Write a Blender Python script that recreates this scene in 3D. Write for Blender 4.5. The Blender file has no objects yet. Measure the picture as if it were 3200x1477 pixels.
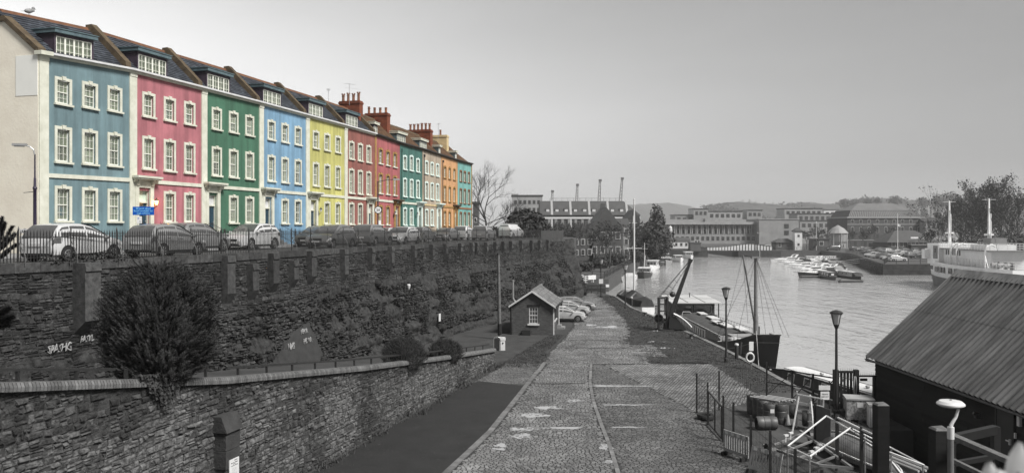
import bpy, math, random
import numpy as np
from mathutils import Vector, Matrix, noise as mn
R = math.radians
random.seed(7)
rnd = random.random
def ru(a, b): return a + (b - a) * random.random()
scene = bpy.context.scene
C = scene.collection

# ------------------------------------------------------------------ camera, sky, sun, exposure
CAMZ, F, CX, HY = 9.0, 2500.0, 1600.0, 715.0      # eye height over the quay; focal length, centre and horizon in photograph pixels
cd = bpy.data.cameras.new('camera'); cam = bpy.data.objects.new('camera', cd); C.objects.link(cam)
cam.location = (0, 0, CAMZ); cam.rotation_euler = (R(90), 0, 0)
cd.sensor_width = 36; cd.lens = 36 * F / 3200; cd.shift_y = -(738.5 - HY) / 3200
cd.clip_start = .2; cd.clip_end = 12000
cd.dof.use_dof = True; cd.dof.focus_distance = 70; cd.dof.aperture_fstop = 1.4
scene.camera = cam
SUN_AZ, SUN_EL = R(128), R(48)                       # soft light from the open harbour side
w = bpy.data.worlds.new('World'); scene.world = w; w.use_nodes = True
nt = w.node_tree; nt.nodes.clear()
sky = nt.nodes.new('ShaderNodeTexSky'); sky.sky_type = 'NISHITA'; sky.sun_disc = False
sky.sun_elevation = SUN_EL; sky.sun_rotation = SUN_AZ; sky.altitude = 50
sky.air_density = 1.0; sky.dust_density = .8; sky.ozone_density = 1.0
hs = nt.nodes.new('ShaderNodeHueSaturation'); hs.inputs['Saturation'].default_value = 0.0
bg = nt.nodes.new('ShaderNodeBackground'); bg.inputs[1].default_value = .066
wo = nt.nodes.new('ShaderNodeOutputWorld')
# thin overcast, brighter towards the sunset on the left, over the whole dome
wg = nt.nodes.new('ShaderNodeTexCoord'); dp = nt.nodes.new('ShaderNodeVectorMath'); dp.operation = 'DOT_PRODUCT'; dp.inputs[1].default_value = (-.85, .5, -.3)
wm = nt.nodes.new('ShaderNodeMapRange'); wm.inputs['From Min'].default_value = -1; wm.inputs['From Max'].default_value = 1
wp = nt.nodes.new('ShaderNodeMath'); wp.operation = 'POWER'; wp.inputs[1].default_value = 3
wa = nt.nodes.new('ShaderNodeMath'); wa.operation = 'MULTIPLY_ADD'; wa.inputs[1].default_value = 1.5; wa.inputs[2].default_value = .48
nt.links.new(wm.outputs[0], wp.inputs[0]); nt.links.new(wp.outputs[0], wa.inputs[0])
wx = nt.nodes.new('ShaderNodeMix'); wx.data_type = 'RGBA'; wx.blend_type = 'MULTIPLY'; wx.inputs[0].default_value = 1
nt.links.new(wg.outputs['Generated'], dp.inputs[0]); nt.links.new(dp.outputs['Value'], wm.inputs[0])
nt.links.new(sky.outputs[0], hs.inputs['Color']); nt.links.new(hs.outputs[0], wx.inputs[6]); wn = nt.nodes.new('ShaderNodeTexNoise'); wn.inputs['Scale'].default_value = 2.6; wn.inputs['Detail'].default_value = 5
wmp = nt.nodes.new('ShaderNodeMapping'); wmp.inputs['Scale'].default_value = (1, 1, 4.5)
wr = nt.nodes.new('ShaderNodeMapRange'); wr.inputs['To Min'].default_value = .9; wr.inputs['To Max'].default_value = 1.1
wk = nt.nodes.new('ShaderNodeMath'); wk.operation = 'MULTIPLY'
nt.links.new(wg.outputs['Generated'], wmp.inputs[0]); nt.links.new(wmp.outputs[0], wn.inputs['Vector']); nt.links.new(wn.outputs['Fac'], wr.inputs[0]); nt.links.new(wa.outputs[0], wk.inputs[0]); nt.links.new(wr.outputs[0], wk.inputs[1])
nt.links.new(wk.outputs[0], wx.inputs[7]); nt.links.new(wx.outputs[2], bg.inputs[0]); nt.links.new(bg.outputs[0], wo.inputs[0])
sl = bpy.data.lights.new('sun', 'SUN'); sl.energy = 3.3; sl.angle = R(16); sl.color = (1, .985, .96)
so = bpy.data.objects.new('sun', sl); C.objects.link(so)
sd = Vector((math.sin(SUN_AZ) * math.cos(SUN_EL), math.cos(SUN_AZ) * math.cos(SUN_EL), math.sin(SUN_EL)))
so.rotation_euler = sd.to_track_quat('Z', 'Y').to_euler(); so.location = (0, 0, 60)
vs = scene.view_settings; vs.view_transform = 'Standard'; vs.look = 'None'; vs.gamma = 1; vs.exposure = 0.85
scene.cycles.use_denoising = True
scene.cycles.max_bounces = 6; scene.cycles.diffuse_bounces = 3; scene.cycles.glossy_bounces = 3
scene.cycles.transparent_max_bounces = 12; scene.cycles.volume_bounces = 1
scene.cycles.sample_clamp_indirect = 4; scene.cycles.caustics_reflective = False; scene.cycles.caustics_refractive = False

# ------------------------------------------------------------------ helpers
def P(px, py, Z):                                   # the point seen at a photograph pixel at a given distance
    return Vector(((px - CX) / F * Z, Z, CAMZ - (py - HY) / F * Z))
def G(px, py, z=0.0):                               # the point of a level plane seen at a photograph pixel
    Z = F * (CAMZ - z) / (py - HY)
    return Vector(((px - CX) / F * Z, Z, z))

class MB:
    def __init__(s): s.v = []; s.f = []; s.c = None
    def add(s, vs, fs):
        n = len(s.v); s.v += [tuple(p) for p in vs]; s.f += [tuple(i + n for i in q) for q in fs]; return s
    def box(s, x0, x1, y0, y1, z0, z1):
        return s.add([(x0,y0,z0),(x1,y0,z0),(x1,y1,z0),(x0,y1,z0),(x0,y0,z1),(x1,y0,z1),(x1,y1,z1),(x0,y1,z1)],
                     [(0,3,2,1),(4,5,6,7),(0,1,5,4),(1,2,6,5),(2,3,7,6),(3,0,4,7)])
    def cbox(s, c, d, rz=0, ry=0, rx=0):
        m = Matrix.Translation(Vector(c)) @ Matrix.Rotation(rz, 4, 'Z') @ Matrix.Rotation(ry, 4, 'Y') @ Matrix.Rotation(rx, 4, 'X')
        a, b, e = d[0]/2, d[1]/2, d[2]/2
        return s.add([m @ Vector(p) for p in ((-a,-b,-e),(a,-b,-e),(a,b,-e),(-a,b,-e),(-a,-b,e),(a,-b,e),(a,b,e),(-a,b,e))],
                     [(0,3,2,1),(4,5,6,7),(0,1,5,4),(1,2,6,5),(2,3,7,6),(3,0,4,7)])
    def bar(s, p, q, w, h=None):                    # rectangular bar between two points
        p, q = Vector(p), Vector(q); d = q - p; h = h or w
        up = Vector((0,0,1)) if abs(d.normalized().z) < .95 else Vector((0,1,0))
        a = d.cross(up).normalized() * w/2; b = a.cross(d).normalized() * h/2
        return s.add([p-a-b,p+a-b,p+a+b,p-a+b,q-a-b,q+a-b,q+a+b,q-a+b],
                     [(0,1,2,3),(4,7,6,5),(0,4,5,1),(1,5,6,2),(2,6,7,3),(3,7,4,0)])
    def tube(s, p, q, r, r2=None, n=6, cap=True):
        p, q = Vector(p), Vector(q); d = q - p
        if d.length < 1e-6: return s
        r2 = r if r2 is None else r2
        a = d.orthogonal().normalized(); b = d.cross(a).normalized()
        vs = []
        for i in range(n):
            t = 2*math.pi*i/n; k = a*math.cos(t) + b*math.sin(t)
            vs += [p + k*r, q + k*r2]
        fs = [(2*i, 2*((i+1) % n), 2*((i+1) % n)+1, 2*i+1) for i in range(n)]
        if cap: fs += [tuple(2*i for i in reversed(range(n))), tuple(2*i+1 for i in range(n))]
        return s.add(vs, fs)
    def path(s, pts, r, n=6, r2=None):
        pts = [Vector(p) for p in pts]; m = len(pts)
        for i in range(m-1):
            ra = r if r2 is None else r + (r2-r)*i/(m-1); rb = r if r2 is None else r + (r2-r)*(i+1)/(m-1)
            s.tube(pts[i], pts[i+1], ra, rb, n)
        return s
    def lathe(s, prof, n=12, c=(0,0,0), M=None):
        c = Vector(c); vs = []; fs = []
        for r, z in prof:
            for i in range(n):
                t = 2*math.pi*i/n; p = Vector((r*math.cos(t), r*math.sin(t), z))
                vs.append((M @ p if M else p) + c)
        for k in range(len(prof)-1):
            for i in range(n):
                j = (i+1) % n; fs.append((k*n+i, k*n+j, (k+1)*n+j, (k+1)*n+i))
        fs.append(tuple(reversed(range(n)))); fs.append(tuple(range((len(prof)-1)*n, len(prof)*n)))
        return s.add(vs, fs)
    def prism(s, poly, a0, a1, ax='z'):             # polygon extruded along an axis
        def m(p, t): return (p[0], p[1], t) if ax == 'z' else (p[0], t, p[1]) if ax == 'y' else (t, p[0], p[1])
        n = len(poly)
        vs = [m(p, a0) for p in poly] + [m(p, a1) for p in poly]
        fs = [tuple(reversed(range(n))), tuple(range(n, 2*n))] + [(i, (i+1) % n, n+(i+1) % n, n+i) for i in range(n)]
        return s.add(vs, fs)
    def quad(s, *p): return s.add(p, [tuple(range(len(p)))])
    def grid(s, rows, close=False):                 # rows of points joined by quads
        n = len(rows[0]); vs = [p for r in rows for p in r]; fs = []
        for i in range(len(rows)-1):
            for j in range(n if close else n-1):
                k = (j+1) % n; fs.append((i*n+j, i*n+k, (i+1)*n+k, (i+1)*n+j))
        return s.add(vs, fs)
    def ball(s, c, rx, ry=None, rz=None, n=8, m=5):
        ry = ry or rx; rz = rz or rx; rows = []
        for i in range(m+1):
            a = math.pi*i/m
            rows.append([(c[0]+rx*math.sin(a)*math.cos(2*math.pi*j/n), c[1]+ry*math.sin(a)*math.sin(2*math.pi*j/n), c[2]-rz*math.cos(a)) for j in range(n)])
        return s.grid(rows, True)
    def xf(s, fn): s.v = [tuple(fn(Vector(p))) for p in s.v]; return s
    def mesh(s, name, smooth=0):
        me = bpy.data.meshes.new(name); me.from_pydata(s.v, [], s.f)
        if s.c is not None:
            at = me.attributes.new('tone', 'FLOAT', 'FACE'); at.data.foreach_set('value', s.c)
        if smooth:
            me.shade_smooth(); me.set_sharp_from_angle(angle=R(smooth))
        me.update(); return me

def tag(o, label=None, cat=None, group=None, kind=None):
    for k, x in (('label', label), ('category', cat), ('group', group), ('kind', kind)):
        if x: o[k] = x
    return o
def ob(name, mb, mat, parent=None, label=None, cat=None, group=None, kind=None, smooth=0, loc=None, world=False, rot=None, scale=None):
    me = mb if isinstance(mb, bpy.types.Mesh) else None
    if me is None:
        if world and parent is not None:
            t = parent.location.copy(); mb.v = [(a-t.x, b-t.y, c-t.z) for a, b, c in mb.v]
        me = mb.mesh(name, smooth)
    if mat is not None and not me.materials: me.materials.append(mat)
    o = bpy.data.objects.new(name, me); C.objects.link(o)
    if parent is not None: o.parent = parent
    if loc is not None: o.location = loc
    if rot is not None: o.rotation_euler = rot
    if scale is not None: o.scale = scale
    return tag(o, label, cat, group, kind)
def thing(name, label, cat, loc=(0,0,0), rz=0, group=None, parent=None):
    o = bpy.data.objects.new(name, None); C.objects.link(o); o.empty_display_size = .3
    o.location = loc; o.rotation_euler = (0, 0, rz)
    if parent is not None: o.parent = parent
    return tag(o, label, cat, group)
KIDS = {}
def copy_tree(o, loc=None, rz=None, label=None, parent=None, scale=None, deep=True):
    c = o.copy(); C.objects.link(c)
    if parent is not None: c.parent = parent
    if loc is not None: c.location = loc
    if rz is not None: c.rotation_euler = (0, 0, rz)
    if scale is not None: c.scale = scale
    if label: c['label'] = label
    for ch in list(o.children): copy_tree(ch, parent=c)
    return c
def nz(x, y, z=0, s=1.0): return mn.noise(Vector((x*s, y*s, z*s)))

# ------------------------------------------------------------------ materials
MATS = {}
def S(r, g, b):                                     # sRGB 0-255 to linear
    f = lambda c: ((c/255+.055)/1.055)**2.4 if c/255 > .04045 else c/255/12.92
    return (f(r), f(g), f(b))
def pm(name, c1, c2=None, scale=1.0, rough=.8, bump=0., bscale=None, metal=0., spec=.5, stretch=(1,1,1), tone=0., rand=0., detail=6., coat=0., contrast=.22, obj=False):
    """noise-mottled principled material; tone: per-face attribute, rand: per-object tone"""
    if name in MATS: return MATS[name]
    if not isinstance(c1, tuple): c1 = (c1,)*3
    c2 = c2 if c2 is not None else tuple(x*.7 for x in c1)
    if not isinstance(c2, tuple): c2 = (c2,)*3
    m = bpy.data.materials.new(name); m.use_nodes = True; t = m.node_tree; N = t.nodes; L = t.links
    b = N['Principled BSDF']; b.inputs['Roughness'].default_value = rough; b.inputs['Metallic'].default_value = metal
    b.inputs['Specular IOR Level'].default_value = spec; b.inputs['Coat Weight'].default_value = coat
    tc = N.new('ShaderNodeTexCoord'); geo = N.new('ShaderNodeNewGeometry')
    mp = N.new('ShaderNodeMapping'); mp.inputs['Scale'].default_value = stretch
    L.new(tc.outputs['Object'] if obj else geo.outputs['Position'], mp.inputs[0])
    n = N.new('ShaderNodeTexNoise'); n.inputs['Scale'].default_value = scale; n.inputs['Detail'].default_value = detail; n.inputs['Roughness'].default_value = .62
    L.new(mp.outputs[0], n.inputs['Vector'])
    rp = N.new('ShaderNodeValToRGB'); rp.color_ramp.elements[0].position = .5-contrast; rp.color_ramp.elements[1].position = .5+contrast
    rp.color_ramp.elements[0].color = (*c2, 1); rp.color_ramp.elements[1].color = (*c1, 1)
    L.new(n.outputs['Fac'], rp.inputs[0]); col = rp.outputs[0]
    if tone or rand:
        src = None
        if tone:
            a = N.new('ShaderNodeAttribute'); a.attribute_name = 'tone'; src = a.outputs['Fac']; k = tone
        else:
            oi = N.new('ShaderNodeObjectInfo'); src = oi.outputs['Random']; k = rand
        mr = N.new('ShaderNodeMapRange'); mr.inputs['To Min'].default_value = 1-k; mr.inputs['To Max'].default_value = 1+k
        L.new(src, mr.inputs[0])
        mx = N.new('ShaderNodeMix'); mx.data_type = 'RGBA'; mx.blend_type = 'MULTIPLY'; mx.inputs[0].default_value = 1
        L.new(col, mx.inputs[6]); L.new(mr.outputs[0], mx.inputs[7]); col = mx.outputs[2]
    L.new(col, b.inputs['Base Color'])
    if bump:
        n2 = N.new('ShaderNodeTexNoise'); n2.inputs['Scale'].default_value = bscale or scale*4; n2.inputs['Detail'].default_value = 5
        L.new(mp.outputs[0], n2.inputs['Vector'])
        bp = N.new('ShaderNodeBump'); bp.inputs['Strength'].default_value = bump; bp.inputs['Distance'].default_value = .05
        L.new(n2.outputs['Fac'], bp.inputs['Height']); L.new(bp.outputs[0], b.inputs['Normal'])
    MATS[name] = m; return m
def flat(name, c, rough=.6, metal=0., spec=.5, **k): return pm(name, c, tuple(x*.85 for x in (c if isinstance(c, tuple) else (c,)*3)), 3., rough, metal=metal, spec=spec, **k)
def emit(name, c, st):
    m = bpy.data.materials.new(name); m.use_nodes = True; b = m.node_tree.nodes['Principled BSDF']
    b.inputs['Base Color'].default_value = (*c, 1); b.inputs['Emission Color'].default_value = (*c, 1); b.inputs['Emission Strength'].default_value = st
    MATS[name] = m; return m
def glass_mat(name, tint=.03, trans=.88):            # window glass: part clear, part mirror of the sky
    m = bpy.data.materials.new(name); m.use_nodes = True; t = m.node_tree; N = t.nodes; L = t.links; N.clear()
    o = N.new('ShaderNodeOutputMaterial'); tr = N.new('ShaderNodeBsdfTransparent'); tr.inputs[0].default_value = (trans, trans*1.02, trans, 1)
    gl = N.new('ShaderNodeBsdfGlossy'); gl.inputs['Roughness'].default_value = .04; gl.inputs[0].default_value = (.9,.95,.9,1)
    fr = N.new('ShaderNodeFresnel'); fr.inputs[0].default_value = 1.6
    mr = N.new('ShaderNodeMapRange'); mr.inputs['From Max'].default_value = .5; mr.inputs['To Min'].default_value = .1; mr.inputs['To Max'].default_value = .75
    mx = N.new('ShaderNodeMixShader')
    L.new(fr.outputs[0], mr.inputs[0]); L.new(mr.outputs[0], mx.inputs[0]); L.new(tr.outputs[0], mx.inputs[1]); L.new(gl.outputs[0], mx.inputs[2]); L.new(mx.outputs[0], o.inputs[0])
    MATS[name] = m; return m
M_glass = glass_mat('window_glass')
M_white = pm('white_paint', S(214,214,200), S(186,186,170), 2., .6)
M_black = pm('black_paint', .018, .012, 4., .45)
M_iron = pm('black_iron', .03, .018, 6., .5)
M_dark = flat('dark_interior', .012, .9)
M_steel = pm('galvanised_steel', .42, .3, 6., .45, metal=.6)
M_whiteg = pm('grey_white_paint', .66, .5, 2.5, .5)
M_rubber = pm('rubber', .02, .013, 8., .75)
M_wood = pm('weathered_wood', .16, .07, 5., .85, .3, 20.)
M_glow_off = flat('pale_plastic', .6, .4)
M_rope = flat('rope', .42, .9)
# ------------------------------------------------------------------ the setting: ground, quays, water, hills
ROAD = 7.7                                          # level of the parade over the quay
WATER = -1.5
M_earth = pm('quay_earth', .055, .022, .6, .9, .5, 14.)
M_asph = pm('asphalt', .019, .009, .9, .85, .25, 60.)
M_road = pm('road_tarmac', .07, .045, .8, .8, .2, 50.)
M_pave = pm('pavement_slabs', .26, .19, 1.5, .8, .1)
M_qwall = pm('quay_wall_stone', .04, .012, 1.1, .9, .7, 5.)
def slab(name, poly, z1, z0, mat, kind='structure', **k):
    a = sum(poly[i][0]*poly[(i+1) % len(poly)][1]-poly[(i+1) % len(poly)][0]*poly[i][1] for i in range(len(poly)))
    return ob(name, MB().prism(poly if a > 0 else poly[::-1], z0, z1), mat, kind=kind, **k)

# water with wind ripples
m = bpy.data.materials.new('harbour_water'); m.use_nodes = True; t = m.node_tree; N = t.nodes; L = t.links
b = N['Principled BSDF']; b.inputs['Base Color'].default_value = (.38,.38,.38,1); b.inputs['Roughness'].default_value = .08; b.inputs['IOR'].default_value = 1.55  # pale base tone stands in for part of the sky's reflection
geo = N.new('ShaderNodeNewGeometry'); prev = None
for sc_, st, di, ro in ((.1, (1,.5,1), .35, .3), (.55, (1,.35,1), .3, .2), (1.7, (1,.4,1), .12, .1)):
    mp = N.new('ShaderNodeMapping'); mp.inputs['Scale'].default_value = st; mp.inputs['Rotation'].default_value = (0,0,ro)
    n = N.new('ShaderNodeTexNoise'); n.inputs['Scale'].default_value = sc_; n.inputs['Detail'].default_value = 3; n.inputs['Distortion'].default_value = .6
    bp = N.new('ShaderNodeBump'); bp.inputs['Distance'].default_value = di; bp.inputs['Strength'].default_value = .8
    L.new(geo.outputs['Position'], mp.inputs[0]); L.new(mp.outputs[0], n.inputs['Vector']); L.new(n.outputs['Fac'], bp.inputs['Height'])
    wnz = N.new('ShaderNodeTexNoise'); wnz.inputs['Scale'].default_value = .03; wnz.inputs['Detail'].default_value = 3; wmr = N.new('ShaderNodeMapRange'); wmr.inputs['From Min'].default_value = .38; wmr.inputs['From Max'].default_value = .62; wmr.inputs['To Min'].default_value = .3; wmr.inputs['To Max'].default_value = 1.0
    L.new(geo.outputs['Position'], wnz.inputs['Vector']); L.new(wnz.outputs['Fac'], wmr.inputs[0]); L.new(wmr.outputs[0], bp.inputs['Strength'])   # calm and ruffled patches
    if prev: L.new(prev.outputs[0], bp.inputs['Normal'])
    prev = bp
L.new(prev.outputs[0], b.inputs['Normal']); M_water = m
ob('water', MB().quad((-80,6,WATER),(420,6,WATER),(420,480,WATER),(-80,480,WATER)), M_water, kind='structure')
# distant land: one sheet to the horizon, below the water in the basin
ob('ground', MB().quad((-7000,-300,-6),(7000,-300,-6),(7000,9000,-6),(-7000,9000,-6)), M_earth, kind='structure')
quay_edge = [(14.6,35.8),(18.15,35.8),(18.15,39.5),(16.3,39.5),(16.25,45),(16,60.5),(15.3,71.4),(14.7,81.8),(13.8,91),(13.9,106),(12.2,116)]
slab('quay', [(-60,4),(14.6,4)] + quay_edge + [(6,119),(-60,119)], 0, -5, M_earth)
# coping stones along the quay edge
cop = thing('quay_coping', 'worn stone coping along the edge of the near quay', 'coping', (0,0,0))
M_cope = pm('coping_stone', .2, .1, 1.6, .85, .3, 9., rand=.25)
def run(pts, step, fn, jit=.15):
    """walk a polyline of points, call fn(a, b, k) for each piece"""
    k = 0
    for p, q in zip(pts[:-1], pts[1:]):
        p, q = Vector(p), Vector(q); n = max(1, round((q-p).length/step))
        cuts = [0] + [min(.999, max(.001, (i + ru(-jit, jit))/n)) for i in range(1, n)] + [1]
        for i in range(n): fn(p.lerp(q, cuts[i]), p.lerp(q, cuts[i+1]), k); k += 1
def cstone(a, b, k):
    d = (b-a).normalized(); nrm = Vector((-d.y, d.x, 0)); a = a + d*.012; b = b - d*.012
    mb = MB(); h = ru(.04,.07)
    p = [a+nrm*.3, b+nrm*.3, b-nrm*.05, a-nrm*.05]
    mb.add([(x.x,x.y,-.3) for x in p] + [(x.x,x.y,h) for x in p], [(4,5,6,7),(0,1,5,4),(1,2,6,5),(2,3,7,6),(3,0,4,7)])
    ob('stone', mb, M_cope, cop)
run([(x,y,0) for x,y in quay_edge[4:10]], 1.15, cstone)

# upper level: the parade on top of the cliff
Wp = [(-20.6,19),(-18.1,28.3),(-15.6,35.5),(-13.7,41.7),(-10.7,54),(-5.9,72),(0.3,88),(6.9,105)]
slab('parade_road', Wp + [(9.5,118),(4,170),(-160,240),(-160,19)], ROAD, 1.0, M_road)
TH = math.atan(.255); DU = Vector((math.sin(TH), math.cos(TH), 0)); DN = Vector((math.cos(TH), -math.sin(TH), 0))
A0 = Vector((.255*39.67-33.6, 39.67, ROAD))         # foot of the first house's front corner
def TT(u, v, w=0): return A0 + DU*u + DN*v + Vector((0,0,w))    # u along the terrace, v out from its front, w up
# pavement in front of the houses with a kerb
pv = [TT(-14,2.9), TT(76,2.9), TT(76,-.2), TT(-14,-.2)]
slab('parade_pavement', [(p.x,p.y) for p in pv], ROAD+.12, ROAD-.1, M_pave)
kt = thing('kerb', 'pale stone kerb edging the parade pavement', 'kerb', (0,0,0))
M_kerb = pm('kerb_stone', .3, .2, 2., .8, .1, rand=.15)
def kst(a, b, k):
    d = DU*.01; q = [a+d, b-d, b-d+DN*.15, a+d+DN*.15]
    ob('stone', MB().add([(x.x,x.y,ROAD-.05) for x in q]+[(x.x,x.y,ROAD+.125) for x in q], [(7,6,5,4),(0,1,5,4),(1,2,6,5),(2,3,7,6),(3,0,4,7)]), M_kerb, kt)
run([TT(-8,2.905), TT(76,2.905)], 1.2, kst, 0)

# far quays and lands round the basin
slab('lock_quay', [(-60,134),(16.2,134),(33.4,210),(54,298),(54,330),(-60,330)], .6, -5, M_road)
slab('bridge_quay', [(54.1,298),(73,298),(73,306),(70,420),(-60,420),(-60,331),(54.1,331)], 1.25, -5, M_qwall)
slab('far_quay', [(85,300),(115,298),(111,262),(84.6,182),(150,182),(420,150),(420,470),(85,470),(85,306)], 1.0, -5, M_road)
slab('harbourside', [(-300,471),(420,471),(420,900),(-300,900)], 1.1, -5, M_pave)
slab('old_town', [(-400,119.5),(5,119.5),(-61,133),(-61,900),(-400,900)], 1.2, -5, M_earth)

# hills
M_hill1 = pm('far_wooded_hill', .1, .07, .006, .95, detail=8)
M_hill2 = pm('near_wooded_hill', .075, .03, .012, .95, detail=8)
def hill(name, prof, Z, depth, mat, amp, freq):
    xs = np.arange(prof[0][0], prof[-1][0], 5.0); ys = np.interp(xs, [p[0] for p in prof], [p[1] for p in prof])
    rows = []
    for j in range(9):
        t = j/8; r = []
        for x, y in zip(xs, ys):
            Zj = Z - depth*(1-t); top = P(x, y, Z)
            z = top.z * (math.sin(t*math.pi/2)**1.2) - 2*(1-t)
            bump = amp*(mn.noise(Vector((x*freq, j*1.7, 3))) + .6*mn.noise(Vector((x*freq*2.7, j*3.1, 9))))
            r.append((top.x*Zj/Z if False else top.x, Zj, z + bump*(.3+.7*t)))
        rows.append(r)
    rows.append([(p[0], p[1]+300, -10) for p in rows[-1]])
    return ob(name, MB().grid(rows), mat, kind='structure', smooth=50)
hill('far_hill', [(1700,717),(1900,660),(1960,641),(2070,634),(2110,639),(2160,652),(2200,656),(2300,650),(2500,650),(2900,640)], 2600, 700, M_hill1, 3.5, .05)
hill('wooded_hill', [(1900,717),(2170,690),(2215,645),(2240,640),(2290,634),(2360,640),(2420,646),(2500,636),(2600,643),(2640,630),(2700,622),(2770,628),(2860,632),(2930,640),(2990,622),(3060,632),(3200,622),(3700,600)], 1500, 500, M_hill2, 4., .08)
# ------------------------------------------------------------------ masonry
def stone_box(o, s, t, n, w, h, d, bev, jit):
    """one rubble stone: its face proud of the wall, edges bevelled; o: lower left corner, s/t/n: along, up, out"""
    c = [(0,0),(w,0),(w,h),(0,h)]
    j = lambda k: ru(-jit, jit)*k
    back = [o + s*(x+j(.5)) + t*(y+j(.5)) for x, y in c]
    fr = [o + s*(x + (bev if x == 0 else -bev) + j(1)) + t*(y + (bev if y == 0 else -bev) + j(1)) + n*(d+j(.6)) for x, y in c]
    return back + fr, [(4,5,6,7),(0,1,5,4),(1,2,6,5),(2,3,7,6),(3,0,4,7)]
def masonry(surf, s0, s1, zb, zt, ch, lw, dep, jit, tone, keep=300, skip=None):
    """uneven courses of stones over a wall. surf(s, z) -> point, along, up, out. returns [(score, verts, faces, tone)]"""
    out = []
    zmin = min(zb(s0 + (s1-s0)*i/20) for i in range(21)); zmax = max(zt(s0 + (s1-s0)*i/20) for i in range(21))
    z = zmin
    def put1(s, zz, w, hh):
        m = s + w/2
        if zz > zb(m)-.05 and zz + hh < zt(m)+.02 and s >= s0-.3 and not (skip and skip(m, zz)) and rnd() > .03:
            p, a, u, n = surf(s, zz)
            vs, fs = stone_box(p, a, u, n, max(.05, w-ru(.012,.035)), max(.03, hh-ru(.01,.03)), ru(*dep)*(1.6 if rnd() < .1 else 1), min(.035, hh*.2), jit*min(1, hh/.12))
            c = p - Vector((0,0,CAMZ)); out.append((w*hh/max(1, c.length_squared), vs, fs, tone(m, zz)))
    while z < zmax:
        h = ru(*ch); s = s0 - ru(0, lw[0])
        while s < s1:
            w = ru(*lw)*(1.6 if rnd() < .1 else 1); q = rnd(); zz = z + .16*mn.noise(Vector((s*.3, z*.4, 5)))
            if q < .28:                              # two thin stones one over the other
                k = ru(.35,.65); put1(s, zz, w, h*k); put1(s+ru(-.02,.02), zz+h*k, w, h*(1-k))
            elif q < .36: put1(s, zz-.02, w*.5, h); put1(s+w*.5, zz+.02, w*.5, h*.9)
            else: put1(s, zz, w, h*ru(.84,1.05))
            s += w
        z += h
    return out
def lay(stones, mat, parent, keep=300, name='stone', rest='rubble_masonry'):
    st = sorted(stones, key=lambda x: -x[0])
    for sc, vs, fs, tn in st[:keep]:
        mb = MB().add(vs, fs); mb.c = [tn]*len(fs); ob(name, mb, mat, parent)
    if len(st) > keep:
        mb = MB(); mb.c = []
        for sc, vs, fs, tn in st[keep:]: mb.add(vs, fs); mb.c += [tn]*len(fs)
        ob(rest, mb, mat, parent, kind='stuff')
M_stone = pm('rubble_stone', .052, .006, 6., .9, .9, 22., tone=.75, contrast=.17, detail=9)
M_mortar = pm('old_mortar', .06, .01, 6., .95, .8, 18.)
M_rock = pm('cliff_rock', .046, .005, 3.2, .95, 1., 9., stretch=(1.2,1.2,.8), contrast=.17, detail=10)

# ---- cliff and retaining wall along the parade edge
WL = [0]
for a, b2 in zip(Wp[:-1], Wp[1:]): WL.append(WL[-1] + math.hypot(b2[0]-a[0], b2[1]-a[1]))
def wedge(s):                                       # point and outward normal along the parade edge (smoothed)
    def pt(s):
        s = min(max(s, 0), WL[-1]); return Vector((np.interp(s, WL, [p[0] for p in Wp]), np.interp(s, WL, [p[1] for p in Wp]), 0))
    d = (pt(s+1.5) - pt(s-1.5)).normalized(); return pt(s), d, Vector((d.y, -d.x, 0))
SE = WL[-1]
def batter(s, z):                                   # how far the cliff leans out at height z
    k = np.interp(s, [0, 14, 26, 45, 62, SE], [.16, .2, .42, .6, 1.0, .9])
    return float(k*np.interp(z, [-.5, 0, 1.5, 3, 4.5, 5.6, 7.7], [2.9, 2.7, 2.2, 1.55, .7, .22, 0]))
def csurf(s, z, rock=True):
    p, d, n = wedge(s); q = p + n*batter(s, z); q.z = z
    return q, d, n
def zpath(s):                                       # level of the ramp at the cliff foot
    p, d, n = wedge(s); return zramp(p.y)
LWZ = [(8,7.6),(17.1,5.72),(24.6,4.45),(33.8,3.22),(43.5,2.1),(52.9,1.12)]   # top of the low wall by distance
def zcope(Z): return float(np.interp(Z, [a for a, c in LWZ], [c for a, c in LWZ]))
def zramp(Z): return max(0.0, zcope(Z)-.75) if Z < 53 else 0.0
PATCH = [(835,1138),(880,1085),(905,1040),(960,1005),(985,1060),(1000,1100),(990,1138)]
def in_patch(q):
    px, py = CX+q.x*F/q.y, HY+(CAMZ-q.z)*F/q.y; c = False; j = len(PATCH)-1
    for i in range(len(PATCH)):
        (xi, yi), (xj, yj) = PATCH[i], PATCH[j]
        if (yi > py) != (yj > py) and px < (xj-xi)*(py-yi)/(yj-yi)+xi: c = not c
        j = i
    return c
rows = []; ns = 620; nzv = 74
for i in range(ns+1):
    s = SE*i/ns; r = []
    for j in range(nzv+1):
        z = ROAD - .05 - (ROAD+.45)*j/nzv
        q, d, n = csurf(s, z); rk = min(1, max(0, (5.3-z)/1.6)) * float(np.interp(s, [0,18,28], [.25,.35,1]))
        a = mn.fractal(Vector((q.x*.45, q.y*.45, z*.7)), 1.0, 2.0, 6) * .3 + mn.noise(Vector((q.x*1.3, q.y*1.3, z*3.4)))*.14 - abs(mn.noise(Vector((q.x*.8, q.y*.8, z*2.2))))*.3 + abs(mn.noise(Vector((q.x*2.2, q.y*2.2, z*4.5))))*.12
        b2 = mn.fractal(Vector((q.x*2., q.y*2., z*2.)), 1.0, 2.0, 3)*.05
        st = .22*math.sin(z*5 + 2*mn.noise(Vector((s*.2, z*.3, 0))))*rk*.5
        r.append(q + n*((a*rk*.8 + b2 + st) if not in_patch(q) else .08))
    rows.append(r)
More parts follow.
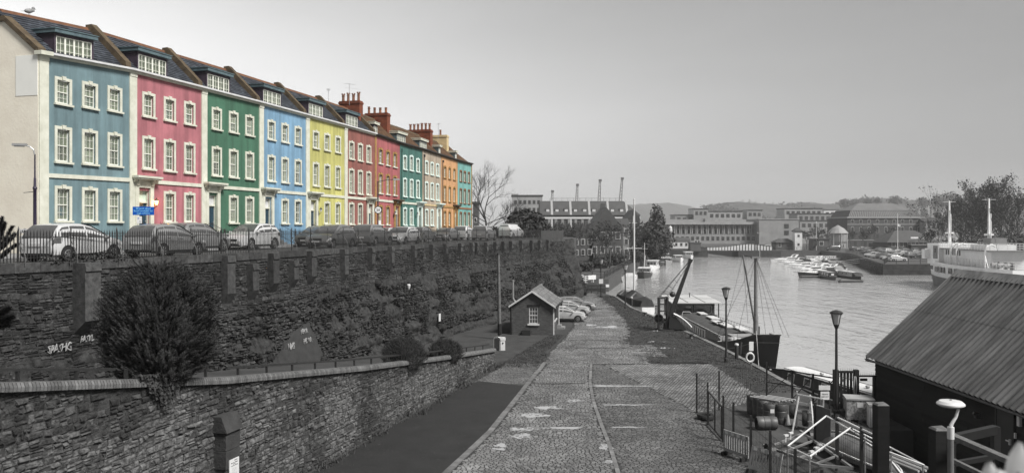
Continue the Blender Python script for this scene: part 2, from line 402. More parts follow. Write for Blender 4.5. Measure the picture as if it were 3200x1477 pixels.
# headland: the end of the cliff turns away from the quay
p, d, n = wedge(SE)
hx, hy = [0,1.2,1.6,.4,-4], [0,2.0,5,9,13]
for k in range(1, 22):
    f = k/21*4; fx, fy = np.interp(f, range(5), hx), np.interp(f, range(5), hy); r = []
    for j, base in enumerate(rows[ns]):
        z = base.z; bb = batter(SE, z); q = Vector((p.x + fx + bb*(.95-.25*f*.6), p.y + fy + bb*.5*(f < 2), z))
        g = mn.fractal(Vector((q.x*.5, q.y*.5, z*.8)), 1., 2., 6)*.5 + abs(mn.noise(Vector((q.x*1.6, q.y*1.6, z*3))))*.25
        r.append(q + Vector((.9,-.3,0))*g*min(1, .25+(ROAD-z)*.4))
    rows.append(r)
cliff = thing('cliff_wall', 'tall dark rubble retaining wall and rock cliff below the parade', 'cliff', (0,0,0))
ob('rock_face', MB().grid(rows), M_rock, cliff, smooth=35)
def cl_tone(s, z):
    v = .4 + .55*mn.noise(Vector((s*.9, z*.16, 1))) + .65*mn.noise(Vector((s*.3, z*.4, 4))) + ru(-.4,.42)
    if rnd() < .035: v += 1.3
    return max(0, min(2.2, v))
def csurf4(s, z):
    q, d, n = csurf(s, z); u = (csurf(s, z+.2)[0]-csurf(s, z-.2)[0]).normalized(); return q, d, u, d.cross(u) if d.cross(u).dot(n) > 0 else u.cross(d)
st = masonry(csurf4, 0, SE-.3, lambda s: float(np.interp(s, [0,16,22,30,45,SE], [1.5,2.5,4.6,5.0,5.2,4.9])) + .35*nz(s,0,0,.35), lambda s: ROAD-.28,
             (.1,.25), (.18,.6), (.015,.07), .03, cl_tone)
# scattered blocks over the rock below
st += [x for x in masonry(csurf4, 14, SE-1, lambda s: .8, lambda s: 4.9, (.1,.24), (.14,.42), (.02,.2), .05, cl_tone,
        skip=lambda s, z: nz(s, z*1.4, 3, .45)+.3*nz(s, z*2, 7, 1.7) < -.16 or in_patch(csurf(s, z)[0]))]
lay(st, M_stone, cliff)
# plastered patch with graffiti, holes
M_plaster = pm('old_render', .04, .024, 2., .9, .3, 12.)
M_graff = flat('white_spray', .3, .8)
_ct = []
for i in range(500):
    for j in range(70):
        s = SE*i/499; z = ROAD*j/69; q = csurf(s, z)[0]; _ct.append((CX+q.x*F/q.y, HY+(CAMZ-z)*F/q.y, s, z))
_ct = np.array(_ct)
def on_cliff(px, py):                               # where the view ray of a pixel meets the cliff
    k = np.argmin((_ct[:,0]-px)**2 + (_ct[:,1]-py)**2); return float(_ct[k,2]), float(_ct[k,3])
def cliff_out(s, z, o=.0):
    q, d, n = csurf(s, z); return q + n*o
pv2 = MB(); s0_ = [on_cliff(px, py) for px, py in PATCH]; sl0, sl1 = min(q[0] for q in s0_), max(q[0] for q in s0_); zl0, zl1 = min(q[1] for q in s0_), max(q[1] for q in s0_)
n1, n2 = 46, 34
for i in range(n1):
    for j in range(n2):
        c4 = [(sl0+(sl1-sl0)*(i+di)/n1, zl0+(zl1-zl0)*(j+dj)/n2) for di, dj in ((0,0),(1,0),(1,1),(0,1))]
        if in_patch(csurf(sl0+(sl1-sl0)*(i+.5)/n1, zl0+(zl1-zl0)*(j+.5)/n2)[0]): pv2.quad(*[cliff_out(a, c, .11+.015*mn.noise(Vector((a*3,c*3,0)))) for a, c in c4])
ob('render_patch', pv2, M_plaster, cliff, label='smooth rendered patch with white graffiti')
def graffiti(px, py, size, txt, off, label, shear=.3):
    s_, z_ = on_cliff(px, py); q, d, n = csurf(s_, z_)
    cu = bpy.data.curves.new('g', 'FONT'); cu.body = txt; cu.size = size; cu.shear = shear; cu.extrude = .012; cu.align_x = 'CENTER'; cu.space_character = .85; cu.resolution_u = 2
    to = bpy.data.objects.new('g', cu); C.objects.link(to)
    bpy.context.view_layer.update()
    me = bpy.data.meshes.new_from_object(to.evaluated_get(bpy.context.evaluated_depsgraph_get())); bpy.data.objects.remove(to)
    slope = (csurf(s_, z_+.5)[0] - csurf(s_, z_-.5)[0]).normalized(); nn = d.cross(slope).normalized()
    if nn.dot(n) < 0: nn = -nn
    M = Matrix((( d.x, slope.x, nn.x, 0), (d.y, slope.y, nn.y, 0), (d.z, slope.z, nn.z, 0), (0,0,0,1)))
    for v in me.vertices:                           # a spray can's wobble
        v.co.x += .14*size*mn.noise(v.co*4/size); v.co.y += .22*size*mn.noise(v.co*3/size+Vector((5,1,0)))
        v.co.x *= .8
    me.transform(M); me.transform(Matrix.Translation(q + nn*off))
    me.materials.append(M_graff)
    return ob('graffiti', me, None, cliff, label=label)
graffiti(178, 1100, .42, 'SPASHG', .16, 'white spray tag low on the dark wall')
graffiti(266, 1062, .34, 'FASYL', .16, 'smaller white spray tag beside the conifer')
graffiti(945, 1045, .36, 'KEPOR', .15, 'white spray tag, upper line')
graffiti(955, 1072, .38, 'FHS TKR', .15, 'white spray tag, lower line')
graffiti(905, 1090, .5, 'NHS', .15, 'faint tall white spray letters')
# parapet course with coping stones
M_pcope = pm('parapet_stone', .07, .014, 5., .85, .4, 15., rand=.35)
def pcst(a, b, k):
    pass
s = 0; k = 0
while s < SE-.2:
    w = ru(.75,1.25); e = min(s+w, SE)
    p, d, n = wedge(s); p2, d2, n2 = wedge(e)
    a = p + d*.01; b2 = p2 - d2*.01
    q = [a - n*.42, b2 - n2*.42, b2 + n2*.09, a + n*.09]; h0, h1 = ROAD-.3, ROAD+ru(.05,.075)
    ob('coping', MB().add([(x.x,x.y,h0) for x in q]+[(x.x,x.y,h1) for x in q], [(4,7,6,5),(0,1,5,4)[::-1],(1,2,6,5)[::-1],(2,3,7,6)[::-1],(3,0,4,7)[::-1],(0,1,2,3)]), M_pcope, cliff)
    s = e
_we = [(SE*j/900, wedge(SE*j/900)[0]) for j in range(901)]
# buttresses that stand out from the parapet
for i, (px, hh, wd) in enumerate(((250,2.2,.75),(700,1.9,.62),(778,1.5,.55),(842,1.7,.62),(905,1.25,.55),(962,1.6,.62),(1065,1.7,.6),(1150,1.3,.5),(1213,1.35,.5),(1285,1.15,.5),(1340,1.15,.45),(1384,1.1,.45),(1431,1.0,.45),(1467,1.05,.45),(1482,1.0,.45),(1513,1.1,.45),(1541,1.0,.45),(1566,1.0,.45),(1590,1.0,.45),(1622,1.1,.45),(1655,1.2,.45),(1680,1.1,.45),(1706,1.2,.45))):
    s_ = min(((abs(CX + q.x*F/q.y - px), s) for s, q in _we))[1]; p, d, n = wedge(s_); wdt = wd*1.0; dp = .42 if px > 300 else .7
    top = ROAD-.02 if i not in (2, 4) else ROAD-.5
    zl = top - hh*1.25; a = p - d*wdt/2; b2 = p + d*wdt/2
    mb = MB()
    pr = [(batter(s_, top)-.1, top), (dp, top), (dp+.06, top-.32), (dp, top-.36), (dp+batter(s_, zl+.5)*.3, zl+.5), (batter(s_, zl)+.02, zl)]
    vs = [x + n*o + Vector((0,0,z)) for x in (a, b2) for o, z in pr]; m_ = len(pr)
    mb.add(vs, [tuple(range(m_)), tuple(range(2*m_-1, m_-1, -1))] + [(i2, m_+i2, m_+i2+1, i2+1) for i2 in range(m_-1)])
    ob('buttress', mb, M_pcope, cliff)
# ---- ramp and the low wall in front of it
LW0, LW1 = 9.0, 52.9
def lpt(Z): return Vector((.273*Z-15.6, Z, 0))
LD = (lpt(2)-lpt(1)).normalized(); LN = Vector((LD.y, -LD.x, 0))
rows = []
for i in range(41):
    Z = LW0 + (56-LW0)*i/40; p = lpt(Z); z = zramp(Z)
    rows.append([p - LN*.1 + Vector((0,0,z)), p - LN*9.5 + Vector((0,0,z))])
ob('ramp', MB().grid(rows), M_earth, kind='structure')
lw = thing('low_wall', 'light rubble stone wall with a brick coping beside the ramp', 'wall', (0,0,0))
mb = MB(); rows = []
for i in range(61):
    Z = LW0 + (LW1-LW0)*i/60; p = lpt(Z); h = zcope(Z)-.2
    rows.append([p + LN*.0 + Vector((0,0,-.2)), p + Vector((0,0,h)), p - LN*.45 + Vector((0,0,h)), p - LN*.45 + Vector((0,0,-.2))])
mb.grid(rows); e = rows[-1]; mb.quad(*e[::-1]); ob('wall_core', mb, M_mortar, lw)
def lsurf(s, z):
    Z = LW0 + s*LD.y; p = lpt(Z); p.z = z; return p, LD, Vector((0,0,1)), LN
LL = (LW1-LW0)/LD.y
def lw_tone(s, z):
    Z = LW0 + s*LD.y; h = zcope(Z)
    v = .42 + .75*mn.noise(Vector((s*.4, z*.6, 7))) + .35*mn.noise(Vector((s*1.3, z*1.6, 2))) + ru(-.38,.4)
    if .3 < z < h*.72: v += .25
    elif z > h*.8: v -= .1                     # limewashed patches low on the wall
    return max(.03, min(1.5, v+(.5 if rnd() < .05 else 0)))
class _U: pass
def lsurf2(s, z):
    p, a, u, n = lsurf(s, z); return p, a, u, n
M_lstone = pm('pale_rubble', .108, .012, 6.5, .9, .9, 20., tone=.75, contrast=.17, detail=9)
st = masonry(lsurf2, 0, LL, lambda s: .0, lambda s: zcope(LW0+s*LD.y)-.2, (.1,.25), (.12,.4), (.006,.055), .034, lw_tone)
lay(st, M_lstone, lw)
# brick-on-edge coping, each brick
M_brick = pm('coping_brick', .15, .07, 5., .8, .3, 30., rand=.3)
me = MB(); pf = [(-.27,0),(.14,0),(.14,.1),(.08,.2),(-.2,.2),(-.27,.12)]
me.prism([(a, c) for a, c in pf], 0, .078, 'x'); me = me.mesh('brick'); me.materials.append(M_brick)
Z = 14.0; k = 0; rest = MB(); bl = []
while Z < LW1-.05:
    p = lpt(Z); sl_ = math.atan2(zcope(Z+.5)-zcope(Z-.5), 1/LD.y)
    bl.append((p + Vector((0,0,zcope(Z)-.2)), sl_)); Z += .1*LD.y
# local x along wall, y outwards
vis = sorted(range(len(bl)), key=lambda i: bl[i][0].y if bl[i][0].y > 16.5 else 99)[:300]; vs_ = set(vis)
for i, (p, sl_) in enumerate(bl):
    M = Matrix(((LD.x, LN.x, 0, p.x), (LD.y, LN.y, 0, p.y), (0, 0, 1, p.z), (0,0,0,1))) @ Matrix.Rotation(-sl_, 4, 'Y')
    if i in vs_:
        o = bpy.data.objects.new('brick', me); C.objects.link(o); o.parent = lw; o.matrix_local = M
    else:
        rest.add([M @ v.co for v in me.vertices], [tuple(q.vertices) for q in me.polygons])
ob('brick_coping', rest, M_brick, lw, kind='stuff')
# pier standing out of the wall, with a notice
Zp = 24.5; p = lpt(Zp)
pier = MB(); hp = 3.35
for z0, z1, g in ((0,.62,0),(.64,1.2,.03),(1.22,1.75,-.02),(1.77,2.3,.02),(2.32,2.85,0)):
    a = p - LD*(.36+g); b2 = p + LD*(.36-g); q = [a-LN*.1, a+LN*(.42+g), b2+LN*(.42+g), b2-LN*.1]
    pier.add([(x.x,x.y,z0) for x in q]+[(x.x,x.y,z1) for x in q], [(0,1,2,3),(7,6,5,4),(0,4,5,1),(1,5,6,2),(2,6,7,3),(3,7,4,0)])
q = [p-LD*.42-LN*.1, p-LD*.42+LN*.5, p+LD*.42+LN*.5, p+LD*.42-LN*.1]
pier.add([(x.x,x.y,2.87) for x in q]+[(x.x-LN.x*.2,x.y-LN.y*.2,3.35) for x in q], [(0,1,2,3),(7,6,5,4),(0,4,5,1),(1,5,6,2),(2,6,7,3),(3,7,4,0)])
ob('pier', pier, pm('pier_stone', .05, .02, 2., .9, .5, 12.), lw)
def text_mesh(txt, size, M, mat, name='lettering', parent=None, align='CENTER', ext=.002, bold=0):
    cu = bpy.data.curves.new('t', 'FONT'); cu.body = txt; cu.size = size; cu.align_x = align; cu.extrude = ext; cu.resolution_u = 2; cu.offset = bold
    to = bpy.data.objects.new('t', cu); C.objects.link(to); bpy.context.view_layer.update()
    me = bpy.data.meshes.new_from_object(to.evaluated_get(bpy.context.evaluated_depsgraph_get())); bpy.data.objects.remove(to)
    me.transform(M); me.materials.append(mat)
    o = bpy.data.objects.new(name, me); C.objects.link(o)
    if parent is not None: o.parent = parent
    return o
def frame_M(o, x, z):                               # a face with lettering: origin, right and up
    x = Vector(x).normalized(); z = Vector(z).normalized(); n = x.cross(z)
    return Matrix(((x.x,z.x,n.x,o[0]),(x.y,z.y,n.y,o[1]),(x.z,z.z,n.z,o[2]),(0,0,0,1)))
M_sign = flat('sign_white', .72, .4); M_ink = flat('sign_ink', .03, .5); M_inkg = flat('sign_grey_ink', .25, .5)
nb = thing('notice_board', 'white printed notice fixed to the stone pier of the low wall', 'notice', (p + LN*.445 + Vector((0,0,1.3))))
M0 = Matrix(((LD.x,0,LN.x,0),(LD.y,0,LN.y,0),(0,1,0,0),(0,0,0,1)))
def bd(x0,x1,z0,z1,d0,d1): return MB().add([M0 @ Vector((x,z,d)) for d in (d0,d1) for x,z in ((x0,z0),(x1,z0),(x1,z1),(x0,z1))], [(3,2,1,0),(4,5,6,7),(0,1,5,4),(1,2,6,5),(2,3,7,6),(3,0,4,7)])
ob('board', bd(-.24,.24,0,.72,0,.025), M_sign, nb)
def nt_(txt, x, z, s, mt=M_ink): return text_mesh(txt, s, M0 @ Matrix.Translation((x, z, .027)), mt, parent=nb)
nt_('ZONE E', .08, .655, .05); nt_('Phoenix Wharf', 0, .59, .055); nt_('and slipway', 0, .555, .03); nt_('Conditions of parking', 0, .51, .04)
for i in range(10): nt_('-'*(24 if i % 4 else 15), 0 if i % 4 else -.06, .455-.034*i, .036, M_inkg)
for x in (-.17,-.09): ob('mark', bd(x-.025,x+.025,.04,.08,.025,.028), M_ink, nb)
# handrail on the ramp
hr = thing('handrail', 'low dark handrail on posts behind the brick coping', 'handrail', (0,0,0))
pts = []
Z = 13.
while Z < LW1:
    p = lpt(Z) - LN*.32; z = zcope(Z)
    if Z > 15: ob('post', MB().cbox(p + Vector((0,0,z+.0)), (.07,.07,.5)), M_iron, hr)
    Z += 1.6
for Za, Zb in ((13,20.6),(25.2,40.2),(41,45.5),(47,LW1-.1)):
    ob('rail', MB().bar(lpt(Za)-LN*.32+Vector((0,0,zcope(Za)+.25)), lpt((Za+Zb)/2)-LN*.32+Vector((0,0,zcope((Za+Zb)/2)+.25)), .09, .07)
        .bar(lpt((Za+Zb)/2)-LN*.32+Vector((0,0,zcope((Za+Zb)/2)+.25)), lpt(Zb)-LN*.32+Vector((0,0,zcope(Zb)+.25)), .09, .07), M_iron, hr)
# ------------------------------------------------------------------ the terrace of painted houses
HB = [39.67,45.8,52.2,58.8,65.5,72.3,78.8,85,91.5,97.8,104,110]           # distance of each party wall
HH = [8.68,9.07,9.15,9.24,9.27,9.3,9.28,9.08,9.08,8.96,8.86,8.87]        # eaves over eye level there
UB = [(z-39.67)/math.cos(TH) for z in HB]
RZ = math.pi/2 - TH                                 # local x runs along the terrace, local y into the houses
FAC = [S(110,150,158), S(214,96,112), S(32,124,84), S(112,176,216), S(212,206,60), S(168,84,66), S(206,74,78), S(30,128,112), S(192,170,140), S(238,164,72), S(104,192,182)]
FAC = [tuple((.62 if i in (1,2,6,7) else .7)*x+(.38 if i in (1,2,6,7) else .3)*(.3*c[0]+.5*c[1]+.2*c[2])+.012 for x in c) for i, c in enumerate(FAC)]
CN = ['grey blue','pink','green','sky blue','yellow','terracotta','coral red','teal','beige','orange','turquoise']
TRIM = [M_white]*7 + [pm('bright_trim', S(222,236,230), S(200,214,206), 2., .6)]*2 + [None, None]
M_sandst = pm('brown_sandstone', S(176,140,82), S(128,98,58), 2.5, .8, .3)
M_redst = pm('red_brown_stone', S(150,104,72), S(108,74,52), 2.5, .8, .3)
M_slate = pm('roof_slate', S(72,77,84), S(40,43,50), 1.5, .55, .3, 10., tone=.35)
M_tile = pm('brown_roof_tile', S(112,84,58), S(66,46,32), 1.2, .85, .5, 8., tone=.3)
M_skew = pm('lichen_coping', S(98,84,62), S(54,44,34), 2.2, .9, .6, 10.)
M_ridge = pm('ridge_tile', S(118,78,50), S(74,50,36), 2.4, .85, .3)
M_lead = pm('dormer_lead', S(96,116,120), S(66,80,88), 3., .5, .2)
M_dorm = pm('dormer_cheek', S(66,54,66), S(46,40,50), 2., .7, .2)
M_sash = pm('sash_paint', S(232,232,224), S(212,212,200), 3., .5)
M_blind = pm('blind_fabric', S(232,240,212), S(206,220,184), 1.5, .9, rand=.2, obj=True)
M_curt = pm('room_curtain', S(236,242,216), S(160,176,150), 1.2, .9, rand=.5, stretch=(6,6,.6))
M_room = flat('pale_room', S(208,224,204), .9)  # pale sheet close behind the glass, its colour brightens the panes
M_door = pm('door_teal', S(34,64,80), S(26,50,64), 3., .4)
M_brickred = pm('chimney_brick', S(128,66,40), S(78,40,28), 3., .9, .5, 14.)
M_pot = pm('chimney_pot', S(150,96,66), S(92,70,60), 3., .8)
M_cream = pm('cream_render', S(206,186,146), S(172,152,112), 1.5, .8)
M_gable = pm('gable_render', S(244,238,222), S(228,220,204), .9, .85, .15, 8.)
M_patch = pm('fresh_render', S(240,240,234), S(232,232,226), 1.2, .85)

def facade_mat(i, c):
    k = 'facade_%s' % CN[i].replace(' ', '_')
    if k in MATS: return MATS[k]
    m = pm(k, c, tuple(x*.84 for x in c), .7, .8, .12, 26.); t = m.node_tree; N = t.nodes; L = t.links
    b = N['Principled BSDF']; src = b.inputs['Base Color'].links[0].from_socket; geo = N.new('ShaderNodeNewGeometry')
    for sc_, st, lo, p0, p1 in ((2.2, (1,1,.06), .74, .36, .6), (.5, (1,1,1), .8, .38, .68), (9., (1,1,.3), .9, .45, .75)):   # rain streaks, faded patches, blotches
        mp = N.new('ShaderNodeMapping'); mp.inputs['Scale'].default_value = st; n = N.new('ShaderNodeTexNoise'); n.inputs['Scale'].default_value = sc_; n.inputs['Detail'].default_value = 5
        r = N.new('ShaderNodeMapRange'); r.inputs['From Min'].default_value = p0; r.inputs['From Max'].default_value = p1; r.inputs['To Min'].default_value = lo
        mx = N.new('ShaderNodeMix'); mx.data_type = 'RGBA'; mx.blend_type = 'MULTIPLY'; mx.inputs[0].default_value = 1
        L.new(geo.outputs['Position'], mp.inputs[0]); L.new(mp.outputs[0], n.inputs['Vector']); L.new(n.outputs['Fac'], r.inputs[0]); L.new(src, mx.inputs[6]); L.new(r.outputs[0], mx.inputs[7]); src = mx.outputs[2]
    L.new(src, b.inputs['Base Color']); return m
def holes_wall(x0, x1, z0, z1, holes, y=0., dep=.16, zmap=None):
    """a wall sheet with rectangular openings and their reveals"""
    mb = MB(); xs = sorted({x0, x1, *[h[0] for h in holes], *[h[1] for h in holes]}); zs = sorted({z0, z1, *[h[2] for h in holes], *[h[3] for h in holes]})
    for a, b2 in zip(xs[:-1], xs[1:]):
        for c, d in zip(zs[:-1], zs[1:]):
            if any(h[0] <= (a+b2)/2 <= h[1] and h[2] <= (c+d)/2 <= h[3] for h in holes): continue
            mb.quad((a,y,c),(b2,y,c),(b2,y,d),(a,y,d))
    for a, b2, c, d in holes:
        mb.quad((a,y,c),(a,y,d),(a,y+dep,d),(a,y+dep,c)); mb.quad((b2,y,d),(b2,y,c),(b2,y+dep,c),(b2,y+dep,d))
        mb.quad((a,y,d),(b2,y,d),(b2,y+dep,d),(a,y+dep,d)); mb.quad((b2,y,c),(a,y,c),(a,y+dep,c),(b2,y+dep,c))
    return mb
WIN = {}
def window_set(w, h, sur, cols=3, rows=4):
    """meshes of one sash window centred on its opening's foot; y=0 is the wall face"""
    k = (w, h, sur)
    if k in WIN: return WIN[k]
    fr = MB(); s = sur; ow = w/2
    if s:
        fr.box(-ow-s,-ow,-.04,.05,0,h); fr.box(ow,ow+s,-.04,.05,0,h); fr.box(-ow-s,ow+s,-.042,.05,h,h+s)
        fr.prism([(-.1,h+.02),(.1,h+.02),(.13,h+s+.07),(-.13,h+s+.07)], -.09, .0, 'y')
    sill = MB().box(-ow-s-.05, ow+s+.05, -.13, .1, -.11, 0)
    sash = MB(); t = .042
    sash.box(-ow,-ow+t,.1,.16,0,h); sash.box(ow-t,ow,.1,.16,0,h); sash.box(-ow+t,ow-t,.1,.16,0,.09); sash.box(-ow+t,ow-t,.1,.16,h-t,h)
    sash.box(-ow+t,ow-t,.09,.15,h*.5-.025,h*.5+.025)
    for i in range(1, cols): x = -ow + w*i/cols; sash.box(x-.009,x+.009,.112,.15,.09,h-t)
    for j in range(1, rows):
        if j*2 == rows: continue
        z = h*j/rows; sash.box(-ow+t,ow-t,.114,.148,z-.009,z+.009)
    pane = MB().quad((-ow,.135,0),(ow,.135,0),(ow,.135,h),(-ow,.135,h))
    blind = MB().quad((-ow,.15,0),(ow,.15,0),(ow,.15,h),(-ow,.15,h))
    room = MB().quad((-ow,.165,0),(ow,.165,0),(ow,.165,h),(-ow,.165,h))
    WIN[k] = [x.mesh(n) for x, n in ((fr,'window'),(sill,'sill'),(sash,'sash'),(pane,'pane'),(blind,'blind'),(room,'curtain'))]
    return WIN[k]
def cp(me, mat):
    key = (me.name, mat.name)
    if key not in WIN:
        c = me.copy(); c.materials.clear(); c.materials.append(mat); WIN[key] = c
    return WIN[key]
def put(name, me, mat, parent, loc=(0,0,0), sc=(1,1,1)):
    o = bpy.data.objects.new(name, cp(me, mat)); C.objects.link(o); o.parent = parent; o.location = loc; o.scale = sc; return o
def slates(x0, x1, y0, y1, z0, z1, hole=None, mat=M_slate, sw=.3, sh=.2):
    """courses of slates on a slope from the eaves (y0, z0) up to the ridge (y1, z1)"""
    mb = MB(); mb.c = []; ln = math.hypot(y1-y0, z1-z0); n = int(ln/sh); dy, dz = (y1-y0)/ln, (z1-z0)/ln
    for j in range(n):
        a = j*sh; off = (j % 2)*sw/2; x = x0 - off
        while x < x1:
            xa, xb = max(x, x0)+.006, min(x+sw, x1)-.006; x += sw
            if xb-xa < .05: continue
            if hole and hole[0] < (xa+xb)/2 < hole[1] and y0+dy*(a+sh*.5) < hole[2]: continue
            l = ru(-.012,.012); a0 = a+l; a1 = a+sh*1.25
            t0, t1 = .05+ru(0,.012), .018
            q = [(xa,y0+dy*a0-dz*t0,z0+dz*a0+dy*t0),(xb,y0+dy*a0-dz*t0,z0+dz*a0+dy*t0),(xb,y0+dy*a1-dz*t1,z0+dz*a1+dy*t1),(xa,y0+dy*a1-dz*t1,z0+dz*a1+dy*t1)]
            g = [(xa,y0+dy*a0,z0+dz*a0),(xb,y0+dy*a0,z0+dz*a0)]
            mb.add(q+g, [(0,1,2,3),(4,5,1,0)]); v = ru(0,1); mb.c += [v, v]
    return mb
def bowf(i, W):
    s0, s1 = HH[i]/9.3, HH[i+1]/9.3
    return lambda p: Vector((p.x, p.y, 1.3 + (p.z-1.3)*(s0 + (s1-s0)*min(1.05, max(-.05, p.x/W)))))
HOUSES = []
EAVE = 10.6; RD, RH = 2.7, 13.15
for i in range(11):
    W = UB[i+1]-UB[i]; base = TT(UB[i], 0)
    old = i < 6
    nm = ('first' if i == 0 else '')
    lab = {0:'grey blue end house with a bare gable, nearest of the painted terrace', 1:'pink terraced house with a lit wall lantern', 2:'green terraced house with white window surrounds, between pink and sky blue',
           3:'sky blue terraced house between the green and the yellow ones', 4:'yellow terraced house with a black wall lantern', 5:'terracotta brown terraced house with tall first floor windows',
           6:'coral red terraced house with brown stone surrounds behind the speed limit post', 7:'teal terraced house with bright white surrounds and a drainpipe', 8:'beige terraced house with bright white surrounds',
           9:'orange terraced house near the far end of the terrace', 10:'turquoise terraced house at the far end of the terrace'}[i]
    h = thing('terraced_house', lab, 'house', base, RZ, 'painted terrace houses'); HOUSES.append(h)
    bow = bowf(i, W); fm = facade_mat(i, FAC[i]); tr = TRIM[i] or (M_sandst if i == 9 else M_redst)
    sur_m = tr if i != 6 else M_sandst
    door_side = None if i in (0, 10) else ('L' if i < 5 else 'R')
    pil = .58 if i < 6 else .32
    # openings
    if i < 5: cx = [.245*W, .53*W, .82*W]
    elif i == 5: cx = [.22*W, .5*W, .78*W]
    else: cx = [.2*W+.1, .5*W, .79*W]
    ow = .8 if i < 6 else .78; sur = .16 if i < 9 else .13
    fl = [(1.75, 1.75), (4.95, 1.78), (8.1, 1.28)] if i < 5 else [(1.75,1.8),(4.62,2.05),(7.75,1.45)] if i == 5 else [(1.75,1.75),(4.9,1.85),(7.9,1.35)]
    holes = []; wins = []
    for k, (zb, hh) in enumerate(fl):
        for j, x in enumerate(cx):
            if k == 0 and ((door_side == 'L' and j == 0) or (door_side == 'R' and j == 2)): continue
            h2 = hh*(1.12 if (i == 7 and j == 1 and k == 2) else 1)
            holes.append((x-ow/2, x+ow/2, zb, zb+h2)); wins.append((k, j, x, zb, h2))
    dh = None
    if door_side:
        dx = pil+.62 if door_side == 'L' else W-pil-.55
        dh = (dx-.48, dx+.48, .75, 3.6); holes.append(dh)
    wall = holes_wall(pil if i < 6 else 0, W, 0, EAVE, holes).xf(bow)
    ob('wall', wall, fm, h)
    # pilaster, string course, eaves gutter
    if i < 6:
        mb = MB().box(0, pil, -.07, .1, 0, EAVE-.32); mb.box(-.0, pil+.0, -.1, .1, EAVE-.32, EAVE-.02); ob('pilaster', mb.xf(bow), M_white, h)
    else:
        ob('quoin_strip', MB().box(0, pil, -.05, .1, 0, EAVE-.1).xf(bow), M_sandst if i in (6,) else fm, h)
    sc_top = 4.28
    a, b2 = (pil, W) if i < 6 else (0, W)
    ob('string_course', MB().box(a+.004, b2, -.07, .06, sc_top-.22, sc_top).xf(bow), (M_white if i < 8 else tr if i > 8 else M_cream), h)
    ob('eaves', MB().box(-.004, W-.004, -.2, .3, EAVE-.0, EAVE+.1).box(0, W-.004, -.13, .1, EAVE-.12, EAVE-.003).xf(bow), M_white if i < 6 else M_skew, h)
    ob('gutter', MB().box(0, W-.006, -.3, -.19, EAVE+.02, EAVE+.13).xf(bow), M_whiteg if i < 6 else M_iron, h)
    # windows
    for k, j, x, zb, h2 in wins:
        ms = window_set(ow, h2, sur, 3, 4 if k < 2 else 4)
        o = bow(Vector((x, 0, zb))); sz = HH[i]/9.3
        wv = put('window', ms[0], sur_m, h, o, (1,1,sz))
        put('sill', ms[1], tr if i != 6 else M_white, wv)
        put('sash', ms[2], M_sash, wv); put('pane', ms[3], M_glass, wv)
        if k > 0:
            fr_ = ru(.35,.62) if rnd() < .75 else 1.0
            bl_ = put('blind', ms[4], M_blind, wv, (0,0,h2*(1-fr_)), (1,1,fr_))
        put('curtain', ms[5], M_curt if k < 2 else M_room, wv)
    # door, doorcase, steps
    if dh:
        dx = (dh[0]+dh[1])/2; dr = thing('door', None, None, bow(Vector((dx,0,.75))), 0, parent=h)
        dcol = M_door if i < 9 else M_iron
        mb = MB().box(-.44,.44,.2,.25,0,2.06)
        for px_ in (-.22,.22):
            for z0_, z1_ in ((.12,.8),(.92,1.5),(1.6,1.95)): mb.box(px_-.15,px_+.15,.185,.2,z0_,z1_)
        ob('door_leaf', mb, dcol, dr); ob('handle', MB().ball((.34,.16,1.0),.04), M_steel, dr)
        ob('fanlight', MB().quad((-.44,.22,2.14),(.44,.22,2.14),(.44,.22,2.85),(-.44,.22,2.85)), M_whiteg if i not in (1, 6) else M_room, dr)
        mb = MB().box(-.48,-.44,.1,.3,0,2.85).box(.44,.48,.1,.3,0,2.85).box(-.44,.44,.1,.3,2.06,2.14)
        ob('door_frame', mb, M_white, dr)
        dcm = tr if i != 6 else M_sandst
        mb = MB().box(-.78,-.48,-.1,.05,-.1,2.95).box(.48,.78,-.1,.05,-.1,2.95).box(-.78,.78,-.105,.05,2.95,3.25)
        mb.prism([(-.34,3.52),(-.1,3.52),(-.1,3.25),(-.2,3.25)], -.95,-.78,'x').prism([(-.34,3.52),(-.1,3.52),(-.1,3.2),(-.2,3.2)], .78,.95,'x')
        mb.prism([(-.3,3.4),(0,3.4),(0,3.2),(-.16,3.05)], -.72,-.52,'x').prism([(-.3,3.4),(0,3.4),(0,3.2),(-.16,3.05)], .52,.72,'x')
        ob('doorcase', mb, dcm, dr)
        ob('canopy', MB().box(-1.0,1.0,-.45,.02,3.41,3.5).box(-1.06,1.06,-.52,.02,3.5,3.62), dcm if i not in (6,9) else M_skew, dr)
        ob('threshold', MB().box(-.48,.48,-.1,.3,-.12,0), M_pave, dr)
        st_ = MB()
        for k in range(4): st_.box(-.7,.7,-.4-.28*(k+1),-.4-.28*k,-.75,-.17*k-.1)
        st_.box(-.7,.7,-.4,-.12,-.75,-.08)
        ob('steps', st_, M_pave, h, loc=bow(Vector((dx,0,.75))))
    # roof
    y0 = .12
    rm = M_slate if i < 6 else M_tile
    dorm = {0:(1.35,4.05),1:(1.1,3.8),2:(1.1,3.8),3:(1.1,3.8),4:(1.1,3.8),5:(1.0,3.7),6:(.5,1.5),7:(.1,2.6),8:(.15,2.5),9:(.1,.85),10:(.1,.8)}[i]
    dtop = 12.0 if i < 6 else 11.75
    hip = (1.6 if i == 10 else 0.)
    deck = MB().quad((0,y0,EAVE+.05),(W,y0,EAVE+.05),(W-hip*1.6,RD,RH-.03),(0,RD,RH-.03)).quad((W,2*RD,EAVE),(0,2*RD,EAVE),(0,RD,RH-.03),(W-hip*1.6,RD,RH-.03))
    if hip: deck.quad((W,y0,EAVE+.05),(W,2*RD,EAVE),(W-hip*1.6,RD,RH-.03))
    rf = ob('roof', deck.xf(bow), rm, h)
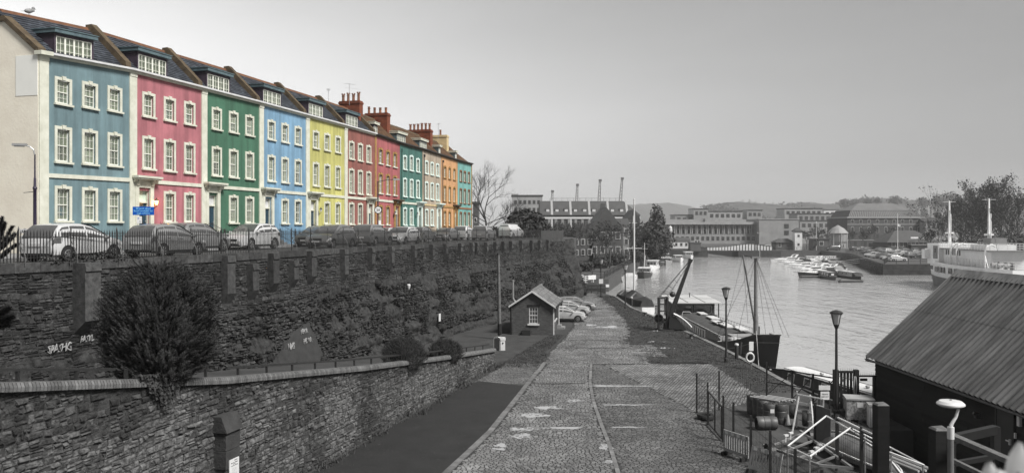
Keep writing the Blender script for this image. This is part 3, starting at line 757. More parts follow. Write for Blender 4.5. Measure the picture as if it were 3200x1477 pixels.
    sl_ = slates(0, W, y0, RD, EAVE+.06, RH, (dorm[0]-.05, dorm[1]+.05, y0+(dtop-EAVE)*RD/(RH-EAVE)*.98), rm, .34 if i < 6 else .24, .22)
    if hip: sl_ = slates(0, W-hip*1.3, y0, RD, EAVE+.06, RH, (dorm[0]-.05, dorm[1]+.05, y0+1.3), rm, .24, .22)
    ob('slates', sl_.xf(bow), rm, rf, kind='stuff')
    ob('ridge', MB().prism([(RD-.16,RH-.1),(RD+.16,RH-.1),(RD+.06,RH+.09),(RD-.06,RH+.09)], .3 if i == 0 else 0, W-hip*1.6, 'x').xf(bow), M_ridge if i < 6 else M_skew, rf)
    # party wall skew
    xs_ = W-.18 if i < 10 else None
    if i in (0,1,2,3,4,5):
        g = .26
        ob('party_coping', MB().prism([(y0-.1,EAVE+.12),(y0+.28,EAVE+.1),(RD+.1,RH-.1),(RD+.1,RH+g),(RD-.3,RH+g+.02),(y0-.05,EAVE+.5)], W-.2, W+.22, 'x').xf(bow), M_skew, rf)
    # dormer
    dm = thing('dormer', None, None, (0,0,0), 0, parent=h); x0, x1 = dorm; yf = .38
    yb = y0 + (dtop-EAVE)*(RD-y0)/(RH-EAVE)
    mb = MB().add([(x0,yf,EAVE+.05),(x0,yf,dtop),(x0,yb+.15,dtop),(x1,yf,EAVE+.05),(x1,yf,dtop),(x1,yb+.15,dtop)], [(0,1,2),(5,4,3)])
    bw = .14 if i < 6 else .06
    mb.box(x0,x0+bw,yf,yf+.06,EAVE+.08,dtop-.02).box(x1-bw,x1,yf,yf+.06,EAVE+.08,dtop-.02).box(x0+bw,x1-bw,yf,yf+.06,dtop-.16,dtop-.02)
    ob('cheek', mb.xf(bow), M_dorm if i < 7 else M_lead, dm)
    ob('dormer_roof', MB().box(x0-.12,x1+.12,yf-.2,yb+.5,dtop,dtop+.2).box(x0-.16,x1+.16,yf-.24,yb+.2,dtop+.201,dtop+.25).xf(bow), M_lead if i < 6 else M_white, dm)
    nl = 4 if x1-x0 > 2 else 2; fw = (x1-x0-2*bw)
    sh_ = MB(); zb, zt = EAVE+.1, dtop-.16
    for k in range(nl):
        a = x0+bw+fw*k/nl; b2 = x0+bw+fw*(k+1)/nl; t = .05
        sh_.box(a,a+t,yf+.0,yf+.06,zb,zt).box(b2-t,b2,yf+.0,yf+.06,zb,zt).box(a+t,b2-t,yf,yf+.06,zb,zb+t).box(a+t,b2-t,yf,yf+.06,zt-t,zt)
        sh_.box((a+b2)/2-.011,(a+b2)/2+.011,yf+.012,yf+.05,zb+t,zt-t)
        for q in (1, 2): z = zb+(zt-zb)*q/3; sh_.box(a+t,b2-t,yf+.014,yf+.048,z-.011,z+.011)
    ob('casement', sh_.xf(bow), M_sash, dm)
    ob('pane', MB().quad((x0+bw,yf+.035,zb),(x1-bw,yf+.035,zb),(x1-bw,yf+.035,zt),(x0+bw,yf+.035,zt)).xf(bow), M_glass, dm)
    ob('blind', MB().quad((x0+bw,yf+.12,zb),(x1-bw,yf+.12,zb),(x1-bw,yf+.12,zt),(x0+bw,yf+.12,zt)).xf(bow), M_blind, dm)
# the bare gable of the first house
h = HOUSES[0]; bow = bowf(0, UB[1])
gp = [(-.0,0),(10.5,0),(10.5,9.5),(4.2,12.3),(2.1,12.45),(0,EAVE)]
ob('gable', MB().prism(gp, -.02, .3, 'x').xf(bow), M_gable, h)
ob('render_patch', MB().box(-.035,-.018,.02,1.35,8.4,EAVE-.05).xf(bow), M_patch, h, label='paler square of fresh render near the top of the gable')
ob('gable_coping', MB().prism([(-.1,EAVE+.02),(2.05,12.47),(4.3,12.32),(4.3,12.55),(2.0,12.75),(-.1,EAVE+.3)], -.12, .36, 'x').xf(bow), M_skew, h)
ob('eaves_return', MB().box(-.14,.62,-.32,.12,EAVE-.05,EAVE+.16).xf(bow), M_white, h)
ob('cellar_grate', MB().box(-.05,-.02,2.25,2.75,.75,1.4), M_dark, h)
# end wall of the last house
h = HOUSES[10]; W = UB[11]-UB[10]; bow = bowf(10, W)
ob('end_wall', MB().box(W-.25,W,.0,5.4,0,EAVE).xf(bow), M_cream, h); ob('corner_strip', MB().box(W-.2,W+.03,-.05,.1,0,EAVE-.01).xf(bow), M_sandst, h)
# chimneys
def chimney(hi, xoff, y0, y1, top, n, mat, crown=True, ph=.75):
    h = HOUSES[hi]; W = UB[hi+1]-UB[hi]; bow = bowf(hi, W); x = xoff*W
    mb = MB().box(x-.4,x+.4,y0,y1,11.2,top-.3).box(x-.46,x+.46,y0-.06,y1+.06,top-.3,top-.12).box(x-.4,x+.4,y0,y1,top-.12,top)
    c = ob('chimney', mb.xf(bow), mat, h)
    for k in range(n):
        y = y0 + (y1-y0)*(k+.5)/n; o = bow(Vector((x, y, top))); p2 = ph*ru(.85,1.1)
        mb = MB().lathe([(.15,0),(.13,p2*.7),(.17,p2*.72),(.17,p2*.78),(.12,p2*.8),(.16,p2)], 8, o)
        if crown:
            for q in range(6): mb.cbox(o+Vector((.15*math.cos(q*1.047),.15*math.sin(q*1.047),p2+.05)),(.05,.05,.12))
        ob('chimney_pot', mb, M_pot, c, smooth=40)
chimney(5, .98, 1.4, 3.6, 13.95, 4, M_brickred); chimney(6, .98, 1.2, 3.8, 13.9, 4, M_brickred, False, .7)
chimney(8, .98, 1.2, 4.2, 13.9, 6, M_brickred); chimney(9, .98, 1.3, 3.3, 14.1, 1, M_cream, False)
# wall lanterns
def lantern(hi, x, z, lit, label):
    o = HOUSES[hi].matrix_basis @ Vector((x, 0, z))
    l = thing('wall_lantern', label, 'lantern', o, RZ)
    ob('bracket', MB().path([(0,0,-.2),(0,-.1,-.22),(.0,-.24,-.12),(0,-.24,.0)], .018).cbox((0,-.01,-.2),(.12,.03,.2)), M_iron, l)
    ob('glass', MB().lathe([(.05,0),(.1,.22)], 6, (0,-.24,0)), emit('lantern_glow', (1,.55,.16), 9.) if lit else M_glow_off, l)
    ob('cap', MB().lathe([(.13,.22),(.05,.32),(.015,.36),(.01,.42)], 6, (0,-.24,0)), M_iron, l)
    if lit:
        pl = bpy.data.lights.new('lantern_light', 'POINT'); pl.energy = 7; pl.color = (1,.5,.14); pl.shadow_soft_size = .08
        lo = bpy.data.objects.new('lantern_light', pl); C.objects.link(lo); lo.parent = l; lo.location = (0,-.42,.1)
lantern(1, 2.0, 2.75, True, 'lit wall lantern glowing beside the door of the pink house')
lantern(4, 2.15, 2.75, False, 'unlit black wall lantern on the yellow house')
lantern(6, 4.6, 2.8, False, 'unlit black wall lantern beside the coral house door')
lantern(7, 4.6, 2.8, False, 'unlit black wall lantern beside the teal house door')
# door buzzers
for hi, x in ((1, 1.93), (4, 2.0)): ob('entry_phone', MB().box(x-.08,x+.08,-.05,.0,1.75,2.2), M_iron, HOUSES[hi])
# drainpipes on the far houses
for hi, m_ in ((7, fm), (8, M_iron), (9, M_iron)):
    f_ = facade_mat(7, FAC[7]) if hi == 7 else m_; bow = bowf(hi, 6.5)
    ob('drainpipe', MB().tube((.42,-.08,.2),(.42,-.08,9.8),.05).box(.3,.54,-.2,0,9.75,10.05).xf(bow), f_, HOUSES[hi])
# area railings and stair rails in front of the houses
def bars_rail(o0, o1, h, gap, parent, name='railing_bar', mat=M_iron, r=.012):
    o0, o1 = Vector(o0), Vector(o1); n = int((o1-o0).length/gap); mb = MB()
    for i in range(n+1):
        p = o0.lerp(o1, i/n); mb.add([p+Vector((r,0,0)),p+Vector((-r,.0,0)),p+Vector((0,r,0))]+[p+Vector((r,0,h)),p+Vector((-r,0,h)),p+Vector((0,r,h))]+[p+Vector((0,0,h+.09))], [(0,1,4,3),(1,2,5,4),(2,0,3,5),(3,4,6),(4,5,6),(5,3,6)])
    mb.bar(o0+Vector((0,0,h-.06)), o1+Vector((0,0,h-.06)), .03, .02).bar(o0+Vector((0,0,.12)), o1+Vector((0,0,.12)), .03, .02)
    return mb
rl_n = ['grey blue','pink','green','sky blue','yellow','terracotta','coral','teal','beige','orange','turquoise']
for i in range(11):
    W = UB[i+1]-UB[i]; ar = thing('area_railing', 'black spiked railing in front of the %s house' % rl_n[i], 'railing', TT(UB[i], 1.75), RZ, 'railings in front of the houses')
    L_ = i in (1,2,3,4); R_ = i in (5,6,7,8,9); zz = .12
    xa, xb = (2.15, W) if L_ else (0, W-1.95) if R_ else (0, W)
    ob('railing_bars', bars_rail((xa,0,zz),(xb,0,zz),1.0,.13,ar), M_iron, ar, kind='stuff')
    ob('plinth', MB().box(xa,xb,-.08,.08,0,.16), M_pave, ar)
    if L_ or R_:
        for x in ((.45,2.1) if L_ else (W-1.9,W-.25)):
            # raking rail up the steps
            mb = bars_rail((x,0,zz),(x,1.3,.7),1.0,.14,ar); ob('stair_rail', mb, M_iron, ar)
        ob('gate_bars', bars_rail((.05 if L_ else W-.2,1.25,.7),(.5 if L_ else W,1.25,.7),1.0,.12,ar), M_iron, ar)
    for x in (xa, xb): ob('post', MB().tube((x,0,.1),(x,0,1.25),.03).ball((x,0,1.28),.045), M_iron, ar)
# aerials and the gull on the ridge
def aerial(u, v, w, label, big):
    o = TT(u, v, w); a = thing('tv_aerial', label, 'aerial', o, ru(0,3))
    ob('mast', MB().tube((0,0,-1.2),(0,0,.9),.02), M_steel, a)
    mb = MB().tube((-.6,0,.85),(.7,0,.85),.012,n=4)
    for k in range(7): x = -.5+.18*k; mb.tube((x,-.2+.01*k,.85),(x,.2-.01*k,.85),.008,n=4)
    if big: mb.tube((-.5,0,.45),(1.2,0,.45),.012,n=4)
    ob('antenna', mb, M_steel, a)
aerial(UB[5]+2.2, -2.7, 13.5, 'thin television aerial on the ridge of the terracotta house', False)
aerial(UB[5]+5.6, -2.2, 14.6, 'television aerial beside the nearest brick chimney', True)
aerial(UB[10]-1.2, -2.2, 14.0, 'television aerial beside the cream chimney', False)
o = TT(2.1, -2.7, 0); g_ = bowf(0, 6.3)(Vector((2.1, 2.7, 13.2))); gull = thing('seagull', 'gull standing on the ridge of the nearest house', 'bird', (o.x, o.y, ROAD+g_.z), RZ)
mb = MB().ball((0,0,.26),.3,.12,.13,10,7); mb.xf(lambda p: Vector((p.x, p.y, p.z + .25*p.x + (p.x < -.1)*-.05*p.x)))
mb.ball((.27,0,.47),.085,.07,.075); mb.tube((.24,0,.3),(.27,0,.46),.09,.06,8).tube((.33,0,.46),(.45,0,.44),.03,.005)
ob('body', mb, pm('gull_feathers', .3, .16, 6., .8), gull, smooth=60)
ob('leg', MB().tube((.02,.04,-.05),(.02,.04,.2),.012), M_iron, gull); ob('leg', MB().tube((.02,-.04,-.05),(.02,-.04,.2),.012), M_iron, gull)
ob('tail', MB().add([(-.25,.06,.2),(-.25,-.06,.2),(-.5,-.04,.13),(-.5,.04,.13),(-.25,.06,.17),(-.25,-.06,.17)],[(0,1,2,3),(5,4,3,2)]), M_iron, gull)
# ------------------------------------------------------------------ railing on the parade edge
fence = thing('parade_railing', 'long black spiked railing with curved stays along the cliff top', 'railing', (0,0,0))
bm_ = MB(); r = .014
bm_.add([(r,r,0),(-r,r,0),(-r,-r,0),(r,-r,0),(r,r,1.08),(-r,r,1.08),(-r,-r,1.08),(r,-r,1.08),(0,0,1.22)], [(0,1,5,4),(1,2,6,5),(2,3,7,6),(3,0,4,7),(4,5,8),(5,6,8),(6,7,8),(7,4,8)])
bme = bm_.mesh('bar'); bme.materials.append(M_iron)
bp = []; s = 6.0
def fpt(s, z=0, o=-.2): p, d, n = wedge(s); q = p + n*o; q.z = ROAD+.07+z; return q
while s < SE-9: bp.append(fpt(s)); s += .135
vis = sorted(bp, key=lambda p: p.y if p.x/p.y > -.66 else 1e3)[:300]; rest = MB()
for p in vis:
    o = bpy.data.objects.new('bar', bme); C.objects.link(o); o.parent = fence; o.location = p
vset = {tuple(p) for p in vis}
for p in bp:
    if tuple(p) not in vset: rest.add([v.co + p for v in bme.vertices], [tuple(q.vertices) for q in bme.polygons])
ob('far_bars', rest, M_iron, fence, kind='stuff')
s = 6.0; k = 0
while s < SE-9:
    e = min(s+2.25, SE-9)
    ob('rail', MB().bar(fpt(s,.16),fpt(e,.16),.035,.02).bar(fpt(s,.94),fpt(e,.94),.035,.02), M_iron, fence)
    ob('post', MB().tube(fpt(s,-.05),fpt(s,1.2),.026,n=6).add([fpt(s,1.2)+Vector((.04,0,0)),fpt(s,1.2)+Vector((-.04,0,0)),fpt(s,1.2)+Vector((0,.04,0)),fpt(s,1.2)+Vector((0,-.04,0)),fpt(s,1.34)],[(0,2,4),(2,1,4),(1,3,4),(3,0,4)]), M_iron, fence)
    ob('stay', MB().path([fpt(s,.78,-.18), fpt(s,.62,-.1), fpt(s,.45,.02), fpt(s,.25,.12), fpt(s,.05,.13), fpt(s,-.12,.12)], .02, 5), pm('grey_iron', .12, .07, 5., .6), fence)
    s = e if e < SE-9 else 1e9
# low solid boundary with hedge at the far end of the parade
ow = [wedge(SE-9+ i*1.5)[0]-wedge(SE-9)[2]*.25 for i in range(7)]
mb = MB()
for a, b2 in zip(ow[:-1], ow[1:]): mb.bar(a+Vector((0,0,ROAD+.55)), b2+Vector((0,0,ROAD+.55)), .2, 1.1)
ob('board_fence', mb, pm('dark_boards', .05, .03, 2., .8), label='dark boarded fence at the far end of the cliff top', cat='fence')

# ------------------------------------------------------------------ cars
def ip(xs, ys, x): return float(np.interp(x, xs, ys))
KINDS_ = {
 # L, W, top silhouette, belt, pillars (window breaks), windscreen, rear screen, wheel radius
 'hatch': dict(L=3.95, W=1.7, T=[(0,.62),(.03,.85),(.10,1.0),(.32,1.28),(.55,1.46),(1.1,1.52),(1.75,1.51),(2.2,1.42),(2.65,1.2),(3.02,1.0),(3.4,.92),(3.72,.8),(3.88,.66),(3.95,.5)], B=[(0,.98),(.6,1.0),(2.9,.88),(4,.86)], win=[(.42,.9),(.95,1.72),(1.8,2.86)], ws=(2.02,2.98), rs=(.07,.5), wh=(.72,3.2), r=.3),
 'suv': dict(L=4.3, W=1.82, T=[(0,.7),(.03,1.0),(.12,1.15),(.35,1.45),(.6,1.6),(1.2,1.65),(1.9,1.63),(2.3,1.55),(2.75,1.3),(3.05,1.12),(3.5,1.06),(3.95,.98),(4.2,.8),(4.3,.55)], B=[(0,1.08),(.6,1.1),(2.9,1.0),(4.3,.98)], win=[(.5,1.0),(1.08,1.9),(1.98,2.95)], ws=(2.15,3.03), rs=(.08,.52), wh=(.8,3.45), r=.35),
 'estate': dict(L=4.55, W=1.78, T=[(0,.66),(.03,.9),(.15,1.05),(.4,1.3),(.65,1.42),(1.3,1.48),(2.2,1.47),(2.6,1.38),(3.05,1.12),(3.35,.96),(3.8,.88),(4.25,.76),(4.45,.62),(4.55,.48)], B=[(0,.96),(.8,.95),(3.2,.88),(4.6,.86)], win=[(.45,1.15),(1.25,2.1),(2.2,3.18)], ws=(2.42,3.3), rs=(.12,.58), wh=(.85,3.7), r=.32),
 'saloon': dict(L=4.6, W=1.8, T=[(0,.6),(.04,.85),(.15,.97),(.7,1.02),(.95,1.12),(1.5,1.38),(2.0,1.43),(2.4,1.4),(2.8,1.25),(3.3,.98),(3.8,.9),(4.25,.78),(4.5,.62),(4.6,.48)], B=[(0,.96),(.9,.95),(3.2,.88),(4.6,.86)], win=[(1.08,1.85),(1.95,3.12)], ws=(2.42,3.28), rs=(.82,1.48), wh=(.9,3.7), r=.32),
 'mpv': dict(L=4.3, W=1.78, T=[(0,.66),(.03,.92),(.12,1.1),(.34,1.38),(.6,1.54),(1.2,1.6),(1.9,1.58),(2.35,1.46),(2.85,1.2),(3.3,.98),(3.7,.9),(4.05,.78),(4.22,.62),(4.3,.48)], B=[(0,1.0),(.6,1.0),(3.0,.9),(4.3,.88)], win=[(.45,1.05),(1.12,1.95),(2.03,3.05)], ws=(2.2,3.22), rs=(.08,.52), wh=(.78,3.48), r=.31),
 'van': dict(L=5.0, W=1.95, T=[(0,.6),(.02,1.7),(.1,1.92),(.5,1.97),(2.8,1.97),(3.25,1.92),(3.6,1.7),(4.0,1.3),(4.3,1.15),(4.75,1.02),(4.92,.8),(5,.5)], B=[(0,1.2),(5,1.05)], win=[(3.05,3.95)], ws=(3.35,4.15), rs=(.02,.06), wh=(.95,4.1), r=.34),
}
CAR_ME = {}
def car_meshes(kind):
    if kind in CAR_ME: return CAR_ME[kind]
    K = KINDS_[kind]; L, W = K['L'], K['W']; tx, tz = zip(*K['T']); bx, bz = zip(*K['B'])
    def top(x): return ip(tx, tz, x)
    def belt(x): return min(ip(bx, bz, x), top(x)-.02)
    def half(x):
        a = x/L; e = min(1, (min(a, 1-a)/.13)); e = math.sqrt(max(0, 1-(1-e)**2))
        return W/2*(.80+.20*e if a > .5 else .86+.14*e)
    def wt(x):
        g = max(0, top(x)-belt(x)-.05); return half(x)*.97 - .34*g
    xs = sorted(set([round(v, 3) for v in tx] + [L*i/40 for i in range(41)])); zb = .2
    rows = []
    for x in xs:
        h, b2, t_, w2 = half(x), belt(x), top(x), wt(x); lo = zb + (.12 if x < .1 or x > L-.1 else 0)
        pr = [(h*.86, lo), (h*.97, lo+.1), (h, min(.55, b2-.06)), (h*.995, (b2+.55)/2 if b2 > .62 else b2-.03), (h*.965, b2), ((h*.965+w2)/2, (b2+t_)/2), (w2, max(b2+.004, t_-.09)), (w2-.09, t_-.02), (w2*.55, t_+.008), (0, t_+.015)]
        rows.append([(x, y, z) for y, z in pr] + [(x, -y, z) for y, z in pr[-2::-1]])
    body = MB().grid(rows); n = len(rows[0]); body.quad(*rows[0]); body.quad(*rows[-1][::-1])
    body.quad(*[(x, -half(x)*.86, zb+.03) for x in (xs[2], xs[-3])], *[(x, half(x)*.86, zb+.03) for x in (xs[-3], xs[2])])
    def side(x, z, o): # point on the side surface
        b2, t_ = belt(x), top(x); k = (z-b2)/max(.05, t_-.09-b2); return half(x)*.965 + (wt(x)-half(x)*.965)*k + o
    wn = []
    for a, c in K['win']:
        for sg in (1, -1):
            r_ = []
            for i in range(9):
                x = a+(c-a)*i/8; z0 = belt(x)+.03; z1 = max(z0+.01, top(x)-.10)
                r_.append([(x, sg*side(x,z0,.01), z0), (x, sg*side(x,(z0+z1)/2,.012), (z0+z1)/2), (x, sg*side(x,z1,.01), z1)])
            wn.append(MB().grid(r_ if sg < 0 else r_[::-1]).mesh('window', 40))
    def screen(a, c, ins, o):
        r_ = []
        for i in range(7):
            x = a+(c-a)*i/6; w2 = wt(x)-ins; d = .01
            sl = (top(min(L,x+d))-top(max(0,x-d)))/(2*d); nx, nz_ = -sl/math.hypot(sl,1), 1/math.hypot(sl,1)
            r_.append([(x+nx*o, y*w2, top(x)+nz_*o+.012*(1-abs(y))) for y in (-1,-.5,0,.5,1)])
        return MB().grid(r_)
    ws = screen(*K['ws'], .07, .016).mesh('windscreen', 50); rs = screen(*K['rs'], .1, .016).mesh('rear_window', 50)
    r_ = K['r']
    tyre = MB().lathe([(r_*.62,-.1),(r_*.95,-.1),(r_,-.07),(r_,.07),(r_*.95,.1),(r_*.62,.1)], 20, M=Matrix.Rotation(R(90),4,'X')).mesh('wheel', 40)
    rim = MB().lathe([(r_*.66,.06),(r_*.66,.1),(r_*.58,.11),(r_*.56,.08)], 20, M=Matrix.Rotation(R(90),4,'X'))
    for q in range(7):
        a = q*2*math.pi/7; rim.cbox((r_*.3*math.cos(a), -.095, r_*.3*math.sin(a)), (r_*.58,.02,r_*.13), ry=-a)
    rim = rim.mesh('rim', 40)
    arch = MB()
    for x in K['wh']:
        for sg in (1,-1):
            pts = [(x+(r_+.075)*math.cos(t), sg*(half(x)+.006), max(.2, r_+(r_+.075)*math.sin(t))) for t in np.linspace(-.35, math.pi+.35, 16)]
            arch.quad(*(pts if sg < 0 else pts[::-1]))
    arch = arch.mesh('wheel_arch')
    trim = MB()
    for sg in (1,-1):
        for a, c in K['win'][:-1]:
            x = c+.04; trim.add([(x+dx, sg*(half(x)*(1.0 if z < .6 else .985)+.004), z) for dx, z in ((-.006,.32),(.006,.32),(.006,belt(x)-.03),(-.006,belt(x)-.03))], [(0,1,2,3)])
        x0_, x1_ = K['wh'][0]+r_+.1, K['wh'][1]-r_-.1
        trim.box(x0_, x1_, sg*(half(L/2)*.985)-.012*(sg<0), sg*(half(L/2)*.985)+.012*(sg>0)+.002, .24, .33)
    trim.box(L-.05,L+.012,-half(L-.2)*.62,half(L-.2)*.62,.26,.4); trim.box(-.012,.05,-half(.1)*.8,half(.1)*.8,.26,.36)
    trim = trim.mesh('trim')
    def corner(xa, xc, z0, z1, inset):              # lamp wrapping a corner
        out = []
        for sg in (1,-1):
            r2 = []
            for i in range(6):
                x = xa+(xc-xa)*i/5; h = half(x)*(.995 - inset*(i/5)**2)+.012; zz0 = min(z0, top(x)-.16); zz1 = min(z1, top(x)-.03)
                r2.append([(x, sg*h, zz0), (x, sg*h*.985, zz1)])
            e = 1 if xc > xa else -1; x = xc+e*.015
            r2.append([(x, sg*half(xc)*.62, min(z0, top(xc)-.12)+.02), (x-e*.02, sg*half(xc)*.62, min(z1, top(xc)-.02)-.01)])
            out.append(MB().grid(r2 if sg*e > 0 else r2[::-1]).mesh('lamp', 40))
        return out
    zf = top(L-.2)
    head = corner(L-.5, L-.06, zf-.15, zf-.02, .0); tail = corner(.38, .02, belt(.2)-.24, belt(.2)-.02, .0)
    mir = [MB().ball((K['win'][-1][1]-.12, sg*(half(2)+.1), belt(2.8)+.08),.08,.11,.08,8,5).mesh('mirror', 50) for sg in (1,-1)]
    plate = [MB().box(L-.01+.012,L+.03,-.26,.26,.42,.53).mesh('number_plate'), MB().box(-.03,.0,-.26,.26,.62,.73).mesh('number_plate')]
    grille = MB().box(L-.06,L+.01,-.42,.42,.55,.68); grille = grille.mesh('grille')
    hand = MB()
    for sg in (1,-1):
        for a, c in K['win'][-2:]:
            hand.box(a+.08,a+.26,sg*half(2)*.985-.015,sg*half(2)*.985+.015,belt(a)-.1,belt(a)-.065)
    hand = hand.mesh('door_handle')
    CAR_ME[kind] = dict(body=body.mesh('body', 32), wn=wn, ws=ws, rs=rs, tyre=tyre, rim=rim, arch=arch, trim=trim, head=head, tail=tail, mir=mir, plate=plate, grille=grille, hand=hand, K=K, half=half)
    return CAR_ME[kind]
M_cargl = pm('car_glass', .1, .06, 2., .05, spec=1.)
M_rim = pm('alloy', .4, .3, 8., .35, metal=.7); M_lamp = pm('headlamp', .62, .5, 6., .1); M_tail = pm('tail_lamp', .1, .05, 9., .15)
M_chrome = flat('plate_white', .6, .4)
def paint(v): 
    return pm('car_paint_%03d' % int(v*1000), v, v*.9, 1., .3, metal=.12, spec=.6, coat=.8)
def car(kind, col, loc, rz, label, group, detail=2, name='parked_car', sc=1):
    k = car_meshes(kind); K = k['K']; L = K['L']
    t = thing(name, label, 'van' if kind == 'van' else 'car', loc, rz, group); t.scale = (sc,)*3
    pmn = paint(col)
    o = (-L/2, 0, 0)
    put('body', k['body'], pmn, t, o)
    for wme in k['wn']: put('window', wme, M_cargl, t, o)
    put('windscreen', k['ws'], M_cargl, t, o); put('rear_window', k['rs'], M_cargl, t, o)
    put('wheel_arch', k['arch'], M_black, t, o)
    for x in K['wh']:
        for sg in (1,-1):
            wv = put('wheel', k['tyre'], M_rubber, t, (x-L/2, sg*(k['half'](x)-.085), K['r'])); wv.rotation_euler = (0,0,0 if sg < 0 else math.pi)
            put('rim', k['rim'], M_rim, wv)
    if detail > 0:
        put('trim', k['trim'], M_black, t, o)
        for me in k['head']: put('headlight', me, M_lamp, t, o)
        for me in k['tail']: put('tail_light', me, M_tail, t, o)
    if detail > 1:
        for me in k['mir']: put('mirror', me, pmn, t, o)
        for me in k['plate']: put('number_plate', me, M_chrome, t, o)
        put('grille', k['grille'], M_black, t, o); put('door_handle', k['hand'], pmn, t, o)
    return t
def on_road(px, v):
    t = (px-CX)/F; u = (t*(39.67-.247*v) - A0.x - .969*v)/(.247-.969*t); return TT(u, v)
gp_ = 'cars parked along the parade'
NEAR, FARR = 7.55, 3.95
for kind, col, px, v, away, lab in (
  ('hatch', .6, 232, 7.2, 1, 'silver hatchback nearest the camera, rear towards us behind the railing'),
  ('hatch', .24, 520, NEAR-.1, 1, 'dark hatchback with a roof spoiler, second car along the railing'),
  ('suv', .2, 612, FARR, 1, 'dark grey crossover at the far kerb before the pink house'),
  ('suv', .62, 783, FARR, 0, 'silver compact crossover facing the camera before the green house'),
  ('mpv', .16, 1035, NEAR-.2, 0, 'black people carrier facing the camera against the railing'),
  ('hatch', .07, 990, FARR, 0, 'black hatchback half hidden behind the people carrier'),
  ('estate', .2, 1108, FARR, 1, 'dark estate car at the kerb before the terracotta house'),
  ('suv', .2, 1163, NEAR-.1, 1, 'dark crossover with a spoiler, rear to the camera at the railing'),
  ('saloon', .5, 1206, FARR, 1, 'white car mostly hidden behind the dark crossover'),
  ('estate', .65, 1256, NEAR-.1, 0, 'silver estate car facing the camera at the railing'),
  ('hatch', .17, 1320, FARR, 1, 'dark hatchback at the kerb before the teal house'),
  ('saloon', .22, 1394, FARR, 0, 'dark saloon at the kerb before the beige house'),
  ('suv', .7, 1452, FARR, 1, 'white crossover at the kerb before the turquoise house'),
  ('suv', .3, 1513, NEAR+.1, 1, 'grey crossover against the railing, last of the near row')):
    p = on_road(px, v); car(kind, col, (p.x, p.y, ROAD+.004), RZ + (0 if away else math.pi) + ru(-.02,.02), lab, gp_)
p = P(1598, 715, 112); car('van', .62, (p.x, p.y, ROAD), RZ-.15, 'white panel van with a roof rack at the end of the parade', gp_, 1, 'parked_van')
p = P(1640, 715, 122); car('van', .55, (p.x, p.y, ROAD-.2), RZ-.1, 'smaller pale van beyond the panel van with the rack', gp_, 1, 'parked_van', .85)
rk = thing('roof_rack', 'pale roof rack on the white panel van', 'roof rack', P(1598,715,112)*1); rk.location.z = ROAD+1.98; rk.rotation_euler = (0,0,RZ-.15)
ob('frame', MB().bar((-2.2,-.7,.08),(1.0,-.7,.08),.05).bar((-2.2,.7,.08),(1.0,.7,.08),.05).bar((-2,-.7,.08),(-2,.7,.08),.05).bar((-.6,-.7,.08),(-.6,.7,.08),.05).bar((.9,-.7,.08),(.9,.7,.08),.05).box(-2,-1.95,-.7,-.65,-.05,.06).box(.8,.85,.65,.7,-.05,.06), M_steel, rk)
# three cars on the quay behind the brick shed
gq = 'cars parked behind the brick shed'
for kind, col, px, py, lab in (('hatch', .5, 1768, 1003, 'pale small car with its nose out behind the brick shed, nearest of three'), ('hatch', .42, 1785, 984, 'silver hatchback parked in the middle behind the brick shed'), ('estate', .25, 1798, 968, 'grey car parked furthest behind the brick shed')):
    p = G(px, py); car(kind, col, (p.x, p.y, .02), R(-8), lab, gq)

# ------------------------------------------------------------------ lamp posts and signs on the parade
def old_lamp(px, v, label, h=5.2):
    p = on_road(px, v); l = thing('street_lamp', label, 'street lamp', (p.x, p.y, ROAD+.1), RZ, 'street lamps on the parade')
    ob('post', MB().lathe([(.11,0),(.1,1.0),(.075,1.1),(.07,3.0),(.1,3.05),(.06,3.15),(.05,3.5),(.035,3.55),(.03,4.6)], 10), pm('lamp_purple_black', S(44,34,62), S(28,24,40), 4., .5), l, smooth=40)
    ob('arm', MB().path([(0,0,4.55),(0,-.05,4.8),(.0,-.2,4.95),(0,-.4,5.0)], .03), M_steel, l)
    ob('lamp_head', MB().cbox((0,-.6,5.02),(.22,.6,.1)).cbox((0,-.62,4.96),(.16,.4,.06)), M_steel, l)
    ob('ladder_bar', MB().tube((0,0,2.9),(0,-.45,2.85),.015), M_iron, l)
    l.rotation_euler = (0,0,RZ+R(180)); return l
l = old_lamp(109, 2.4, 'tall lamp post standing before the bare gable'); l.rotation_euler = (0,0,R(-70))
p = on_road(1181, 2.3); l = thing('street_lamp', 'dark lamp post carrying a round speed limit sign before the coral house', 'street lamp', (p.x,p.y,ROAD+.1), RZ, 'street lamps on the parade')
ob('post', MB().lathe([(.1,0),(.1,1.2),(.07,1.25),(.06,5.6)], 10), M_iron, l, smooth=40)
ob('arm', MB().path([(0,0,5.55),(.5,-.55,5.72),(1.0,-1.1,5.8)], .03), M_iron, l); ob('lamp_head', MB().cbox((1.2,-1.3,5.82),(.6,.2,.12),rz=-.85), M_steel, l)
def speed_sign(parent, z):
    d = Matrix.Rotation(RZ, 4, 'Z').inverted() @ Vector((.3,-.95,0)); o = d.normalized()*.1; M = frame_M(o + Vector((0,0,z)), (d.cross(Vector((0,0,1))))*-1, (0,0,1))
    sg = thing('speed_sign', None, None, (0,0,0), parent=parent)
    ob('disc', MB().lathe([(.36,0),(.36,.02)], 24, M=M), M_ink, sg); ob('disc_face', MB().lathe([(.28,.021),(.28,.024)], 24, M=M), M_sign, sg)
    text_mesh('20', .34, M @ Matrix.Translation((0,-.12,.026)), M_ink, parent=sg, bold=.008)
speed_sign(l, 2.95); ob('plate', MB().cbox((.05,-.1,1.75),(.3,.03,.45),rz=-.9), M_sign, l)
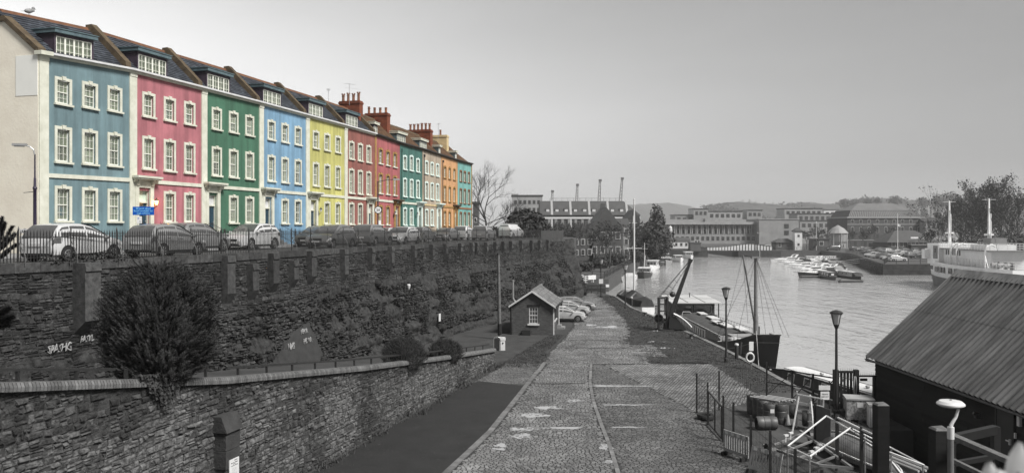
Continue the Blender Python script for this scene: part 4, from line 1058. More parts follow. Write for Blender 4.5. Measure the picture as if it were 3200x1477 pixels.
# blue road sign
p = on_road(450, 2.55); bs = thing('road_sign', 'blue rectangular road sign warning large vehicles before the pink house', 'sign', (p.x,p.y,ROAD+.1), 0)
vx = Vector((1,.12,0)).normalized(); Mb = frame_M((0,-.06,0), vx, (0,0,1))
M_blue = pm('sign_blue', S(0,84,176), S(0,76,164), 3., .4); M_cyan = flat('sign_text_blue', S(150,222,245), .5)
ob('post', MB().tube((-.12,0,0),(-.12,0,2.4),.04,n=8), M_iron, bs)
ob('panel', MB().add([Mb @ Vector((x,z,d)) for d in (0,.03) for x,z in ((-.55,1.95),(.55,1.95),(.55,2.4),(-.55,2.4))], [(3,2,1,0),(4,5,6,7),(0,1,5,4),(1,2,6,5),(2,3,7,6),(3,0,4,7)]), M_blue, bs)
for k, tx_ in enumerate(('80 yards ahead','Road unsuitable for','large vehicles')): text_mesh(tx_, .125, Mb @ Matrix.Translation((0, 2.26-.125*k, .034)), M_cyan, parent=bs)
ob('parking_plate', MB().add([Mb @ Vector((x-.2,z,d)) for d in (0,.03) for x,z in ((-.12,1.5),(.12,1.5),(.12,1.88),(-.12,1.88))], [(3,2,1,0),(4,5,6,7),(0,1,5,4),(1,2,6,5),(2,3,7,6),(3,0,4,7)]), M_sign, bs)
text_mesh('P', .16, Mb @ Matrix.Translation((-.25, 1.7, .034)), M_blue, parent=bs)
for k in range(3): text_mesh('----', .08, Mb @ Matrix.Translation((-.16, 1.62-.05*k, .034)), M_ink, parent=bs)
# street name plate by the gable
p = on_road(93, 2.75); sp = thing('street_name_plate', 'white street name plate on low posts by the gable', 'sign', (p.x,p.y,ROAD+.1), 0)
vx = Vector((1,-.2,0)).normalized(); Ms = frame_M((0,0,0), vx, (0,0,1))
ob('plate', MB().add([Ms @ Vector((x,z,d)) for d in (0,.03) for x,z in ((-.5,1.0),(.62,1.0),(.62,1.2),(-.5,1.2))], [(3,2,1,0),(4,5,6,7),(0,1,5,4),(1,2,6,5),(2,3,7,6),(3,0,4,7)]), M_sign, sp)
text_mesh('JUBILEE PLACE', .14, Ms @ Matrix.Translation((.06,1.05,.034)), M_ink, parent=sp, bold=.004)
for x in (-.28,.4): ob('post', MB().add([Ms @ Vector((a,z,d)) for d in (-.05,-.005) for a,z in ((x-.04,0),(x+.04,0),(x+.04,1.22),(x-.04,1.22))], [(3,2,1,0),(4,5,6,7),(0,1,5,4),(1,2,6,5),(2,3,7,6),(3,0,4,7)]), M_iron, sp)
# ------------------------------------------------------------------ quay surface: setts, kerb lines, asphalt, grass
M_sett = pm('stone_sett', .21, .07, .45, .42, .25, 30., tone=.6, spec=.6)
M_sett2 = pm('grey_sett', .125, .05, .45, .5, .25, 30., tone=.6, spec=.6)
LE = [(20,-4.6),(29.9,-2.44),(35,-1.17),(42.1,.08),(48.75,1.19),(52.9,2.0),(58,2.6),(66,4.2),(74,5.6),(84,6.3),(95,7.6),(104,8.8),(112,9.6)]   # left edge of the sett lane (distance, x)
RE = [(20,3.6),(29.5,3.9),(32,4.03),(35.3,4.09),(39.2,4.16),(42.8,4.3),(47.1,4.59),(54,5.35)]                                           # kerb in the middle of the lane
QE = [(54,9.2),(58,9.6),(63,9.0),(70,10.2),(78,11.0),(90,11.5),(100,11.6),(110,11.4)]                                                   # where setts give way to grass
def at(tab, Z): return float(np.interp(Z, [a for a, c in tab], [c for a, c in tab]))
def setts(name, inside, z0, z1, x0, x1, ch, ln, mat, parent, ang=0., keep=0, wav=0., zoff=.0):
    """rows of setts (rows run across, turned by ang) inside a region; nearest ones become parts"""
    ca, sa_ = math.cos(ang), math.sin(ang); cx_, cz_ = (x0+x1)/2, (z0+z1)/2; hw = max(x1-x0, z1-z0)*.75
    V = []; T = []; z = -hw if ang else z0-cz_
    zend = hw if ang else z1-cz_
    xr = hw if ang else (x1-x0)/2
    while z < zend:
        h = ch*ru(.88,1.1); x = -xr - ru(0, ln)
        while x < xr:
            l = ln*ru(.7,1.35); mx, mz = x+l/2, z+h/2
            if wav: mz += wav*math.sin(mx*1.6)
            X = cx_+mx*ca-mz*sa_; Z = cz_+mx*sa_+mz*ca
            if inside(X, Z):
                a, b2 = l/2-.012, h/2-.011; hh = .018+ru(-.007,.007) + .012*mn.noise(Vector((X*.5, Z*.5, 0))) + zoff
                g = .014; q = []
                for kk, (dx, dz, zz) in enumerate(((-a,-b2,-.02),(a,-b2,-.02),(a,b2,-.02),(-a,b2,-.02),(-a+g,-b2+g,hh),(a-g,-b2+g,hh),(a-g,b2-g,hh),(-a+g,b2-g,hh))):
                    dx += ru(-.006,.006); dz += ru(-.006,.006); q.append((X+dx*ca-dz*sa_, Z+dx*sa_+dz*ca, zz+ru(-.004,.004)*(zz > 0)))
                V.append(q); T.append(max(0, min(1, .5+.35*mn.noise(Vector((X*.3,Z*.3,2)))+ru(-.35,.35))))
            x += l
        z += h
    fs0 = [(4,5,6,7),(0,1,5,4),(1,2,6,5),(2,3,7,6),(3,0,4,7)]
    order = sorted(range(len(V)), key=lambda i: V[i][0][1])
    for i in order[:keep]:
        mb = MB().add(V[i], fs0); mb.c = [T[i]]*5; ob('sett', mb, mat, parent)
    mb = MB(); mb.c = []
    for i in order[keep:]: mb.add(V[i], fs0); mb.c += [T[i]]*5
    ob('sett_paving', mb, mat, parent, kind='stuff')
lane = ob('cobbled_lane', MB().grid([[(at(LE,Z),Z,.004),(at(QE,Z) if Z > 54 else at(RE,Z),Z,.004)] for Z in np.linspace(20,112,60)]), pm('lane_joints', .035, .015, 2., .9, .4, 20.), kind='structure')
setts('lane', lambda X, Z: at(LE,Z)+.3 < X < at(RE,Z)-.12 and not (Z > 53.5), 27, 54, -5, 6, .135, .2, M_sett, lane, keep=150, wav=.05)
setts('lane', lambda X, Z: at(LE,Z)+.2 < X < at(QE,Z)+.5*mn.noise(Vector((X,Z,0))), 53.5, 112, 1, 12, .19, .25, M_sett, lane, wav=.12)
strip = ob('sett_yard', MB().grid([[(at(RE,Z)+.02,Z,.003),(9.0 if Z < 40 else min(13.2, 9+(Z-40)*.75),Z,.003)] for Z in np.linspace(20,54,40)]), MATS['lane_joints'], kind='structure')
def edge_r(Z): return 9.0 if Z < 40 else 9.0 - (Z-40)*.22
setts('yard', lambda X, Z: at(RE,Z)+.14 < X < edge_r(Z)-.1, 27, 53, 4, 9.2, .115, .21, M_sett2, strip, keep=150)
setts('yard', lambda X, Z: edge_r(Z)-.02 < X < 13.3 and 39.5 < Z < 53.2 and (X-9)*.9 < (Z-38.6), 39.5, 54, 5, 13.5, .17, .3, M_sett, strip, ang=R(68))
setts('slip', lambda X, Z: 9.2 < X < 10.9 and 56.5 < Z < 62 and not (58.8 < Z < 59.4), 56, 62.5, 9, 11, .16, .26, M_sett, strip)
# kerbs: the middle line of long stones and the left edge
kl = thing('lane_kerb', 'curving line of long kerb stones down the middle of the lane', 'kerb', (0,0,0))
M_ks = pm('kerb_grey', .2, .09, 2.5, .6, .2, 20., rand=.25)
def kerbst(tab, x_off, w, par, hh, step):
    def f(a, b2, k):
        d = (b2-a).normalized(); n = Vector((d.y,-d.x,0)); a = a+d*.015; b2 = b2-d*.015
        q = [a-n*w/2, a+n*w/2, b2+n*w/2, b2-n*w/2]; h = hh+ru(-.01,.01)
        ob('stone', MB().add([(x.x,x.y,-.02) for x in q]+[(x.x,x.y,h) for x in q], [(4,5,6,7),(0,1,5,4),(1,2,6,5),(2,3,7,6),(3,0,4,7)]), M_ks, par)
    run([(at(tab,Z)+x_off, Z, 0) for Z in np.linspace(24,54,14)], step, f)
kerbst(RE, .0, .17, kl, .03, .7)
k2 = thing('pavement_kerb', 'straight stone kerb between the asphalt strip and the lane', 'kerb', (0,0,0)); kerbst(LE, .1, .24, k2, .06, .9)
slab('asphalt_strip', [(.273*20-15.6+.1,20),(at(LE,20),20),(at(LE,29.9),29.9),(at(LE,35),35),(at(LE,42.1),42.1),(at(LE,45.8),45.8),(-1.9,47.2),(.273*46-15.6+.4,46.2)], .035, -.1, M_asph)
setts('apron', lambda X, Z: .273*Z-15.0 < X < at(LE,Z)-.05 and 46.5 < Z < 53.5 and X > -2.3+.3*nz(X,Z) , 46.5, 54, -3, 2, .14, .22, M_sett2, lane)
# drain lines across the lane
for k, Z in enumerate((46.5, 60.5, 64.5)):
    g_ = thing('drain_channel', ('dark drain channel crossing the lane by the asphalt', 'dark drain channel crossing the lane near the crane', 'dark drain channel crossing the lane beside the brick shed')[k], 'drain', (0,0,0))
    x0_, x1_ = at(LE,Z)+.3, (at(RE,Z)-.3 if Z < 54 else 9)
    ob('channel', MB().grid([[(x, Z+.04*math.sin(x*2)-.06, .034), (x, Z+.04*math.sin(x*2)+.06, .034)] for x in np.linspace(x0_, x1_, 20)]), M_dark, g_)
# puddles
M_pud = pm('puddle_water', .8, .7, 3., .04, metal=.85)
def puddle(px, py, w, d, label):
    c = G(px, py); mb = MB(); pts = []
    for i in range(28):
        t = 2*math.pi*i/28; r = 1+.8*mn.noise(Vector((math.cos(t)*1.3+px, math.sin(t)*1.3, 1)))+.45*mn.noise(Vector((math.cos(t)*3+px, math.sin(t)*4, 1)))
        pts.append((c.x+1.35*w*r*math.cos(t), c.y+1.4*d*r*math.sin(t), .021))
    ob('puddle', MB().quad(*pts), M_pud, label=label, cat='puddle', group='puddles on the setts')
for px, py, w, d, lab in ((1712,1274,.5,.22,'long puddle beside the asphalt kerb, furthest of its cluster'),(1668,1297,.45,.3,'bright puddle low in the lane right of the asphalt strip'),(1795,1252,.35,.2,'small puddle near the middle kerb, far part of the lane'),(1640,1340,.5,.25,'wide bright puddle in the lane before the two round ones'),(1755,1337,.75,.14,'thin long puddle across the middle of the lane'),(1625,1362,.35,.28,'round bright puddle nearest the left kerb'),(1565,1392,.22,.2,'small puddle on the left side of the near lane'),(1563,1403,.2,.12,'smallest puddle on the left side of the near lane'),(1894,1396,.2,.3,'bright puddle against the middle kerb'),(1903,1442,.16,.16,'little puddle nearest the camera by the middle kerb'),(1935,1206,1.4,.14,'very long thin puddle on the far sett yard'),(1950,1265,.9,.1,'thin puddle across the sett yard'),(1955,1335,.6,.07,'thin puddle on the near sett yard'),(1905,1022,.8,.5,'pale puddle on the lane level with the brick shed'),(1835,1015,.6,.5,'pale puddle just right of the brick shed steps'),(2065,1034,.5,.35,'puddle at the foot of the quay crane'),(1850,966,.9,.5,'far puddle beside the parked cars'),(2075,1087,.8,.28,'puddle on the grass edge near the quay'),(2050,1068,.6,.25,'puddle left of the grass bank'),(1672,1160,.3,.22,'puddle by the kerb at the head of the asphalt strip')):
    puddle(px, py, w, d, lab)
# moss and grass along the quay: one uncountable mass each
M_grass = pm('quay_grass', .065, .025, 1.2, .95, .3)
def grass(name, inside, x0, x1, z0, z1, n, hgt, mat, label, lean=.5):
    mb = MB(); k = 0
    while k < n:
        X, Z = ru(x0,x1), ru(z0,z1); k += 1
        dn = mn.noise(Vector((X*.45, Z*.45, 8)))
        if not inside(X, Z, dn): continue
        for q in range(3):
            h = hgt*ru(.4,1.2)*(1+.8*max(0,dn)); a = ru(0,6.3); w_ = ru(.01,.03); dx, dz = math.cos(a), math.sin(a); ox, oz = X+ru(-.1,.1), Z+ru(-.1,.1)
            mb.add([(ox-dz*w_, oz+dx*w_, 0), (ox+dz*w_, oz-dx*w_, 0), (ox+dx*h*lean, oz+dz*h*lean, h)], [(0,1,2)])
    return ob(name, mb, mat, label=label, kind='stuff')
def qx(Z): return float(np.interp(Z, [39,45,60.5,71.4,81.8,91,106], [16.2,16.2,16,15.3,14.7,13.8,13.9]))
grass('quay_grass', lambda X, Z, d: X < qx(Z)-.3 and (X > (13.2 if Z < 53.6 else at(QE,Z)-.6)+1.2*d), 8.5, 16.2, 44, 108, 26000, .05, M_grass, 'rough grass and moss along the quay edge')
grass('wall_weeds', lambda X, Z, d: .273*Z-15.6 < X < .273*Z-15.6+.55+.5*d, -12, -.4, 20, 53.5, 9000, .22, pm('weed_green', .07, .03, 2., .9), 'weeds and ivy along the foot of the low wall', .8)
grass('shed_grass', lambda X, Z, d: X < at(LE,Z)-.1+.4*d and X > .273*Z-15.6+.3 and Z > 52, -2, 5, 50, 68, 9000, .07, M_grass, 'grass patch before the brick shed')
def plate(pts, z, mat, name, label): return ob(name, MB().quad(*[(x,y,z) for x,y in pts]), mat, kind='structure')
plate([(8.2,54),(13.2,53.6),(14,45),(15.9,45),(15.6,60),(15,71),(14.4,82),(13.5,91),(13.6,105),(11.8,105),(11.8,90),(11,78),(10.2,70),(9.2,63),(9.8,58)], .003, pm('mossy_earth', .055, .02, .9, .95, .6, 16.), 'grass_verge', None)
plate([(-4.4,43),(-1.2,52.8),(-3,60),(-2,68),(4,68),(3.4,62),(2.2,56),(1.2,50),(-1.5,47.5)], .0025, MATS['mossy_earth'], 'mossy_ground', None)

# leaf litter and grit on the asphalt
pts_ = MB(); pts_.c = []
for i in range(2600):
    Z = ru(24,46); x0_ = .273*Z-15.4; x1_ = at(LE,Z); f_ = rnd()**2.2; X = x0_+(x1_-x0_)*f_; s_ = ru(.01,.035); a = ru(0,6.28)
    pts_.add([(X-s_*math.cos(a),Z-s_*math.sin(a),.038),(X+s_*.5*math.sin(a),Z-s_*.5*math.cos(a),.042),(X+s_*math.cos(a),Z+s_*math.sin(a),.038),(X-s_*.5*math.sin(a),Z+s_*.5*math.cos(a),.045)],[(0,1,2,3)]); pts_.c.append(ru(0,1))
ob('leaf_litter', pts_, pm('dead_leaf', .09, .03, 3., .9, tone=.8), label='fallen leaves and grit scattered on the asphalt strip', kind='stuff')
# ------------------------------------------------------------------ plants
M_conif = pm('conifer_green', .038, .012, 1.2, .9, rand=.1, tone=.85)
M_leafd = pm('dark_leaf', .03, .012, 1.5, .7, tone=.6)
M_twig = pm('bare_twig', .1, .05, 3., .9)
M_bark = pm('bark', .07, .03, 3., .95, .5, 12.)
def sprays(mb, pts, ln, wd, needles, rngz=.5):
    """needle sprays: thin blades round a short stem pointing along n"""
    for p, n in pts:
        n = Vector(n).normalized(); a = n.orthogonal().normalized(); b2 = n.cross(a); L_ = ln*ru(.7,1.3); v = ru(0,1)
        k0 = len(mb.f)
        for i in range(needles):
            t = i/needles; th = ru(0,6.28); k = (a*math.cos(th)+b2*math.sin(th)); o = p+n*L_*t
            tip = o + (k*.75+n*.8)*wd*(1.15-.6*t); sd_ = k.cross(n)*wd*.12
            mb.add([o-sd_, o+sd_, tip], [(0,1,2)])
        mb.c += [v]*(len(mb.f)-k0)
def conifer(name, label, base, outline, n, ln, wd, needles, cat='bush', lobes=6, trunk=True):
    """outline: (height, radius) profile"""
    t = thing(name, label, cat, base); hs_ = [h for h, r in outline]; rs_ = [r for h, r in outline]; pts = []
    for i in range(n):
        h = ru(hs_[0], hs_[-1]); r = float(np.interp(h, hs_, rs_)); th = ru(0, 6.283)
        rr = r*(1+.3*mn.noise(Vector((math.cos(th)*2, math.sin(th)*2, h*1.3))) + .18*mn.noise(Vector((math.cos(th)*5, math.sin(th)*5, h*3)))) * (1-abs(ru(-.32,.32))**1.1)
        p = Vector((rr*math.cos(th), rr*math.sin(th), h)); d = Vector((math.cos(th), math.sin(th), .55+.4*(h-hs_[0])/(hs_[-1]-hs_[0])+ru(-.3,.4)))
        pts.append((p, d))
    mb = MB(); mb.c = []; sprays(mb, pts, ln, wd, needles)
    for i in range(n//40):                          # long shoots that break the outline
        h = ru(hs_[0]+.25*(hs_[-1]-hs_[0]), hs_[-1]); r = float(np.interp(h, hs_, rs_)); th = ru(0, 6.283)
        sprays(mb, [(Vector((r*.95*math.cos(th), r*.95*math.sin(th), h)), Vector((math.cos(th), math.sin(th), .9+ru(-.2,.5))))], ln*1.5, wd*1.1, needles*3)
    ob('foliage', mb, M_conif, t)
    # dark inner mass of branches keeps the sky out
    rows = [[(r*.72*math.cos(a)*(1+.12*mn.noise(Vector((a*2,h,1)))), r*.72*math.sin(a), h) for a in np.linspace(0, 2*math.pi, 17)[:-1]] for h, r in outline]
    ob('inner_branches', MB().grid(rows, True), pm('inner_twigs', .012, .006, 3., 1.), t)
    if trunk: ob('trunk', MB().tube((0,0,-1.2),(0,0,hs_[-1]*.6),.16,.05,8), M_bark, t)
    return t
# the big conifer growing on the ramp in front of the cliff
Zc = 25.0; pc = lpt(Zc) - LN*.25
cz = zcope(Zc)
bp_ = P(494, 1000, 22.7)
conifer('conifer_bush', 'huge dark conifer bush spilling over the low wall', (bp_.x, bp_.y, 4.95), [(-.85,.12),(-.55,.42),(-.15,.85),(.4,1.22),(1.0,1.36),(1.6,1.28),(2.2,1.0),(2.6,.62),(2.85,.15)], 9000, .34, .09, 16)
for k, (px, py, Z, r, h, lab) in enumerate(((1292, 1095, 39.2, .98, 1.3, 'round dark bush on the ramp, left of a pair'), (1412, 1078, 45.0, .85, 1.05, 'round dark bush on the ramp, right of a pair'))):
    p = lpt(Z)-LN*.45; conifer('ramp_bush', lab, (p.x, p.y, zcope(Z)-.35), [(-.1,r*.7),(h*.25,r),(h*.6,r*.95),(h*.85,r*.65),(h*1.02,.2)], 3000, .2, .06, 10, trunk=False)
# ivy hanging below the big conifer and on the parapet
def leaves(name, pts, size, mat, label=None, parent=None, cat=None, kind=None, group=None):
    mb = MB(); mb.c = []
    for p, n in pts:
        n = Vector(n).normalized(); a = n.orthogonal().normalized(); a.rotate(Matrix.Rotation(ru(0,6.28), 3, n)); b2 = n.cross(a); s_ = size*ru(.6,1.4)
        mb.add([p-a*s_, p-b2*s_*.6+n*s_*.2, p+a*s_, p+b2*s_*.6+n*s_*.2], [(0,1,2,3)]); mb.c.append(ru(0,1))
    return ob(name, mb, mat, parent, label=label, cat=cat, kind=kind, group=group)
pts = []
for i in range(1500):
    Z = ru(20.9,22.9); p = lpt(Z)+LN*ru(.02,.2); tz = ru(0,1); w_ = 1-abs(Z-21.9); 
    if rnd() > w_+.25: continue
    p.z = zcope(Z)+.1-tz*tz*1.0*w_; pts.append((p, LN+Vector((ru(-.5,.5),ru(-.5,.5),ru(0,.8)))))
leaves('ivy', pts, .045, M_leafd, 'ivy hanging over the low wall below the conifer', cat='ivy')
pts = []
for i in range(1100):
    s_ = ru(11.5,16); p = fpt(s_, 0, ru(-.35,.15)); p.z = ROAD+ru(-.1,.45)*abs(math.sin(s_*2.1)); pts.append((p, (ru(-1,1),ru(-1,1),1)))
leaves('parapet_weeds', pts, .05, M_leafd, 'scrubby weeds growing along the foot of the parade railing', kind='stuff')
pts = []
for i in range(700):
    Z = ru(38.6,39.6); p = lpt(Z)+LN*ru(.02,.14); p.z = zcope(Z)+.05-rnd()**2*.8; pts.append((p, LN+Vector((ru(-.5,.5),ru(-.5,.5),.4))))
leaves('ivy', pts, .04, M_leafd, 'ivy trailing over the low wall under the left ramp bush', cat='ivy')
# weeds on the cliff
pts = []
for i in range(16000):
    s_, z_ = ru(5, SE), ru(.6,7.2)
    if nz(s_, z_*1.5, 0, .5) + .25*nz(s_, z_, 5, 2.) < .2: continue
    q, d, n = csurf(s_, z_); pts.append((q + n*ru(.05,.45), n + Vector((ru(-.6,.6), ru(-.6,.6), ru(-.2,.9)))))
leaves('cliff_plants', pts, .04, pm('cliff_scrub', .06, .02, 1., .9, tone=.7), 'low scrub and moss clinging to the cliff', kind='stuff')
# pines at the left edge
def pine(name, label, base, shoots):
    t = thing(name, label, 'pine tree', base); mb = MB(); mb.c = []; br = MB()
    for (a, b2, r) in shoots:
        a, b2 = Vector(a), Vector(b2); br.path([a, a.lerp(b2,.5)+Vector((0,0,-.03)), b2], .02, 5)
        n = (b2-a).normalized(); p2 = []
        for i in range(150): p2.append((a.lerp(b2, ru(.15,1)), n + Vector((ru(-.25,.25),ru(-.25,.25),ru(0,.3)))))
        sprays(mb, p2, .1, r, 9)
    ob('needles', mb, M_conif, t); ob('branch', br, M_bark, t)
    ob('trunk', MB().tube((-.3,0,-1.5),(-.2,0,1.1),.07,.03,7), M_bark, t)
b0 = P(4, 735, 30.5)
pine('pine_tree', 'young pine with upright shoots at the left edge above the railing', (b0.x, b0.y, ROAD+.1), [((-.2,0,.3),(.12,0,1.35),.15),((-.2,0,.2),(.35,.1,1.25),.14),((-.1,0,.3),(.48,0,.95),.14),((-.1,0,.1),(.45,.1,.55),.13),((-.2,0,0),(-.1,.2,1.6),.15),((-.3,.1,.1),(-.35,0,1.0),.15),((-.1,0,0),(.3,-.1,.35),.13)])
b0 = P(4, 985, 20.5)
pine('pine_tree', 'pale pine branch tip poking in at the left edge below the parapet', (b0.x, b0.y, b0.z-.2), [((-.5,0,.0),(.15,0,.35),.16),((-.5,0,-.1),(.25,0,.15),.16),((-.4,0,-.1),(.15,0,-.05),.14)])

def bare_tree(name, label, base, h, spread, depth=5, r=.16, seed=1, lean=(0,0), mat=M_twig, group=None, leaf=None, nleaf=0, lsize=.15, up=.35, cat='tree', kids=3, low=0):
    rs = random.Random(seed); t = thing(name, label, cat, base, 0, group); tr = MB(); br = MB(); tips = []
    def grow(p, d, l, r_, lv):
        mb = tr if lv == 0 else br; n = 3 if lv < 2 else 2; q = p
        for i in range(n):
            d2 = (d + Vector((rs.uniform(-.16,.16), rs.uniform(-.16,.16), rs.uniform(-.02,.12)))).normalized()
            e = q + d2*l/n; rb = r_*(1-.3*(i+1)/n)
            mb.tube(q, e, r_*(1-.3*i/n), rb, 6 if lv < 2 else 4 if lv < 3 else 3, cap=False); q = e; d = d2
            if lv >= depth-2: tips.append((q.copy(), d2.copy()))
        if lv == 0 and low:
            for k in range(low):
                f_ = .25+.7*k/low; a = rs.uniform(0,6.283); o = Vector((math.cos(a), math.sin(a), rs.uniform(.25,.7))).normalized()
                grow(p.lerp(q, f_), o, l*rs.uniform(.75,1.0), r_*.45, 2)
        if lv < depth:
            for k in range(kids if lv < depth-1 else kids+1):
                a = rs.uniform(0, 6.283); s_ = spread*rs.uniform(.5,1.1); o = d.orthogonal().normalized(); o.rotate(Matrix.Rotation(a, 3, d))
                nd = (d + o*s_ + Vector((0,0,up*.4))).normalized()
                st_ = q if k < 2 else p.lerp(q, rs.uniform(.45,.9))
                grow(st_, nd, l*rs.uniform(.62,.82), r_*.58, lv+1)
    grow(Vector((0,0,-.2)), Vector((lean[0],lean[1],1)), h*.3, r, 0)
    ob('trunk', tr, M_bark, t, smooth=50); ob('crown', br, mat, t)
    if leaf and tips:
        pts = []
        for i in range(nleaf):
            p, d = tips[rs.randrange(len(tips))]; pts.append((p + Vector((rs.gauss(0,.35), rs.gauss(0,.35), rs.gauss(0,.3))), (rs.uniform(-1,1), rs.uniform(-1,1), rs.uniform(-.3,1))))
        leaves('leaf_clumps', pts, lsize, leaf, parent=t)
    return t
# ------------------------------------------------------------------ brick shed on the quay
m = bpy.data.materials.new('shed_brick'); m.use_nodes = True; t = m.node_tree; N = t.nodes; L = t.links; b = N['Principled BSDF']; b.inputs['Roughness'].default_value = .9
tc = N.new('ShaderNodeTexCoord'); br = N.new('ShaderNodeTexBrick'); br.inputs['Scale'].default_value = 1; br.inputs['Brick Width'].default_value = .225; br.inputs['Row Height'].default_value = .075; br.inputs['Mortar Size'].default_value = .006
br.inputs['Color1'].default_value = (.085,.085,.085,1); br.inputs['Color2'].default_value = (.045,.045,.045,1); br.inputs['Mortar'].default_value = (.1,.1,.1,1)
sx = N.new('ShaderNodeSeparateXYZ'); cb = N.new('ShaderNodeCombineXYZ'); ad = N.new('ShaderNodeMath'); ad.operation = 'ADD'
L.new(tc.outputs['Object'], sx.inputs[0]); L.new(sx.outputs[0], ad.inputs[0]); L.new(sx.outputs[1], ad.inputs[1]); L.new(ad.outputs[0], cb.inputs[0]); L.new(sx.outputs[2], cb.inputs[1]); L.new(cb.outputs[0], br.inputs['Vector'])
bp2 = N.new('ShaderNodeBump'); bp2.inputs['Distance'].default_value = .01; bp2.inputs['Strength'].default_value = .6; bp2.invert = True
L.new(br.outputs['Color'], b.inputs['Base Color']); L.new(br.outputs['Fac'], bp2.inputs['Height']); L.new(bp2.outputs[0], b.inputs['Normal']); M_shedbrick = m
SHD = math.atan2(75-67.8, 4.87-3.4); W, D, E_ = 3.45, 7.2, 2.5   # front width, depth, eaves height
sh = thing('brick_shed', 'small dark brick shed with a gabled tiled roof on the lane', 'shed', (0.02,68.3,0), -R(8))
fw = holes_wall(0, W, 0, E_, [(1.45,2.2,.95,2.35)], 0, .12); fw.add([(0,0,E_),(W,0,E_),(W/2,0,3.6)], [(0,1,2)])
fw.quad((W,0,0),(W,D,0),(W,D,E_),(W,0,E_)); fw.quad((0,D,0),(0,0,0),(0,0,E_),(0,D,E_)); fw.quad((W,D,0),(0,D,0),(0,D,E_),(W,D,E_)); fw.add([(W,D,E_),(0,D,E_),(W/2,D,3.6)], [(0,1,2)])
ob('wall', fw, M_shedbrick, sh)
wv = thing('window', None, None, (1.825,0,.95), parent=sh)
mb = MB().box(-.375,-.32,.02,.1,0,1.4).box(.32,.375,.02,.1,0,1.4).box(-.32,.32,.02,.1,0,.06).box(-.32,.32,.02,.1,1.34,1.4).box(-.32,.32,.02,.1,.67,.73)
for x in (-.11,.11): mb.box(x-.014,x+.014,.03,.09,.06,1.34)
for z in (.36,1.03): mb.box(-.32,.32,.032,.088,z-.014,z+.014)
ob('frame', mb, M_whiteg, wv); ob('pane', MB().quad((-.375,.07,0),(.375,.07,0),(.375,.07,1.4),(-.375,.07,1.4)), M_cargl, wv)
ob('sill', MB().box(-.5,.5,-.1,.1,-.14,0), M_whiteg, wv); ob('lintel', MB().box(-.55,.55,-.02,.06,1.4,1.62), M_dark, wv)
ov = .28
for sg, nm in ((-1,'left'),(1,'right')):
    xe = W/2+sg*(W/2+ov); ze = E_-ov*(1.1/(W/2))
    ob('bargeboard', MB().add([(W/2,-ov,3.62),(xe,-ov,ze-.02),(xe,-ov,ze+.14),(W/2,-ov,3.8),(W/2,-ov+.05,3.62),(xe,-ov+.05,ze-.02),(xe,-ov+.05,ze+.14),(W/2,-ov+.05,3.8)], [(0,1,2,3),(7,6,5,4),(0,4,5,1),(2,6,7,3),(1,5,6,2)]), M_whiteg, sh)
    ob('roof', MB().add([(W/2,-ov+.05,3.72),(xe,-ov+.05,ze+.06),(xe,D+ov,ze+.06),(W/2,D+ov,3.72)], [(0,1,2,3)]), M_slate if False else pm('shed_tiles_bed', .07, .04, 2., .9), sh)
M_shedtile = pm('shed_tile', .17, .08, 2., .85, .3, 14., rand=.3)
tile = MB().box(0,.56,0,.44,0,.03).mesh('tile'); tile.materials.append(M_shedtile)
sl_ = math.atan2(3.72-(E_-ov*.64+.06), W/2+ov); ln = math.hypot(W/2+ov, 3.72-(E_-ov*.64+.06))
for j in range(5):
    for i in range(15):
        y = -ov+.08+ i*.51 - (.25 if j % 2 else 0)
        if y > D+.1: continue
        y = max(y, -ov+.06)
        o = bpy.data.objects.new('tile', tile); C.objects.link(o); o.parent = sh
        dd = ln-(j+1)*ln/5; x = W/2 + dd*math.cos(sl_); z = 3.73 - dd*math.sin(sl_)
        o.matrix_local = Matrix.Translation((x, y, z)) @ Matrix.Rotation(sl_+.03, 4, 'Y') @ Matrix.Diagonal((.8,1.12,1,1))
ob('ridge', MB().prism([(W/2-.14,3.7),(W/2+.14,3.7),(W/2+.07,3.85),(W/2-.07,3.85)], -ov+.05, D+ov, 'y'), M_shedtile, sh)
ob('gutter', MB().box(W+ov-.06,W+ov+.06,-ov,D+ov,E_-.32,E_-.22), M_iron, sh)
ob('downpipe', MB().tube((W+.08,.12,0),(W+.08,.12,E_-.2),.05), M_whiteg, sh); ob('downpipe', MB().tube((W+.08,5.6,0.3),(W+.08,5.6,E_-.1),.05), M_whiteg, sh)
for y in (1.5,3.0):
    w2 = thing('side_window', None, None, (W,y,1.1), parent=sh); ob('pane', MB().box(.0,.012,-.25,.25,0,1.2), M_dark, w2); ob('sill', MB().box(-.02,.12,-.38,.38,-.12,0), M_whiteg, w2)
    ob('frame', MB().box(.0,.05,-.3,-.25,0,1.25).box(.0,.05,.25,.3,0,1.25).box(.0,.05,-.25,.25,1.2,1.25), M_iron, w2)
ob('door', MB().box(W,W+.03,4.3,5.2,.35,2.3), M_iron, sh)
ob('flue', MB().path([(.35,.5,2.7),(.1,.45,2.85),(.0,.45,3.1),(0,.45,4.5)], .09, 8).tube((0,.45,4.5),(0,.45,4.62),.13,n=8), M_steel, sh, smooth=40)
ob('drainpipe', MB().tube((-.12,.05,0),(-.12,.05,E_-.1),.08), M_black, sh)
ob('step', MB().box(W+.02,W+.7,4.2,5.3,0,.18), M_pave, sh); ob('step', MB().box(W+.02,W+.4,4.3,5.2,.18,.35), M_pave, sh)
ob('plinth_block', MB().box(.9,1.6,-.55,-.05,0,.45), M_dark, sh)
ob('wall_lamp', MB().bar((W,5.0,2.1),(W+.35,5.0,2.1),.05).lathe([(.04,0),(.12,.2),(.1,.26),(.02,.34)], 6, (W+.35,5.0,2.0)), M_iron, sh)
